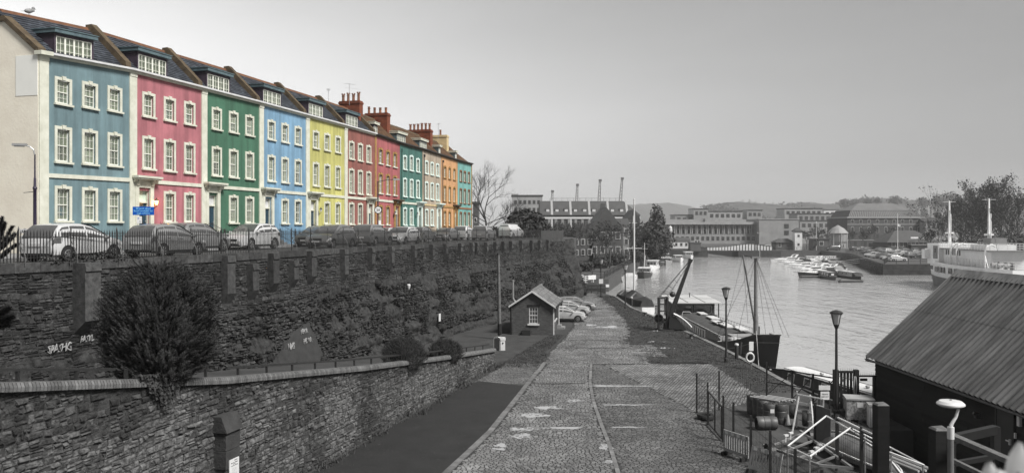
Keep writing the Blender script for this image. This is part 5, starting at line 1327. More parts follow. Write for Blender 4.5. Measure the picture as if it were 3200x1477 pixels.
# ------------------------------------------------------------------ posts, lamps and small things on the quay
p = G(1562, 1060); tp = thing('telegraph_pole', 'tall wooden pole before the cliff left of the brick shed', 'pole', p)
ob('pole', MB().tube((0,0,-.2),(-.12,0,6.9),.15,.11,10), M_wood, tp, smooth=50); ob('band', MB().tube((-.01,0,.4),(-.01,0,1.3),.17,n=10), M_black, tp); ob('cap', MB().tube((-.12,0,6.9),(-.12,0,7.0),.13,n=10), M_iron, tp)
p = G(1568, 1093); ub = thing('utility_box', 'pale utility cabinet at the end of the low wall', 'cabinet', p, .2)
ob('cabinet', MB().box(-.22,.22,-.2,.2,0,.75).box(-.25,.25,-.23,.23,.75,.95), M_whiteg, ub); ob('hatch', MB().ball((.05,-.21,.55),.06), M_ink, ub)
p = G(1553, 1095); hp_ = thing('hoop_barrier', 'hooped metal barrier beside the pale cabinet', 'barrier', p)
ob('hoop', MB().path([(-.25,0,0),(-.25,0,.8),(-.2,0,.95),(-.08,0,1.02),(.08,0,1.02),(.2,0,.95),(.25,0,.8),(.25,0,0)], .03), M_steel, hp_); ob('infill', MB().box(-.2,.2,-.01,.01,.1,.85), M_iron, hp_)
s_, z_ = on_cliff(1242, 1010); q = cliff_out(s_, z_, .35); sl2 = thing('path_lamp', 'small white lamp on a thin post before the cliff', 'lamp', (q.x+.5, q.y, zcope(39)-.2))
ob('post', MB().tube((0,0,0),(.0,0,2.2),.025), M_iron, sl2); ob('lamp_head', MB().lathe([(.03,2.15),(.11,2.3),(.14,2.5),(.1,2.56)], 10), M_whiteg, sl2, smooth=40)
s_, z_ = on_cliff(1363, 993); q, d, n = csurf(s_, z_)
cs = thing('cliff_notice', 'small white notice fixed to the cliff above the ramp bushes', 'notice', q + n*.3)
ob('plate', MB().cbox((0,0,0),(.03,.42,.62),rz=-TH), M_sign, cs); ob('bracket', MB().cbox((-.1,0,0),(.2,.1,.1),rz=-TH), M_iron, cs)
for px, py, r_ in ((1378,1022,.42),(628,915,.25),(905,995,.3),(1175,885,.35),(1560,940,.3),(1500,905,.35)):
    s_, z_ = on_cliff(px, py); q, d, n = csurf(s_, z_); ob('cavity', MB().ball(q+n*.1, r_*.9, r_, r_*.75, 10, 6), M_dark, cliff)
lamp_me = None
def quay_lamp(loc, label, sc=1.0, group='lantern lamps along the quay', h=4.35):
    l = thing('lamp_post', label, 'lamp post', loc, 0, group); l.scale = (sc,)*3
    ob('post', MB().lathe([(.14,0),(.13,.25),(.075,.3),(.06,h-.25),(.05,h-.2),(.14,h+.02),(.13,h+.05)], 10), M_iron, l, smooth=35)
    ob('lantern', MB().lathe([(.16,h+.05),(.29,h+.58)], 8), pm('lantern_glass', .5, .42, 4., .15), l); ob('cage', MB(), M_iron, l) if False else None
    ob('cap', MB().lathe([(.32,h+.58),(.33,h+.62),(.2,h+.7),(.05,h+.74)], 8), M_iron, l)
    mb = MB()
    for k in range(4):
        a = k*math.pi/2+.4; mb.tube((.165*math.cos(a),.165*math.sin(a),h+.05),(.3*math.cos(a),.3*math.sin(a),h+.6),.014,n=4)
    ob('frame', mb, M_iron, l); return l
quay_lamp(G(2269,1131), 'lantern lamp post on the grass before the barge'); quay_lamp((15.65,38.6,0), 'lantern lamp post inside the fenced yard by the narrowboat')
quay_lamp(G(1954,964), 'lantern lamp post beside the boat under a dark tarpaulin'); l5 = quay_lamp(G(1878,928), 'lantern lamp post carrying a white notice by the lock')
ob('notice', MB().cbox((0,-.1,2.1),(.55,.03,.6)), M_sign, l5)
def bollard(loc, label, h=.95, r=.12, cap=True):
    t = thing('mooring_post', label, 'post', loc, 0, 'posts on the quay edge'); ob('post', MB().lathe([(r,0),(r,h-.12),(r*.95,h-.1)], 10), M_iron, t, smooth=40)
    if cap: ob('cap', MB().lathe([(r*1.1,h-.1),(r*1.1,h),(r*.6,h+.04)], 10), M_whiteg, t)
    return t
bollard(G(2302,1121), 'black service post with a pale cap beside the barge bow', 1.05, .13); bollard(G(1974,955), 'black service post with a pale cap by the tarpaulin boat', 1.0, .12)
p = G(2050,995); t = thing('thin_post', 'thin black post on the quay edge left of the crane', 'post', p); ob('post', MB().tube((0,0,0),(0,0,1.25),.05), M_iron, t); ob('head', MB().ball((0,0,1.28),.09), M_iron, t)
p = G(2347,1153); t = thing('lifebuoy_station', 'white lifebuoy on a post with a sign at the quay edge', 'lifebuoy', p)
ob('post', MB().bar((0,0,0),(0,0,1.75),.1), M_wood, t); ob('sign', MB().box(-.14,.14,-.07,-.04,1.2,1.78), M_sign, t)
rg = MB(); rows = []
for i in range(20):
    a = 2*math.pi*i/20; rows.append([( (.24+.06*math.cos(c))*math.cos(a)-.1, -.12+.06*math.sin(c), .78+(.24+.06*math.cos(c))*math.sin(a)*1.15) for c in np.linspace(0,2*math.pi,7)[:-1]])
rows.append(rows[0]); ob('lifebuoy', rg.grid(rows, True), M_whiteg, t, smooth=60)
for k, (px, py) in enumerate(((2016,986),(2160,1056))):
    t = thing('mooring_ring_block', ('low iron mooring block by the tarpaulin boat', 'low iron mooring block below the crane')[k], 'bollard', G(px,py)); ob('block', MB().lathe([(.22,0),(.14,.1),(.13,.25),(.22,.3),(.2,.36)], 10), M_iron, t, smooth=40)
# ------------------------------------------------------------------ quay crane
cr = thing('quay_crane', 'black iron hand crane with a long raking jib on the quay', 'crane', (13.7,71,0), 0)
ob('base', MB().lathe([(.75,0),(.75,.12),(.6,.14)], 16).lathe([(.3,.1),(.22,1.0)], 10), M_iron, cr)
mb = MB()
for y in (-.28,.28): mb.box(-.75,-.6,y-.05,y+.05,.15,2.9).box(.0,.14,y-.05,y+.05,.15,3.0).bar((-.68,y,2.85),(.07,y,2.95),.08).bar((-.68,y,.5),(.5,y,1.2),.09).bar((-.68,y,1.6),(.07,y,.3),.06)
for z in (1.0,1.7,2.3): mb.box(-.75,.14,-.3,-.26,z,z+.05).box(-.75,.14,.26,.3,z,z+.05)
ob('frame', mb, M_iron, cr)
j0, j1 = Vector((.35,0,1.3)), Vector((2.1,.0,6.1))
ob('jib', MB().add([j0+Vector(o) for o in ((-.22,-.16,0),(.22,-.16,0),(.22,.16,0),(-.22,.16,0))]+[j1+Vector(o) for o in ((-.12,-.1,0),(.12,-.1,0),(.12,.1,0),(-.12,.1,0))], [(0,1,2,3),(7,6,5,4),(0,4,5,1),(1,5,6,2),(2,6,7,3),(3,7,4,0)]).cbox(j1+Vector((.02,0,.1)),(.36,.3,.3),ry=.35), M_black, cr)
ob('jib_foot', MB().bar((-.15,0,.25),(.5,0,1.65),.3,.25), M_wood, cr, label='worn timber foot of the jib')
mb = MB(); a0, a1 = Vector((-.68,0,2.9)), j1+Vector((-.1,0,.0))
for y in (-.2,.2): mb.tube(a0+Vector((0,y,0)), a1+Vector((0,y*.5,0)), .025,n=4).tube(Vector((.07,y,2.95)), j1+Vector((-.2,y*.5,-.35)), .018, n=4)
for k in range(1,6): p1 = a0.lerp(a1,k/6); p2 = j0.lerp(j1,(k/6)*.9+.1); mb.tube(p1, p1.lerp(p2,.55), .018, n=4); mb.ball(p1,.05,n=6,m=4)
ob('stays', mb, M_iron, cr)
ob('ball_weight', MB().ball((.55,0,3.2),.26,n=12,m=8), M_iron, cr, smooth=60)
ob('gear_wheel', MB().lathe([(.42,-.03),(.42,.03),(.34,.03),(.34,-.03)], 20, (-.75,-.36,1.1), Matrix.Rotation(R(90),4,'X')).box(-1.15,-.35,-.38,-.34,1.07,1.13).box(-.78,-.72,-.38,-.34,.7,1.5), M_iron, cr)
ob('cab', MB().add([(.1,-.5,.2),(1.7,-.4,.1),(1.7,.5,.1),(.1,.5,.2),(.2,-.5,1.35),(.7,-.45,1.3),(.7,.5,1.3),(.2,.5,1.35)], [(0,1,5,4),(1,2,6,5),(2,3,7,6),(3,0,4,7),(4,5,6,7)]), M_black, cr)
ob('chute', MB().grid([[(.55+.32*i, -.62, 1.5-.05*i*i*.55-.1*i), (.6+.33*i, -.15, 1.6-.05*i*i*.5-.12*i)] for i in range(6)]), M_whiteg, cr, label='pale curved boarding on the crane')
# ------------------------------------------------------------------ boats
def hull_rows(L, B, zs, zm, zbow, tr=.8, rake=.5, low=-.4, n=18, pw=2.2, mid=.45, sheer=None):
    rows = []
    for i in range(n+1):
        t = i/n; f = tr+(1-tr)*min(1, t/mid)**.7 if t < mid else max(.0, 1-((t-mid)/(1-mid))**pw)
        h = max(.02, B/2*f); top = float(np.interp(t, *zip(*sheer))) if sheer else float(np.interp(t, [0,.35,.7,1], [zs, zm, zm+(zbow-zm)*.35, zbow])); x = L*t
        rk = rake*(max(0,t-.6)/.4)**2
        rows.append([(x-L/2+rk*((z-low)/(zbow-low)), y, z) for y, z in ((-h, top), (-h*.96, top*.4), (-h*.72, low*.4), (-h*.25, low), (h*.25, low), (h*.72, low*.4), (h*.96, top*.4), (h, top))])
    return rows
M_boatw = pm('boat_white', .78, .62, 2., .35); M_boatg = pm('boat_grey', .3, .22, 2., .4); M_boatd = pm('boat_dark', .035, .022, 2., .4); M_canv = pm('dark_canvas', .045, .03, 2., .9)
M_deckg = pm('deck_grey', .34, .26, 3., .7)
def hull_obj(t, L, B, zs, zm, zb, mat, deckm, **k):
    rows = hull_rows(L, B, zs, zm, zb, **k); mb = MB().grid(rows); mb.quad(*rows[0]); ob('hull', mb, mat, t, smooth=40)
    ob('deck', MB().grid([[(r[0][0], r[0][1]*.97, r[0][2]-.04), (r[-1][0], r[-1][1]*.97, r[-1][2]-.04)] for r in rows]), deckm, t)
    ob('gunwale', MB().path([(r[0][0], r[0][1]*1.01, r[0][2]) for r in rows], .04, 4).path([(r[-1][0], r[-1][1]*1.01, r[-1][2]) for r in rows], .04, 4), M_boatw if mat is not M_boatw else M_boatg, t)
    return rows
def cruiser(loc, rz, L, label, hullm=None, canopy=None, group='cruisers moored at the marina', fly=False, cab=.75, name='motor_cruiser'):
    B = L*.3; hullm = hullm or M_boatw; t = thing(name, label, 'boat', loc, rz, group); f = L/9
    hull_obj(t, L, B, .75*f, .8*f, 1.15*f, hullm, M_boatw)
    # cabin with raked screen
    z0 = .8*f; pr = [(-L*.22,z0),(L*.25,z0+.12*f),(L*.12,z0+.55*f),(L*.02,z0+cab*f),(-L*.2,z0+(cab+.02)*f)]
    ob('cabin', MB().prism(pr, -B*.33, B*.33, 'y'), M_boatw, t)
    for sg in (-1,1): ob('cabin_window', MB().add([(x, sg*(B*.33+.012), z) for x, z in ((-L*.17,z0+.28*f),(L*.12,z0+.3*f),(L*.05,z0+(cab-.15)*f),(-L*.17,z0+(cab-.12)*f))], [(0,1,2,3) if sg < 0 else (3,2,1,0)]), M_cargl, t)
    ob('windscreen', MB().add([(L*.12+.02,-B*.3,z0+.56*f),(L*.12+.02,B*.3,z0+.56*f),(L*.03+.02,B*.28,z0+cab*f),(L*.03+.02,-B*.28,z0+cab*f)], [(0,1,2,3)]), M_cargl, t)
    ob('foredeck', MB().prism([(L*.2,z0+.1*f),(L*.42,z0+.22*f),(L*.36,z0+.34*f),(L*.2,z0+.32*f)], -B*.2, B*.2, 'y'), M_boatw, t)
    if canopy: ob('canopy', MB().prism([(-L*.46,z0),(-L*.2,z0),(-L*.18,z0+.95*f),(-L*.36,z0+.95*f)], -B*.4, B*.4, 'y'), canopy, t)
    if fly: ob('radar_arch', MB().prism([(-L*.2,z0+.7*f),(-L*.13,z0+.7*f),(-L*.22,z0+1.45*f),(-L*.28,z0+1.45*f)], -B*.36, -B*.3, 'y').prism([(-L*.2,z0+.7*f),(-L*.13,z0+.7*f),(-L*.22,z0+1.45*f),(-L*.28,z0+1.45*f)], B*.3, B*.36, 'y').box(-L*.28,-L*.22,-B*.36,B*.36,z0+1.38*f,z0+1.48*f), M_boatw, t)
    rl = MB(); pts = [(L*.18,-B*.42,z0+.5*f),(L*.38,-B*.28,z0+.62*f),(L*.5,0,z0+.75*f),(L*.38,B*.28,z0+.62*f),(L*.18,B*.42,z0+.5*f)]
    rl.path(pts, .02, 4)
    for q in pts: rl.tube(q, (q[0],q[1],z0+.1), .018, n=4)
    ob('bow_rail', rl, M_steel, t)
    return t
def narrowboat(loc, rz, L, label, hullm, cabm, group='narrowboats and barges', roofm=None, nw=5, cover=None):
    B = 2.1; t = thing('narrowboat', label, 'boat', loc, rz, group)
    hull_obj(t, L, B, .55, .5, .85, hullm, M_deckg, tr=.75, rake=.3, pw=3.2, mid=.2, low=-.3)
    x0, x1 = -L*.38, L*.3; z0, z1 = .48, 1.35
    ob('cabin', MB().add([(x,s*(B/2-.12-(.14 if z == z1 else 0)),z) for x in (x0,x1) for s in (-1,1) for z in (z0,z1)], [(0,1,5,4),(2,6,7,3),(0,2,3,1),(4,5,7,6)]), cabm, t)
    ob('roof', MB().grid([[(x, y, z1+.09*(1-(y/(B/2-.2))**2)+.02) for y in np.linspace(-(B/2-.22), B/2-.22, 7)] for x in (x0-.1, 0, x1+.1)]), roofm or M_deckg, t)
    for k in range(nw):
        x = x0+.9+(x1-x0-1.8)*k/(nw-1)
        for sg in (-1,1):
            yb, yt = B/2-.12-.14*.35+.012, B/2-.12-.14*.85+.012
            w2 = ob('window', MB().add([(x-.36,sg*yb,z0+.28),(x+.36,sg*yb,z0+.28),(x+.36,sg*yt,z0+.76),(x-.36,sg*yt,z0+.76)], [(0,1,2,3) if sg < 0 else (3,2,1,0)]), M_boatw, t)
            ob('pane', MB().add([(x-.28,sg*(yb+.008),z0+.34),(x+.28,sg*(yb+.008),z0+.34),(x+.28,sg*(yt+.012),z0+.7),(x-.28,sg*(yt+.012),z0+.7)], [(0,1,2,3) if sg < 0 else (3,2,1,0)]), M_cargl, w2)
    for k in range(3): ob('roof_vent', MB().lathe([(.1,0),(.1,.08),(.14,.1),(.08,.16)], 8, (x0+L*.16*(k+.8),.1,z1+.1)), M_steel, t)
    ob('front_bulkhead', MB().box(x1,x1+.02,-B/2+.3,B/2-.3,z0,z1-.02), M_boatd, t); ob('front_window', MB().box(x1+.02,x1+.04,-.28,.28,z0+.4,z0+.75), M_boatw, t)
    if cover: ob('cover', MB().prism([(x1,z0),(x1+L*.16,z0+.2),(x1+L*.1,z0+.65),(x1,z1)], -B/2+.25, B/2-.25, 'y'), cover, t)
    ob('handrail', MB().bar((x0,-B/2+.3,z1+.08),(x1,-B/2+.3,z1+.08),.04).bar((x0,B/2-.3,z1+.08),(x1,B/2-.3,z1+.08),.04), M_boatg, t)
    return t
# the narrowboat by the yard
nbv = Vector((20.6,40.6,0))-Vector((17.5,52.5,0)); narrowboat((18.55, 46.3, WATER+.45), math.atan2(12,-3.0), 12.5, 'narrowboat with a pale roof moored beyond the fenced yard', M_boatd, M_boatd, roofm=M_boatw, cover=M_canv)
# ------------------------------------------------------------------ the black barge
bg_ = thing('barge', 'old black coaster barge with a mast and planted deck moored below the crane', 'barge', (19.2,76.2,WATER), -math.pi/2)
L, B = 35., 4.9
rows = hull_rows(L, B, 1.55, .85, 3.1, tr=.55, rake=1.5, low=-.8, n=40, pw=2.0, mid=.62, sheer=[(0,1.55),(.15,1.15),(.35,.9),(.7,1.0),(.82,1.35),(.88,1.9),(.92,2.45),(1,2.9)])
mb = MB().grid(rows); mb.quad(*rows[0]); ob('hull', mb, pm('barge_black', .03, .014, 1.2, .4, .15, 8.), bg_, smooth=40)
ob('deck', MB().grid([[(r[0][0], r[0][1]*.97, r[0][2]-.35), (r[-1][0], r[-1][1]*.97, r[-1][2]-.35)] for r in rows]), M_deckg, bg_)
ob('gunwale', MB().path([(r[0][0], r[0][1], r[0][2]) for r in rows], .06, 5).path([(r[-1][0], r[-1][1], r[-1][2]) for r in rows], .06, 5), M_boatd, bg_)
ob('white_line', MB().path([(r[0][0], r[0][1]*1.015, r[0][2]-.55) for r in rows[18:]], .025, 4).path([(r[-1][0], r[-1][1]*1.015, r[-1][2]-.55) for r in rows[18:]], .025, 4), M_boatg, bg_)
# bulwark stanchions
for sg in (0,-1):
    pp = [r[sg] for r in rows[4:28]]; mb = MB()
    mb.path([(a, b2*.97, c+.62) for a, b2, c in pp], .025, 4)
    for a, b2, c in pp: mb.tube((a,b2*.97,c-.3),(a,b2*.97,c+.64),.03,n=4)
    ob('side_rail', mb, M_boatg, bg_)
ob('hatch_coaming', MB().box(-8.5,8.8,-1.65,1.65,.5,1.5), M_deckg, bg_)
ob('deck_turf', MB().grid([[(x, y, 1.5+.28*(1-abs(y)/1.9)**.7+.08*mn.noise(Vector((x*1.5,y*1.5,0)))+ (0 if abs(y) < 1.6 else -.15)) for y in np.linspace(-1.75,1.75,9)] for x in np.linspace(-8.3,8.6,40)]), pm('deck_turf', .085, .04, 2., .95, .6, 18.), bg_, smooth=60, label='grassed roof over the hold')
for x, y, l_, w_ in ((-5.5,.2,1.6,.7),(-1.5,.3,2.0,.8),(2.2,-.2,2.0,.7),(4.3,.0,3.2,.8),(6.9,.6,2.2,.8)):
    ob('skylight', MB().cbox((x,y,1.9),(w_,l_*1.2,.1),rz=R(90)), M_whiteg, bg_)
# deckhouse
dh = thing('deckhouse', None, None, (-10.6,0,.9), parent=bg_)
mb = holes_wall(-2.2,2.2,0,1.9,[(-1.9,-.2,.75,1.5),(.1,1.8,.75,1.5)],0,.08); mb.xf(lambda p: Vector((2.3+(-p.y), p.x, p.z)))
mb.box(-2.6,2.24,-2.2,-2.1,0,1.9).box(-2.6,2.24,2.1,2.2,0,1.9).box(-2.6,-2.5,-2.1,2.1,0,1.9)
ob('wall', mb, M_boatd, dh); ob('pane', MB().box(2.2,2.21,-1.95,1.95,.7,1.55), M_cargl, dh)
ob('frame', MB().box(2.3,2.34,-1.95,-.15,.68,.75).box(2.3,2.34,-1.95,-.15,1.5,1.57).box(2.3,2.34,.05,1.85,.68,.75).box(2.3,2.34,.05,1.85,1.5,1.57).box(2.3,2.34,-1.97,-1.9,.75,1.5).box(2.3,2.34,-.2,-.13,.75,1.5).box(2.3,2.34,.04,.1,.75,1.5).box(2.3,2.34,1.8,1.87,.75,1.5), M_boatg, dh)
ob('roof', MB().add([(-3,-2.6,2.1),(3.6,-2.6,1.85),(3.6,2.6,1.85),(-3,2.6,2.1),(-3,-2.6,2.2),(3.6,-2.6,1.95),(3.6,2.6,1.95),(-3,2.6,2.2)], [(0,3,2,1),(4,5,6,7),(0,1,5,4),(1,2,6,5),(2,3,7,6),(3,0,4,7)]), pm('deckhouse_roof', .5, .4, 1., .7), dh)
ob('roof_seam', MB().bar((-3,-.9,2.21),(3.6,-.9,1.96),.05,.04).bar((-3,.9,2.21),(3.6,.9,1.96),.05,.04).bar((.3,-2.6,2.08),(.3,2.6,2.08),.05,.04), M_boatd, dh)
ob('post', MB().box(3.3,3.4,2.3,2.4,0,1.9), M_iron, dh); ob('post', MB().box(3.3,3.4,-2.4,-2.3,0,1.9), M_iron, dh)
ob('flue', MB().tube((-1,.3,2.1),(-1,.3,2.6),.06), M_iron, dh)
ob('platform', MB().box(2.4,4.6,-2.4,2.6,-.15,.0), M_wood, dh)
# mast, derrick, rigging
ob('mast', MB().tube((13.2,0,1.8),(13.2,0,8.3),.17,.12,10).box(13.0,13.4,-.35,.35,8.2,8.32).tube((13.2,0,2.0),(13.2,0,3.6),.2,n=10), pm('mast_grey', .2, .13, 3., .6), bg_, smooth=40)
ob('derrick', MB().tube((12.9,0,3.0),(12.3,-.75,8.4),.09,.07,8), MATS['mast_grey'], bg_, smooth=40)
rg = MB(); top = (13.2,0,8.25)
for q in ((16.6,-1.2,2.7),(16.9,.9,2.7),(17.6,0,2.9),(9,-2.2,1.0),(9,2.2,1.0),(15,-2,2.2),(15,2,2.2)): rg.tube(top, q, .015, n=3)
rg.tube(top,(12.3,-.75,8.4),.02,n=3).tube((12.3,-.75,8.4),(10.8,-2.1,1.1),.015,n=3).tube((12.3,-.75,8.4),(12.8,-.5,3.0),.015,n=3)
ob('rigging', rg, M_iron, bg_)
ob('windlass', MB().lathe([(.25,-.6),(.25,.6)], 12, (14.9,0,2.2), Matrix.Rotation(R(90),4,'X')).box(14.6,15.2,-.75,-.6,1.7,2.5).box(14.6,15.2,.6,.75,1.7,2.5), M_steel, bg_, smooth=40)
for k, (x, y) in enumerate(((11.4,-1.5),(11.0,-1.1),(11.8,-.9))): ob('deck_bucket', MB().lathe([(.2,0),(.22,.55)], 10, (x,y,1.15)), M_whiteg, bg_, smooth=40)
ob('hatch_box', MB().box(9.2,11.0,-1.2,.9,.6,1.75), M_boatg, bg_); ob('locker', MB().box(12.2,12.8,.5,1.4,1.2,2.0), M_whiteg, bg_); ob('flue', MB().tube((9.6,1.3,1.5),(9.6,1.3,2.4),.14), M_iron, bg_)
ob('anchor', MB().bar((15.4,-1.75,1.9),(15.6,-1.9,.9),.1).bar((15.2,-1.85,1.0),(16.1,-1.6,1.1),.12), M_iron, bg_)
p_ = bg_.matrix_basis
ml = thing('mooring_rope', 'mooring rope from the barge bow down to the quay', 'rope', (0,0,0)); ob('rope', MB().path([(16.05,62.4,.25),(16.6,63.5,.1),(17.0,65,.0),(17.1,66.2,.1)], .03, 5), M_rope, ml)
ml = thing('mooring_rope', 'pale rope hanging straight down the barge bow', 'rope', (0,0,0)); ob('rope', MB().tube((18.35,60.1,1.35),(17.8,57.6,-1.3),.03,n=5), M_rope, ml)
def bicycle(loc, rz, label):
    t = thing('bicycle', label, 'bicycle', loc, rz, 'bicycles on the barge deck')
    for x in (-.52,.52):
        rows = [[((.32+.02*math.cos(c))*math.cos(a)+x, .02*math.sin(c), .34+(.32+.02*math.cos(c))*math.sin(a)) for c in np.linspace(0,2*math.pi,6)[:-1]] for a in np.linspace(0,2*math.pi,21)]
        wv = ob('wheel', MB().grid(rows, True), M_rubber, t); sp = MB()
        for k in range(8): a = k*math.pi/8; sp.tube((x+.31*math.cos(a),0,.34+.31*math.sin(a)),(x-.31*math.cos(a),0,.34-.31*math.sin(a)),.004,n=3)
        ob('spokes', sp, M_steel, wv)
    ob('frame', MB().tube((-.52,0,.34),(-.1,0,.34),.018).tube((-.1,0,.34),(-.22,0,.85),.018).tube((-.22,0,.8),(.38,0,.85),.018).tube((-.1,0,.34),(.38,0,.8),.018).tube((.38,0,.95),(.52,0,.34),.018).tube((-.52,0,.34),(-.2,0,.78),.014), M_iron, t)
    ob('handlebar', MB().tube((.36,-.28,1.02),(.36,.28,1.02),.014).tube((.38,0,.95),(.36,0,1.02),.014), M_steel, t); ob('saddle', MB().ball((-.24,0,.92),.13,.07,.04), M_rubber, t); ob('pedal', MB().box(-.14,-.06,-.16,.16,.2,.23), M_iron, t)
for k, (dy, lab) in enumerate(((-1.4,'bicycle leaning on the deckhouse, left of two'),(-.35,'bicycle leaning on the deckhouse, right of two'))):
    bicycle((18.75+dy+.2, 77+10.6-3.4-.3, WATER+.9), R(0)+.1, lab)
hp2 = thing('cycle_hoop', 'white tubular hoop stand holding the bicycles on the barge', 'cycle stand', (18.2,77+10.6-4.2,WATER+.9)); ob('hoop', MB().path([(-.45,0,0),(-.45,0,.85),(-.35,0,.97),(.35,0,.97),(.45,0,.85),(.45,0,0)], .03), M_whiteg, hp2)
ds = thing('deck_table', 'dark wooden bench and table at the end of the deckhouse platform', 'table', (20.5,77+10.6-4.0,WATER+.9)); ob('top', MB().box(-.7,.9,-.35,.35,.55,.62), M_boatd, ds); ob('leg', MB().box(-.6,-.5,-.3,.3,0,.55), M_boatd, ds); ob('leg', MB().box(.7,.8,-.3,.3,0,.55), M_boatd, ds); ob('backrest', MB().box(-.75,-.1,.36,.42,.4,1.1), M_boatd, ds)
# ------------------------------------------------------------------ boats on the left bank
tb = thing('covered_yacht', 'yacht under a dark tarpaulin with one tall pale mast', 'boat', (15.75,103.5,WATER), R(97))
hull_obj(tb, 13, 3.2, 1.0, .95, 1.3, M_boatw, M_boatw, tr=.5)
rows = []
for i in range(13):
    x = -6+11.2*i/12; w_ = 1.55*min(1, (1-abs(x)/8.5)*1.9); hz = 2.3+.35*math.cos(x*1.1)-(abs(x)/6)**3*.6
    rows.append([(x,-w_,1.0+.08*math.sin(i*2)),(x,-w_*.75,1.75),(x,-.12,hz),(x,.12,hz),(x,w_*.75,1.75),(x,w_,1.0)])
mb = MB().grid(rows); mb.quad(*rows[0]); mb.quad(*rows[-1][::-1]); ob('tarpaulin', mb, M_canv, tb)
for x in (-2.6,2.6): ob('tarp_patch', MB().add([(x-.4,1.12,1.78),(x+.3,1.12,1.78),(x+.7,.3,2.42),(x,.3,2.45)], [(0,1,2,3)]).xf(lambda p: p+Vector((0,.05,.04))), M_boatg, tb)
ob('mast', MB().tube((-.2,0,1.6),(-.2,0,14.2),.13,.1,8).box(-.28,-.12,-.08,.14,11.2,12.2).bar((-.2,-1.0,8.0),(-.2,1.0,8.0),.07).ball((-.2,0,14.3),.12), M_whiteg, tb, smooth=40)
rg = MB()
for q in ((-6.2,0,1.2),(6.2,0,1.4)): rg.tube((-.2,0,13.9),q,.012,n=3)
for y in (-1,1): rg.tube((-.2,0,13.9),(-.2,y,8.0),.012,n=3).tube((-.2,y,8.0),(-.2,y*1.5,1.1),.012,n=3)
ob('rigging', rg, M_iron, tb); ob('pulpit', MB().path([(5.2,-.8,2.0),(6.6,0,2.1),(5.2,.8,2.0)],.025,4).tube((5.2,-.8,1.2),(5.2,-.8,2.0),.02).tube((6.5,0,1.3),(6.6,0,2.1),.02).tube((5.2,.8,1.2),(5.2,.8,2.0),.02), M_steel, tb)
gl = 'boats along the left bank'
def wl(px, py): return G(px, py, WATER)
def cabin_boat(loc, rz, L, label, hullm, cabm, B=3.0, mast=False, big=False, name='cabin_boat'):
    t = thing(name, label, 'boat', loc, rz, gl); hull_obj(t, L, B, 1.0, .95, 1.5, hullm, M_deckg, tr=.75)
    ob('cabin', MB().box(-L*.3,L*.18,-B*.36,B*.36,.9,2.3 if big else 2.0), cabm, t); ob('roof', MB().box(-L*.34,L*.22,-B*.42,B*.42,2.3 if big else 2.0,2.42 if big else 2.1), M_boatw, t)
    z0, z1 = 1.35, 2.0 if big else 1.8
    for sg in (-1,1):
        for k in range(3): x = -L*.22+L*.15*k; ob('window', MB().box(x-.05*L,x+.05*L,sg*B*.36-.012,sg*B*.36+.012,z0,z1), M_cargl, t)
    for x in (-L*.3, L*.18):
        for y in (-.22*B,.0,.22*B): ob('window', MB().box(x-.012,x+.012,y-.09*B,y+.09*B,z0,z1), M_cargl, t)
    rl = MB().path([(L*.2,-B*.4,1.6),(L*.42,-B*.22,1.9),(L*.5,0,2.0),(L*.42,B*.22,1.9),(L*.2,B*.4,1.6)],.02,4)
    for q in ((L*.2,-B*.4),(L*.42,-B*.22),(L*.42,B*.22),(L*.2,B*.4)): rl.tube((*q,1.0),(*q,1.7),.018,n=4)
    ob('bow_rail', rl, M_steel, t)
    if mast: ob('mast', MB().tube((L*.1,0,2),(L*.1,0,7.5),.06).bar((L*.1,-.7,6.2),(L*.1,.7,6.2),.05).tube((L*.1,0,2.6),(-L*.3,0,4.6),.04), M_whiteg, t)
    return t
DIR = math.atan2(298-135, 60-17.6)
for k, (px, py, L, hm, cm, B, mast, big, lab) in enumerate(((2022,868,10,M_boatd,M_boatg,3.4,True,False,'dark hulled boat with a small mast, second from the lock'),(2045,844,9.5,M_boatw,M_boatw,3.6,False,True,'white cabin boat with a big wheelhouse on the left bank'),(2066,832,9,M_boatd,M_boatd,2.8,False,True,'black cabin boat between white ones on the left bank'),(2092,828,8,M_boatg,M_boatd,2.4,False,False,'low grey work boat moored outside the black one'),(2085,812,9,M_boatd,M_boatd,3.0,False,False,'dark boat with a square cabin near the bridge'),(2126,818,7.5,M_boatw,M_boatw,3.2,False,False,'small white boat with its stern to us near the bridge'),(2157,808,9,M_boatw,M_boatw,3.4,False,True,'white cabin boat nearest the bridge on the left bank'))):
    p = wl(px, py); cabin_boat((p.x, p.y+3, WATER), DIR+math.pi+ru(-.06,.06) if k not in (5,6) else -1.6, L, lab, hm, cm, B, mast, big)
p = wl(1979, 881); yt = thing('small_yacht', 'white yacht stern with a rail, just past the lock', 'boat', (p.x,p.y+4,WATER), DIR, 0 or gl)
hull_obj(yt, 9, 2.9, 1.1, 1.0, 1.3, M_boatw, M_boatw, tr=.85); ob('cabin', MB().prism([(-1.5,1.0),(2.2,1.1),(1.6,1.5),(-1.5,1.55)], -.8, .8, 'y'), M_boatw, yt)
ob('stern_rail', MB().path([(-2.6,-1.3,1.9),(-4.3,-1.25,1.9),(-4.4,0,1.9),(-4.3,1.25,1.9),(-2.6,1.3,1.9)],.025,4).tube((-4.3,-1.2,1.1),(-4.3,-1.2,1.9),.02).tube((-4.3,1.2,1.1),(-4.3,1.2,1.9),.02).tube((-4.4,0,1.1),(-4.4,0,1.9),.02), M_steel, yt)
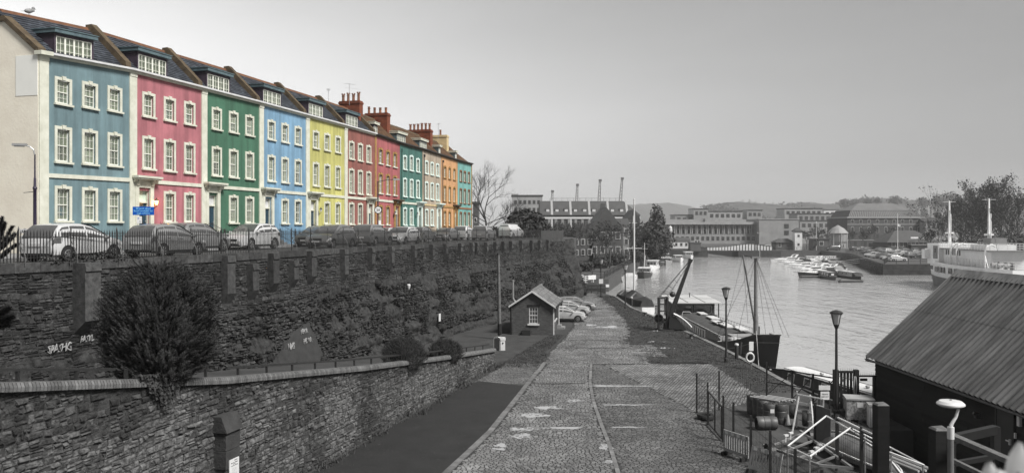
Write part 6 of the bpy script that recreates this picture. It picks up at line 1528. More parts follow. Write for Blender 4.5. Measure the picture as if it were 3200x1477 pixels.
# ------------------------------------------------------------------ the marina on the right
for k, (px, py, L, can, fly, lab, hm) in enumerate(((2462,822,10,None,True,'white cruiser furthest out, its bow nearest the bridge',None),(2486,831,9.5,M_canv,False,'white cruiser with a dark rear canopy, second from the bridge',None),(2508,839,9,None,False,'slim white cruiser third from the bridge',None),(2520,848,8.5,M_deckg,False,'cruiser with a pale rear canopy, fourth from the bridge',None),(2537,855,9.5,None,True,'white cruiser with a raked arch, fifth from the bridge',None),(2556,864,8.5,M_canv,False,'dark hulled cruiser with a canvas back at the pontoon end',M_boatd),(2545,833,8.5,M_canv,False,'white cruiser with a dark cover in the inner row, nearest the trip boat',None),(2566,843,8.5,None,False,'white cruiser in the middle of the inner row',None),(2584,852,8,M_deckg,True,'white cruiser with an arch at the end of the inner row',None))):
    p = wl(px, py); cruiser((p.x, p.y, WATER), math.pi+R(12)+ru(-.05,.05), L*1.08, lab, hm, can, fly=fly)
ordn = ['first','second','third','fourth','fifth','sixth','seventh','eighth','ninth','tenth']
for k, (px, py, L_) in enumerate(((2448,817,8),(2474,826,8),(2497,835,8),(2514,844,7.5),(2530,860,7),(2560,828,8),(2580,834,7.5),(2600,846,7.5),(2610,860,7),(2548,818,8))):
    p = wl(px, py); cruiser((p.x, p.y, WATER), math.pi+R(14)+ru(-.15,.15), L_, 'small white cruiser packed among the moored boats, %s from the bridge side' % ordn[k], None, (None, M_canv, M_deckg)[k % 3], 'small cruisers packed in the marina', fly=k % 4 == 1)
p = wl(2565, 813); narrowboat((p.x,p.y+2,WATER), math.pi+.03, 15, 'long low trip boat with a row of windows behind the cruisers', M_boatd, M_boatg, roofm=M_boatw, nw=7)
p = wl(2527, 797); cabin_boat((p.x,p.y,WATER), math.pi, 7, 'small white wheelhouse boat beside the trip boat', M_boatw, M_boatw, 2.6); 
for k, (px, py, lab) in enumerate(((2572,836,'canopied day boat moored inside the cruisers, left of a pair'),(2598,838,'canopied day boat moored inside the cruisers, right of a pair'))):
    p = wl(px, py); cruiser((p.x,p.y,WATER), math.pi+.3, 7.5, lab, M_boatg, M_canv)
p = wl(2612, 873); narrowboat((p.x,p.y+4,WATER), -R(99), 13, 'narrowboat with its bow towards us, left of the last two', M_boatd, M_boatd, roofm=M_deckg, nw=4)
p = wl(2638, 851); narrowboat((p.x,p.y+4,WATER), -R(95), 12, 'black narrowboat behind the last two at the marina', M_boatd, M_canv, nw=3)
p = wl(2673, 871); narrowboat((p.x,p.y+3,WATER), -R(92), 12, 'narrowboat with a patterned pale roof and dark bow cover, nearest the stone quay', M_boatd, M_boatg, roofm=M_boatw, nw=4, cover=M_canv)
for k, (px, py, w_, lab) in enumerate(((2548,867,7,'floating pontoon before the dark hulled cruiser'),(2658,881,5,'floating pontoon between the last two narrowboats'))):
    p = wl(px, py); t = thing('pontoon', lab, 'pontoon', (p.x,p.y,WATER), R(5)); ob('decking', MB().box(-w_/2,w_/2,-.7,.7,.25,.4), M_wood, t); ob('float', MB().box(-w_/2+.2,w_/2-.2,-.6,.6,-.2,.24), M_boatd, t)
    for x in (-w_/2+.4, w_/2-.4): ob('cleat', MB().box(x-.15,x+.15,-.05,.05,.4,.55), M_iron, t)
gw = thing('gangway', 'sloping gangway with rails from the stone quay down to the boats', 'gangway', (0,0,0))
g0, g1 = Vector((101,214,1.05)), Vector((91,222,-1.0)); sd2 = (g1-g0).cross(Vector((0,0,1))).normalized()*.9
ob('walkway', MB().bar(g0, g1, 1.8, .15), M_deckg, gw)
for sg in (-1,1): ob('handrail', MB().bar(g0+sd2*sg+Vector((0,0,1)), g1+sd2*sg+Vector((0,0,1)), .1).bar(g0+sd2*sg+Vector((0,0,.5)), g1+sd2*sg+Vector((0,0,.5)), .06).bar(g0+sd2*sg,g0+sd2*sg+Vector((0,0,1)),.1).bar(g1+sd2*sg,g1+sd2*sg+Vector((0,0,1)),.1), M_whiteg, gw)
# ------------------------------------------------------------------ the fenced yard
ob('yard_ground', MB().quad((9.1,20,.003),(14.55,20,.003),(14.55,35.85,.003),(18,35.85,.003),(18,39.4,.003),(16.2,39.4,.003),(16.1,44,.003),(13.6,44,.003),(9.1,39.3,.003)), pm('yard_dirt', .075, .028, .8, .9, .6, 14.), kind='structure')
def fpost(par, x, y, h=1.95, w=.07, z=0): ob('post', MB().box(x-w/2,x+w/2,y-w/2,y+w/2,z,z+h), M_black, par)
def wire_panel(par, a, b2, z0, z1, gx=.16, gz=.26, r=.005):
    a, b2 = Vector((*a,0)), Vector((*b2,0)); n = max(2, int((b2-a).length/gx)); mb = MB()
    for i in range(n+1): p = a.lerp(b2, i/n); mb.tube((p.x,p.y,z0),(p.x,p.y,z1), r, n=3, cap=False)
    k = int((z1-z0)/gz)
    for j in range(k+1): z = z0+(z1-z0)*j/k; mb.tube((a.x,a.y,z),(b2.x,b2.y,z), r, n=3, cap=False)
    ob('wire_mesh', mb, M_iron, par)
f1 = thing('yard_fence', 'black wire mesh fence on posts along the lane side of the yard', 'fence', (0,0,0))
fp = [(9.05,39.2),(9.0,36.8),(8.95,33.9),(9.02,32.6),(9.05,30.3),(9.07,28.1),(9.1,25.7),(9.1,23.5)]
for x, y in fp: fpost(f1, x, y)
for k, (a, b2) in enumerate(zip(fp[:-1], fp[1:])):
    if k in (1,): continue
    wire_panel(f1, a, b2, .08, 1.8)
    ob('wire', MB().tube((*a,1.55),(*b2,1.55),.008,n=4).tube((*a,.5),(*b2,.5),.008,n=4), M_iron, f1)
g1 = thing('yard_gate', 'black mesh gate with a spiked top rail beside the lane', 'gate', (0,0,0))
ob('gate_frame', MB().bar((8.98,36.7,1.6),(8.92,34.0,1.45),.06).bar((8.98,36.7,.15),(8.92,34.0,.1),.05).bar((8.98,36.6,.1),(8.98,36.6,1.62),.06).bar((8.92,34.05,.1),(8.92,34.05,1.5),.06).bar((8.95,35.3,.1),(8.95,35.3,1.5),.05), M_black, g1)
wire_panel(g1, (8.98,36.6), (8.92,34.1), .15, 1.5)
mb = MB()
for i in range(22): t_ = i/21; p = Vector((8.98,36.7,1.6)).lerp(Vector((8.92,34.0,1.45)), t_); mb.tube(p, p+Vector((0,0,.14)), .008, .002, 4)
ob('spikes', mb, M_steel, g1)
f2 = thing('back_fence', 'black wire mesh fence across the far side of the yard', 'fence', (0,0,0))
fp = [(9.05,39.3),(10.3,39.8),(13.5,42.4)]
for x, y in fp[1:]: fpost(f2, x, y, 1.95)
for a, b2 in zip(fp[:-1], fp[1:]): wire_panel(f2, a, b2, .08, 1.85)
f3 = thing('quay_fence', 'black fence with spiked top rail along the water side of the yard', 'fence', (0,0,0))
fp = [(13.5,42.4),(14.5,41.4),(15.2,40.4),(15.9,39.5)]
for x, y in fp[1:]: fpost(f3, x, y, 1.7, .09)
for a, b2 in zip(fp[:-1], fp[1:]): ob('rail', MB().bar((*a,1.65),(*b2,1.65),.06).bar((*a,.9),(*b2,.9),.05).bar((*a,.2),(*b2,1.6),.03), M_black, f3)
mb = MB()
for a, b2 in zip(fp[:-1], fp[1:]):
    for i in range(14): p = Vector((*a,1.65)).lerp(Vector((*b2,1.65)), i/14); mb.tube(p, p+Vector((0,0,.14)), .008, .002, 4)
ob('spikes', mb, M_steel, f3)
g2 = thing('water_gate', 'tall black slatted gate hung with signs at the shed corner', 'gate', (0,0,0))
for x in (15.9,16.9): fpost(g2, x, 39.3, 2.1, .22)
for k in range(6): ob('slat', MB().box(15.95+.16*k,16.06+.16*k,39.25,39.3,.2,1.95), M_black, g2)
ob('top_rail', MB().box(15.8,16.95,39.2,39.33,1.95,2.05).box(16.9,17.95,39.26,39.32,1.75,1.83), M_black, g2)
fpost(g2, 17.8, 39.3, 1.75, .14)
mb = MB()
for i in range(24): x = 15.85+i*.09; z = 2.05 if x < 16.95 else 1.83; mb.tube((x,39.27,z),(x,39.27,z+.16),.008,.002,4)
ob('spikes', mb, M_iron, g2); ob('sign', MB().cbox((17.25,39.24,1.62),(.36,.02,.13)), M_ink, g2); ob('rope_coil', MB().path([(16.75,39.12,1.8),(16.7,39.1,1.2),(16.78,39.1,.6),(16.85,39.12,1.3),(16.8,39.12,1.8)],.035,5), M_rope, g2)
s1 = thing('gate_signs', 'two white notice plates wired to the yard fence', 'sign', (14.75,38.4,0))
fpost(s1, 0, .05, 1.7, .05); fpost(s1, .5, .05, 1.7, .05)
ob('plate', MB().box(-.02,.52,-.01,.02,1.28,1.5), M_whiteg, s1); ob('plate', MB().box(.06,.48,-.01,.02,.82,1.2), M_sign, s1)
Mx = frame_M((.27,-.012,0), (1,0,0), (0,0,1))
for k, tx_ in enumerate(('PRIVATE','KEEP OUT')): text_mesh(tx_, .075, Mx @ Matrix.Translation((0,1.06-.12*k,.004)), M_ink, parent=s1)
f4 = thing('inner_fence', 'black posts and spiked rail on the right side of the yard', 'fence', (0,0,0))
fp = [(12.35,32.6),(12.35,30.4),(12.5,28.6),(12.6,27.6)]
for x, y in fp: fpost(f4, x, y, 1.95, .1)
for a, b2 in zip(fp[1:-1], fp[2:]): ob('rail', MB().bar((*a,1.85),(*b2,1.85),.06), M_whiteg, f4); wire_panel(f4, a, b2, .1, 1.8)
ob('board', MB().add([(12.38,32.55,.1),(12.72,31.9,.1),(12.72,31.9,1.8),(12.38,32.55,1.85),(12.36,32.53,.1),(12.7,31.88,.1),(12.7,31.88,1.8),(12.36,32.53,1.85)], [(0,1,2,3),(7,6,5,4),(0,4,5,1),(2,6,7,3),(1,5,6,2),(3,7,4,0)]), pm('board_grey', .12, .08, 3., .8), f4)
mb = MB()
for a, b2 in zip(fp[1:-1], fp[2:]):
    for i in range(16): p = Vector((*a,1.88)).lerp(Vector((*b2,1.88)), i/16); mb.tube(p, p+Vector((0,0,.12)), .008, .002, 4)
ob('spikes', mb, M_steel, f4)
# barrels
M_drum = pm('grey_drum', .085, .065, 2., .5, rand=.2)
drum = MB().lathe([(.27,0),(.29,.04),(.295,.3),(.285,.32),(.3,.34),(.3,.58),(.285,.6),(.295,.62),(.29,.86),(.27,.9)], 18).mesh('drum', 35); lidm = MB().lathe([(.265,.9),(.265,.905),(.25,.88),(.06,.88)], 18).mesh('lid')
gd = 'plastic drums in the yard'
for k, (px, py, lab) in enumerate(((2440,1322,'grey plastic drum at the right of the group under the poles'),(2405,1320,'grey plastic drum with a white label, front of the group'),(2385,1308,'grey plastic drum third from the left in the group'),(2371,1301,'grey plastic drum second from the left in the group'),(2353,1291,'grey plastic drum at the left of the group'),(2415,1304,'grey plastic drum at the back of the group under the poles'))):
    t = thing('plastic_drum', lab, 'drum', G(px,py), 0, gd); put('shell', drum, M_drum, t); put('lid', lidm, M_deckg, t)
    ob('bung', MB().lathe([(.04,.88),(.04,.92)], 8, (.14,.05,0)), M_ink, t)
    if k == 1: ob('label_sheet', MB().box(-.06,.12,-.302,-.298,.52,.7), M_sign, t)
t = thing('plastic_drum', 'grey plastic drum lying on its side in the yard', 'drum', G(2426,1341)+Vector((0,0,.3)), 0, gd); o = put('shell', drum, M_drum, t); o.rotation_euler = (0,R(-90),R(0)); o = put('lid', lidm, M_drum, t); o.rotation_euler = (0,R(-90),0)
t = thing('pole_bundle', 'bundle of pale poles lying on top of the drums', 'poles', G(2412,1310)+Vector((0,0,.95)))
for k in range(6): ob('pole', MB().tube((-.85+.17*k,.55+.02*k,.02+.03*(k % 2)),(.2+.16*k,-.5+.03*k,.02+.03*(k % 2)),.04,n=6), M_rope, t)
def tyre(loc, rx, rz, label, r=.33):
    t = thing('tyre', label, 'tyre', loc, rz, 'old tyres in the yard'); ob('tread', MB().lathe([(r*.6,-.1),(r*.93,-.12),(r,-.08),(r,.08),(r*.93,.12),(r*.6,.1),(r*.58,.04),(r*.58,-.04),(r*.6,-.1)], 22, M=Matrix.Rotation(rx,4,'X')), M_rubber, t, smooth=35)
tyre(G(2474,1320)+Vector((0,-.1,.55)), R(88), R(65), 'black tyre hung on the pale frame, left of two'); tyre(G(2513,1338)+Vector((0,-.15,.5)), R(88), R(65), 'black tyre hung on the pale frame, right of two', .36)
tyre(G(2205,1310)+Vector((0,0,.14)), 0, 0, 'tyre lying flat in the corner of the yard', .4)
t = thing('trestle_frame', 'pale aluminium ladder frames standing upright in the yard', 'frame', G(2490,1340), R(-18))
for k, x in enumerate((0,.55,1.1)): ob('upright', MB().bar((x,.3-.1*k,0),(x+.02,.1-.1*k,1.7-.12*k),.06), M_whiteg, t)
for z in (.4,.8,1.2,1.55): ob('rung', MB().bar((0,.28-.11*z,z),(1.1,-.02-.11*z,z-.08),.05), M_whiteg, t)
ob('brace', MB().bar((-.2,-.6,0),(.1,.1,1.5),.05), M_whiteg, t); ob('brace', MB().bar((.7,-.7,0),(.6,.0,1.4),.05), M_whiteg, t)
t = thing('traffic_cone', 'small traffic cone behind the pale frames', 'cone', G(2462,1328)); ob('cone', MB().lathe([(.13,.04),(.03,.5)], 12), M_deckg, t, smooth=40); ob('base', MB().box(-.2,.2,-.2,.2,0,.04), M_rubber, t)
# boat trailer
tr = thing('boat_trailer', 'galvanised boat trailer with two mudguarded wheels in the yard', 'trailer', (0,0,0))
def gp(px, py, z): return G(px, py, z)
A1, A2, T1 = gp(2385,1390,.45), gp(2500,1345,.45), gp(2665,1462,.4)
ob('chassis', MB().bar(A1, gp(2560,1452,.42), .09).bar(gp(2560,1452,.42), T1, .09).bar(A2, gp(2620,1430,.42), .09).bar(gp(2620,1430,.42), T1, .09), M_steel, tr)
for k in range(4): ob('cross_member', MB().bar(A1.lerp(gp(2560,1452,.42), .1+.28*k), A2.lerp(gp(2620,1430,.42), .1+.28*k), .07), M_steel, tr)
for px, py in ((2407,1440),(2535,1392)):
    p = G(px,py); wv = ob('wheel', MB().lathe([(.16,-.08),(.27,-.1),(.31,-.06),(.31,.06),(.27,.1),(.16,.08)], 20, p+Vector((0,0,.31)), Matrix.Rotation(R(90),4,'Y') @ Matrix.Rotation(R(25),4,'X')), M_rubber, tr, smooth=40)
    ob('hub', MB().ball(p+Vector((-.06,0,.31)), .1, .15, .15), M_steel, wv)
    mb = MB(); rows = [[p+Vector((o, .38*math.cos(a), .31+.38*math.sin(a))) for o in (-.14,.14)] for a in np.linspace(.2, 2.95, 9)]; mb.grid(rows); ob('mudguard', mb, M_iron, tr)
for px, py in ((2455,1380),(2470,1372),(2550,1420),(2560,1410),(2535,1432)):
    p = G(px,py,.5); ob('roller', MB().bar(p, p+Vector((.02,.02,.22)), .04).cbox(p+Vector((.02,.02,.26)),(.2,.1,.07),rz=.5), M_whiteg, tr)
ob('jockey_arm', MB().bar(gp(2612,1470,.2), gp(2628,1425,.7), .06).ball(gp(2628,1425,.72), .1), M_iron, tr)
# white tubular frame
tf = thing('tube_frame', 'large bent frame of white tubes standing over the trailer', 'frame', (0,0,0))
q = [P(2462,1392,29.0), P(2582,1298,31), P(2760,1402,27.6), P(2530,1425,27.4), P(2658,1335,29.2), P(2700,1360,29.3), P(2785,1398,28), P(2890,1450,26.2), P(2462,1392,29.0)]
mb = MB().path([q[0], q[1], q[2]], .032).path([q[0], q[3]], .032).path([q[3], q[4]], .032); ob('top_tube', mb, M_whiteg, tf)
ob('side_tube', MB().path([P(2660,1337,29.2), P(2785,1398,28.6), P(2888,1452,27.2)], .03).path([P(2750,1400,27.8), P(2888,1452,27.2)], .03).path([P(2735,1412,27.5), P(2752,1400,27.7)], .05), M_whiteg, tf)
for p in (q[0], q[3], P(2703,1362,29.2), P(2785,1398,28.6), P(2884,1450,27.2)): ob('leg', MB().tube(p, (p.x, p.y, 0), .03), M_steel, tf)
# upturned boat
ub = thing('upturned_boat', 'upturned wooden boat with a varnished hull lying in the yard', 'boat', (13.35,30.6,.12), R(-78))
rows = []
for i in range(15):
    t_ = i/14; x = -2.6+5.2*t_; f_ = max(.04, math.sin(math.pi*min(1, .08+t_*.98))**.6); rows.append([(x, .72*f_*math.cos(a), .1+.75*f_*math.sin(a)*(1-.1*t_)) for a in np.linspace(0, math.pi, 11)])
mb = MB().grid(rows); ob('hull', mb, pm('varnished_hull', .17, .09, 1.2, .35, stretch=(.4,3,3)), ub, smooth=60)
ob('keel', MB().path([(r[5][0], 0, r[5][2]+.03) for r in rows], .04, 4), M_whiteg, ub); ob('rubbing_strake', MB().path([(r[1][0], r[1][1]*1.03, r[1][2]) for r in rows], .04, 4).path([(r[9][0], r[9][1]*1.03, r[9][2]) for r in rows], .04, 4), M_whiteg, ub)
t = thing('spar_stack', 'stack of pale spars lying beside the upturned boat', 'spars', (14.3,31.8,.1), R(-75))
for k in range(5): ob('spar', MB().tube((-2.5,.16*k,.05+.05*(k % 2)),(2.6,.16*k-.1,.05+.05*(k % 2)),.05,n=6), M_rope, t)
t = thing('fender', 'white round fender beside the upturned boat', 'fender', (12.6,27.9,.16)); ob('ball', MB().ball((0,0,0),.24,.16,.16,12,8), M_whiteg, t, smooth=60); ob('eye', MB().ball((.25,0,0),.05), M_iron, t)
# plastic barriers
def barrier(loc, rz, tilt, label, L=1.35):
    t = thing('plastic_barrier', label, 'barrier', loc, rz, 'plastic works barriers'); t.rotation_euler = (tilt, 0, rz)
    ob('frame', MB().box(-L/2,L/2,-.025,.025,.82,.98).box(-L/2,L/2,-.025,.025,.15,.27).box(-L/2,-L/2+.07,-.024,.024,.27,.82).box(L/2-.07,L/2,-.024,.024,.27,.82), M_deckg, t)
    for k in range(9): x = -L/2+.15+(L-.3)*k/8; ob('slat', MB().box(x-.03,x+.03,-.02,.02,.27,.82), M_deckg, t)
    for k in range(4): ob('reflector', MB().box(-L/2+.1+.32*k,-L/2+.26+.32*k,-.028,-.025,.84,.96), M_whiteg, t)
    ob('foot', MB().box(-L/2+.1,-L/2+.22,-.25,.25,0,.15), M_rubber, t); ob('foot', MB().box(L/2-.22,L/2-.1,-.25,.25,0,.15), M_rubber, t)
barrier(G(2302,1432)+Vector((0,.1,0)), R(-62), 0, 'plastic works barrier standing before the yard fence'); barrier(G(2362,1475)+Vector((.1,-.5,0)), R(-55), R(-16), 'plastic works barrier leaning over, nearest the camera')
# crate, box, clutter by the shed
t = thing('pallet_crate', 'pale printed crate on a pallet by the water gate', 'crate', G(2692,1318)+Vector((.0,.3,0)), R(-14))
ob('box', MB().box(-.6,.6,-.5,.5,.14,1.05), pm('crate_print', .34, .12, 9., .8, contrast=.1), t); ob('lid', MB().box(-.63,.63,-.53,.53,1.05,1.12), M_deckg, t); ob('print_panel', MB().box(-.15,.12,-.515,-.5,.72,.95), M_whiteg, t)
for x in (-.5,0,.5): ob('pallet_block', MB().box(x-.08,x+.08,-.5,.5,0,.13), M_wood, t)
ob('handle', MB().box(.61,.66,-.3,-.2,.3,.7), M_iron, t)
t = thing('metal_locker', 'pale ribbed metal locker beside the printed crate', 'locker', G(2726,1332)+Vector((.15,.1,0)), R(-14))
ob('body', MB().box(-.28,.28,-.3,.3,0,.95), M_whiteg, t); ob('lid', MB().box(-.31,.31,-.33,.33,.95,1.03), M_deckg, t)
for k in range(5): ob('rib', MB().box(-.22+.11*k-.015,-.22+.11*k+.015,-.315,-.3,.05,.9), M_deckg, t)
t = thing('dark_tub', 'dark round tub on the ground beside the printed crate', 'tub', G(2640,1308)); ob('tub', MB().lathe([(.2,0),(.26,.4),(.24,.42),(.1,.5)], 12), M_iron, t, smooth=40); ob('rim', MB().lathe([(.27,.38),(.27,.42)], 12), M_rubber, t)
t = thing('cable_reel', 'cable reel standing against the water gate', 'reel', (16.45,38.85,.45)); ob('reel', MB().lathe([(.4,-.08),(.4,-.05),(.15,-.05),(.15,.05),(.4,.05),(.4,.08)], 18, M=Matrix.Rotation(R(90),4,'X')), M_iron, t); ob('stand', MB().bar((-.35,0,-.45),(0,0,0),.05).bar((.35,0,-.45),(0,0,0),.05), M_iron, t)
# ------------------------------------------------------------------ the black timber shed
bs = thing('timber_shed', 'black timber boathouse with a corrugated roof at the right edge', 'shed', (0,0,0))
SX, SZ0, SZ1, EZ, RX, RZ_ = 18.0, 39.6, 12.0, 2.7, 22.25, 6.86
M_tar = pm('tarred_board', .017, .006, 2., .65, .4, 20., stretch=(1,.25,4), rand=.35, spec=.2)
ob('frame_core', MB().box(SX+.03,26.5,SZ1,SZ0-.03,-4,EZ).prism([(SX+.03,EZ),(26.5,EZ),(RX,RZ_-.1)], SZ1, SZ0-.03, 'y'), M_dark, bs)
z = -3.0; k = 0
while z < EZ+.02:
    cuts = [SZ0] + sorted([SZ0-ru(3,5), SZ0-ru(7,9.5), SZ0-ru(11.5,14), SZ0-ru(16,18)], reverse=True) + [SZ1]
    for a, b2 in zip(cuts[:-1], cuts[1:]):
        o = ru(0,.012); ob('board', MB().add([(SX-.02-o,a-.006,z),(SX-.035-o,a-.006,z),(SX+.0-o,a-.006,z+.2),(SX+.03,a-.006,z+.2),(SX-.02-o,b2+.006,z),(SX-.035-o,b2+.006,z),(SX+.0-o,b2+.006,z+.2),(SX+.03,b2+.006,z+.2)], [(0,1,2,3),(7,6,5,4),(1,5,6,2),(0,4,5,1),(2,6,7,3)]), M_tar, bs)
    z += .2
z = 0
while z < RZ_-.3:
    xa, xb = SX+(0 if z < EZ else (z-EZ+.2)*1.02), 26.4-(0 if z < EZ else (z-EZ+.2)*1.02)
    if xb-xa > .3: ob('gable_board', MB().box(xa,xb,SZ0-.03,SZ0+.0,z,z+.19), M_tar, bs)
    z += .2
# corrugated sheets
M_corr = pm('corrugated_sheet', .14, .035, 2.2, .65, .3, 25., stretch=(.25,2.2,.25), rand=.15, contrast=.2)
dx, dz = RX-(SX-.32), RZ_-(EZ-.1); n_ = Vector((-dz, 0, dx)).normalized()
def sheet(y0, y1, t0, t1, lift):
    rows = []; m_ = int(round((y0-y1)/.0375))
    for j in range(m_+1):
        y = y0 + (y1-y0)*j/m_; ph = .065*math.cos(2*math.pi*(y0-y)/.36 ) + lift
        rows.append([Vector((SX-.32+dx*t, y, EZ-.1+dz*t)) + n_*ph for t in (t0, t1)])
    ob('roof_sheet', MB().grid(rows[::-1]), M_corr, bs, smooth=60)
y = SZ0+.25
while y > 15:
    sheet(y, y-1.44, 0, .56, .04); sheet(y, y-1.44, .54, 1.0, .055); y -= 1.44
ob('ridge_cap', MB().prism([(RX-.38,RZ_-.22),(RX-.05,RZ_+.14),(RX+.05,RZ_+.14),(RX+.38,RZ_-.22),(RX+.3,RZ_-.24),(RX,RZ_+.06),(RX-.3,RZ_-.24)], 15, SZ0+.3, 'y'), pm('ridge_metal', .3, .16, 1., .6, contrast=.1), bs)
ob('far_slope', MB().quad((RX,SZ0+.25,RZ_),(RX,15,RZ_),(RX+4.5,15,EZ),(RX+4.5,SZ0+.25,EZ)), M_corr, bs)
ob('bargeboard', MB().add([(SX-.34,SZ0+.26,EZ-.18),(RX,SZ0+.26,RZ_+.02),(RX,SZ0+.26,RZ_+.16),(SX-.34,SZ0+.26,EZ+.02),(SX-.34,SZ0+.34,EZ-.18),(RX,SZ0+.34,RZ_+.02),(RX,SZ0+.34,RZ_+.16),(SX-.34,SZ0+.34,EZ+.02)], [(0,1,2,3),(7,6,5,4),(0,4,5,1),(3,2,6,7),(0,3,7,4)]), M_deckg, bs)
gr_ = [(SX-.36+.075*math.cos(a), EZ-.14+.075*math.sin(a)) for a in np.linspace(math.pi, 2*math.pi, 7)] + [(SX-.3,EZ-.14),(SX-.36,EZ-.18),(SX-.42,EZ-.14)]
ob('gutter', MB().prism(gr_, 15, SZ0+.3, 'y'), pm('gutter_grey', .12, .08, 2., .4), bs); ob('gutter_bracket', MB().bar((SX-.4,SZ0+.25,EZ-.24),(SX+.0,SZ0+.0,EZ-.32),.05), M_black, bs)
d_ = thing('door', None, None, (SX-.05,29.6,.3), parent=bs); ob('door_leaf', MB().box(-.02,.04,-.95,0,0,2.1), pm('door_black', .03, .022, 3., .5), d_); ob('handle', MB().box(-.09,-.02,-.88,-.82,.95,1.15).box(-.12,-.09,-.88,-.68,1.06,1.1), M_whiteg, d_)
ob('keypad', MB().box(-.06,0,-1.15,-1.08,1.25,1.45), M_whiteg, d_); ob('alarm_box', MB().box(-.1,0,-1.45,-1.3,1.75,2.2), M_whiteg, d_); ob('frame', MB().box(-.04,.05,-1.03,-.95,0,2.2).box(-.04,.05,0,.08,0,2.2).box(-.04,.05,-.95,0,2.1,2.2), M_black, d_)
ob('wall_light', MB().box(SX-.22,SX-.03,30.6,30.8,1.75,1.95).tube((SX-.22,30.7,1.9),(SX-.3,30.7,1.95),.06), M_iron, bs)
# decking, timber rail and piles
dk = thing('timber_deck', 'dark timber landing with a heavy handrail before the boathouse door', 'deck', (0,0,0))
for k in range(9): ob('plank', MB().box(11.5,17.9,15.5+.66*k,16.14+.66*k,2.3,2.38), M_tar, dk)
ob('handrail', MB().bar((11.45,20.9,3.62),(11.7,15.5,3.62),.2,.12), M_wood, dk); ob('mid_rail', MB().bar((11.45,20.9,3.0),(11.7,15.5,3.0),.1,.1), M_wood, dk); ob('low_rail', MB().bar((11.45,20.9,2.6),(11.7,15.5,2.6),.1,.1), M_black, dk)
for y in (20.85,18.9,17.0): ob('post', MB().box(11.45+(20.9-y)*.046-.08,11.45+(20.9-y)*.046+.08,y-.08,y+.08,0,3.55), M_tar, dk)
ob('cross_rail', MB().bar((11.5,20.95,3.5),(13.0,21.5,3.62),.18,.22).bar((11.5,20.95,2.85),(13.0,21.5,2.9),.12,.12).box(12.9,13.08,21.4,21.58,0,3.7), M_black, dk)
for k, (x, y, h_, lab) in enumerate(((12.45,27.0,3.08,'tall black timber pile at the corner of the yard'),(11.75,22.0,3.5,'tall black timber pile beside the disc lamp'))):
    t = thing('timber_pile', lab, 'pile', (x,y,0)); ob('pile', MB().box(-.2,.2,-.2,.2,-.2,h_), M_tar, t); ob('pile_cap', MB().add([(-.2,-.2,h_),(.2,-.2,h_),(.2,.2,h_),(-.2,.2,h_),(-.15,-.15,h_+.05),(.15,-.15,h_+.05),(.15,.15,h_+.07),(-.15,.15,h_+.05)], [(0,1,5,4),(1,2,6,5),(2,3,7,6),(3,0,4,7),(4,5,6,7)]), M_wood, t)
# disc lamp
p = P(2971,1262,18.5); t = thing('disc_lamp', 'modern lamp with a white disc head on a bent neck, bottom right', 'lamp', (p.x,p.y,0))
ob('post', MB().lathe([(.09,0),(.075,1.0),(.065,p.z-.75)], 12), pm('lamp_pole_grey', .16, .12, 4., .5), t, smooth=40); ob('neck', MB().path([(0,0,p.z-.78),(0,0,p.z-.5),(.04,0,p.z-.42),(.12,0,p.z-.3),(.2,0,p.z-.02)], .05, 8, .028).tube((0,0,p.z-.8),(0,0,p.z-.52),.075,n=10), M_whiteg, t, smooth=40)
ob('disc_head', MB().lathe([(.25,-.06),(.3,-.03),(.3,.0),(.24,.055),(.1,.07),(.03,.07)], 28, (0,0,p.z+.02)), M_whiteg, t, smooth=30); ob('lens', MB().lathe([(.22,-.075),(.22,-.06)], 20, (0,0,p.z+.02)), M_deckg, t); ob('knob', MB().lathe([(.03,.06),(.02,.1)], 8, (0,0,p.z+.02)), M_steel, t)
# pale leaves close to the lens, bottom right corner
t = thing('near_leaves', 'pale blurred leaf tips at the bottom right corner', 'plant', P(3160,1520,3.2))
for k, (px, py, w_, h_, rz) in enumerate(((3100,1490,.035,.06,.1),(3182,1460,.045,.1,-.15),(3145,1500,.05,.04,1.0))):
    o_ = P(px,py,3.2)-P(3160,1520,3.2); rows = [[(o_.x+w_*math.sin(math.pi*min(.97,max(.03,u_)))**.7*s_*math.cos(rz)-(u_-.5)*2*h_*math.sin(rz), o_.y+.012*abs(s_), o_.z+(u_-.5)*2*h_*math.cos(rz)+w_*s_*math.sin(rz)*.5) for s_ in (-1,-.5,0,.5,1)] for u_ in np.linspace(0,1,9)]
    ob('leaf', MB().grid(rows), pm('pale_leaf', .4, .3, 6., .7), t, smooth=80)
ob('stem', MB().path([(0,0,-.2),(-.02,0,-.05),(.03,0,.06)], .006, 4), M_wood, t)
# ------------------------------------------------------------------ left bank: lock, path, railing, trees, houses
lb = thing('lock_footbridge', 'low footbridge with pale rails crossing the lock behind the lane', 'footbridge', (0,0,0))
ob('deck', MB().bar((6.5,121,.3),(12.5,131,.45),1.6,.3), M_wood, lb)
for o in (-.8,.8):
    for z in (.75,1.05,1.35): ob('rail', MB().bar((6.5+o,121-o*.6,z),(12.5+o,131-o*.6,z+.12),.07), M_whiteg, lb)
    for k in range(5): t_ = k/4; ob('post', MB().box(6.5+6*t_+o-.05,6.5+6*t_+o+.05,121+10*t_-o*.6-.05,121+10*t_-o*.6+.05,.3,1.5), M_whiteg, lb)
ob('sign_board', MB().cbox((12.9,129,1.2),(1.6,.08,.7),rz=.6), M_whiteg, lb)
lg = thing('lock_gate', 'dark timber lock gate with a balance beam at the end of the lane', 'lock gate', (0,0,0))
ob('gate_leaf', MB().box(8.5,13.8,117.8,118.3,-1.9,.35), M_boatd, lg); ob('balance_beam', MB().bar((7.6,114.5,.9),(13.5,115.6,.8),.35,.35), M_boatd, lg); ob('white_end', MB().bar((13.5,115.6,.8),(14.0,115.7,.8),.37,.37), M_whiteg, lg)
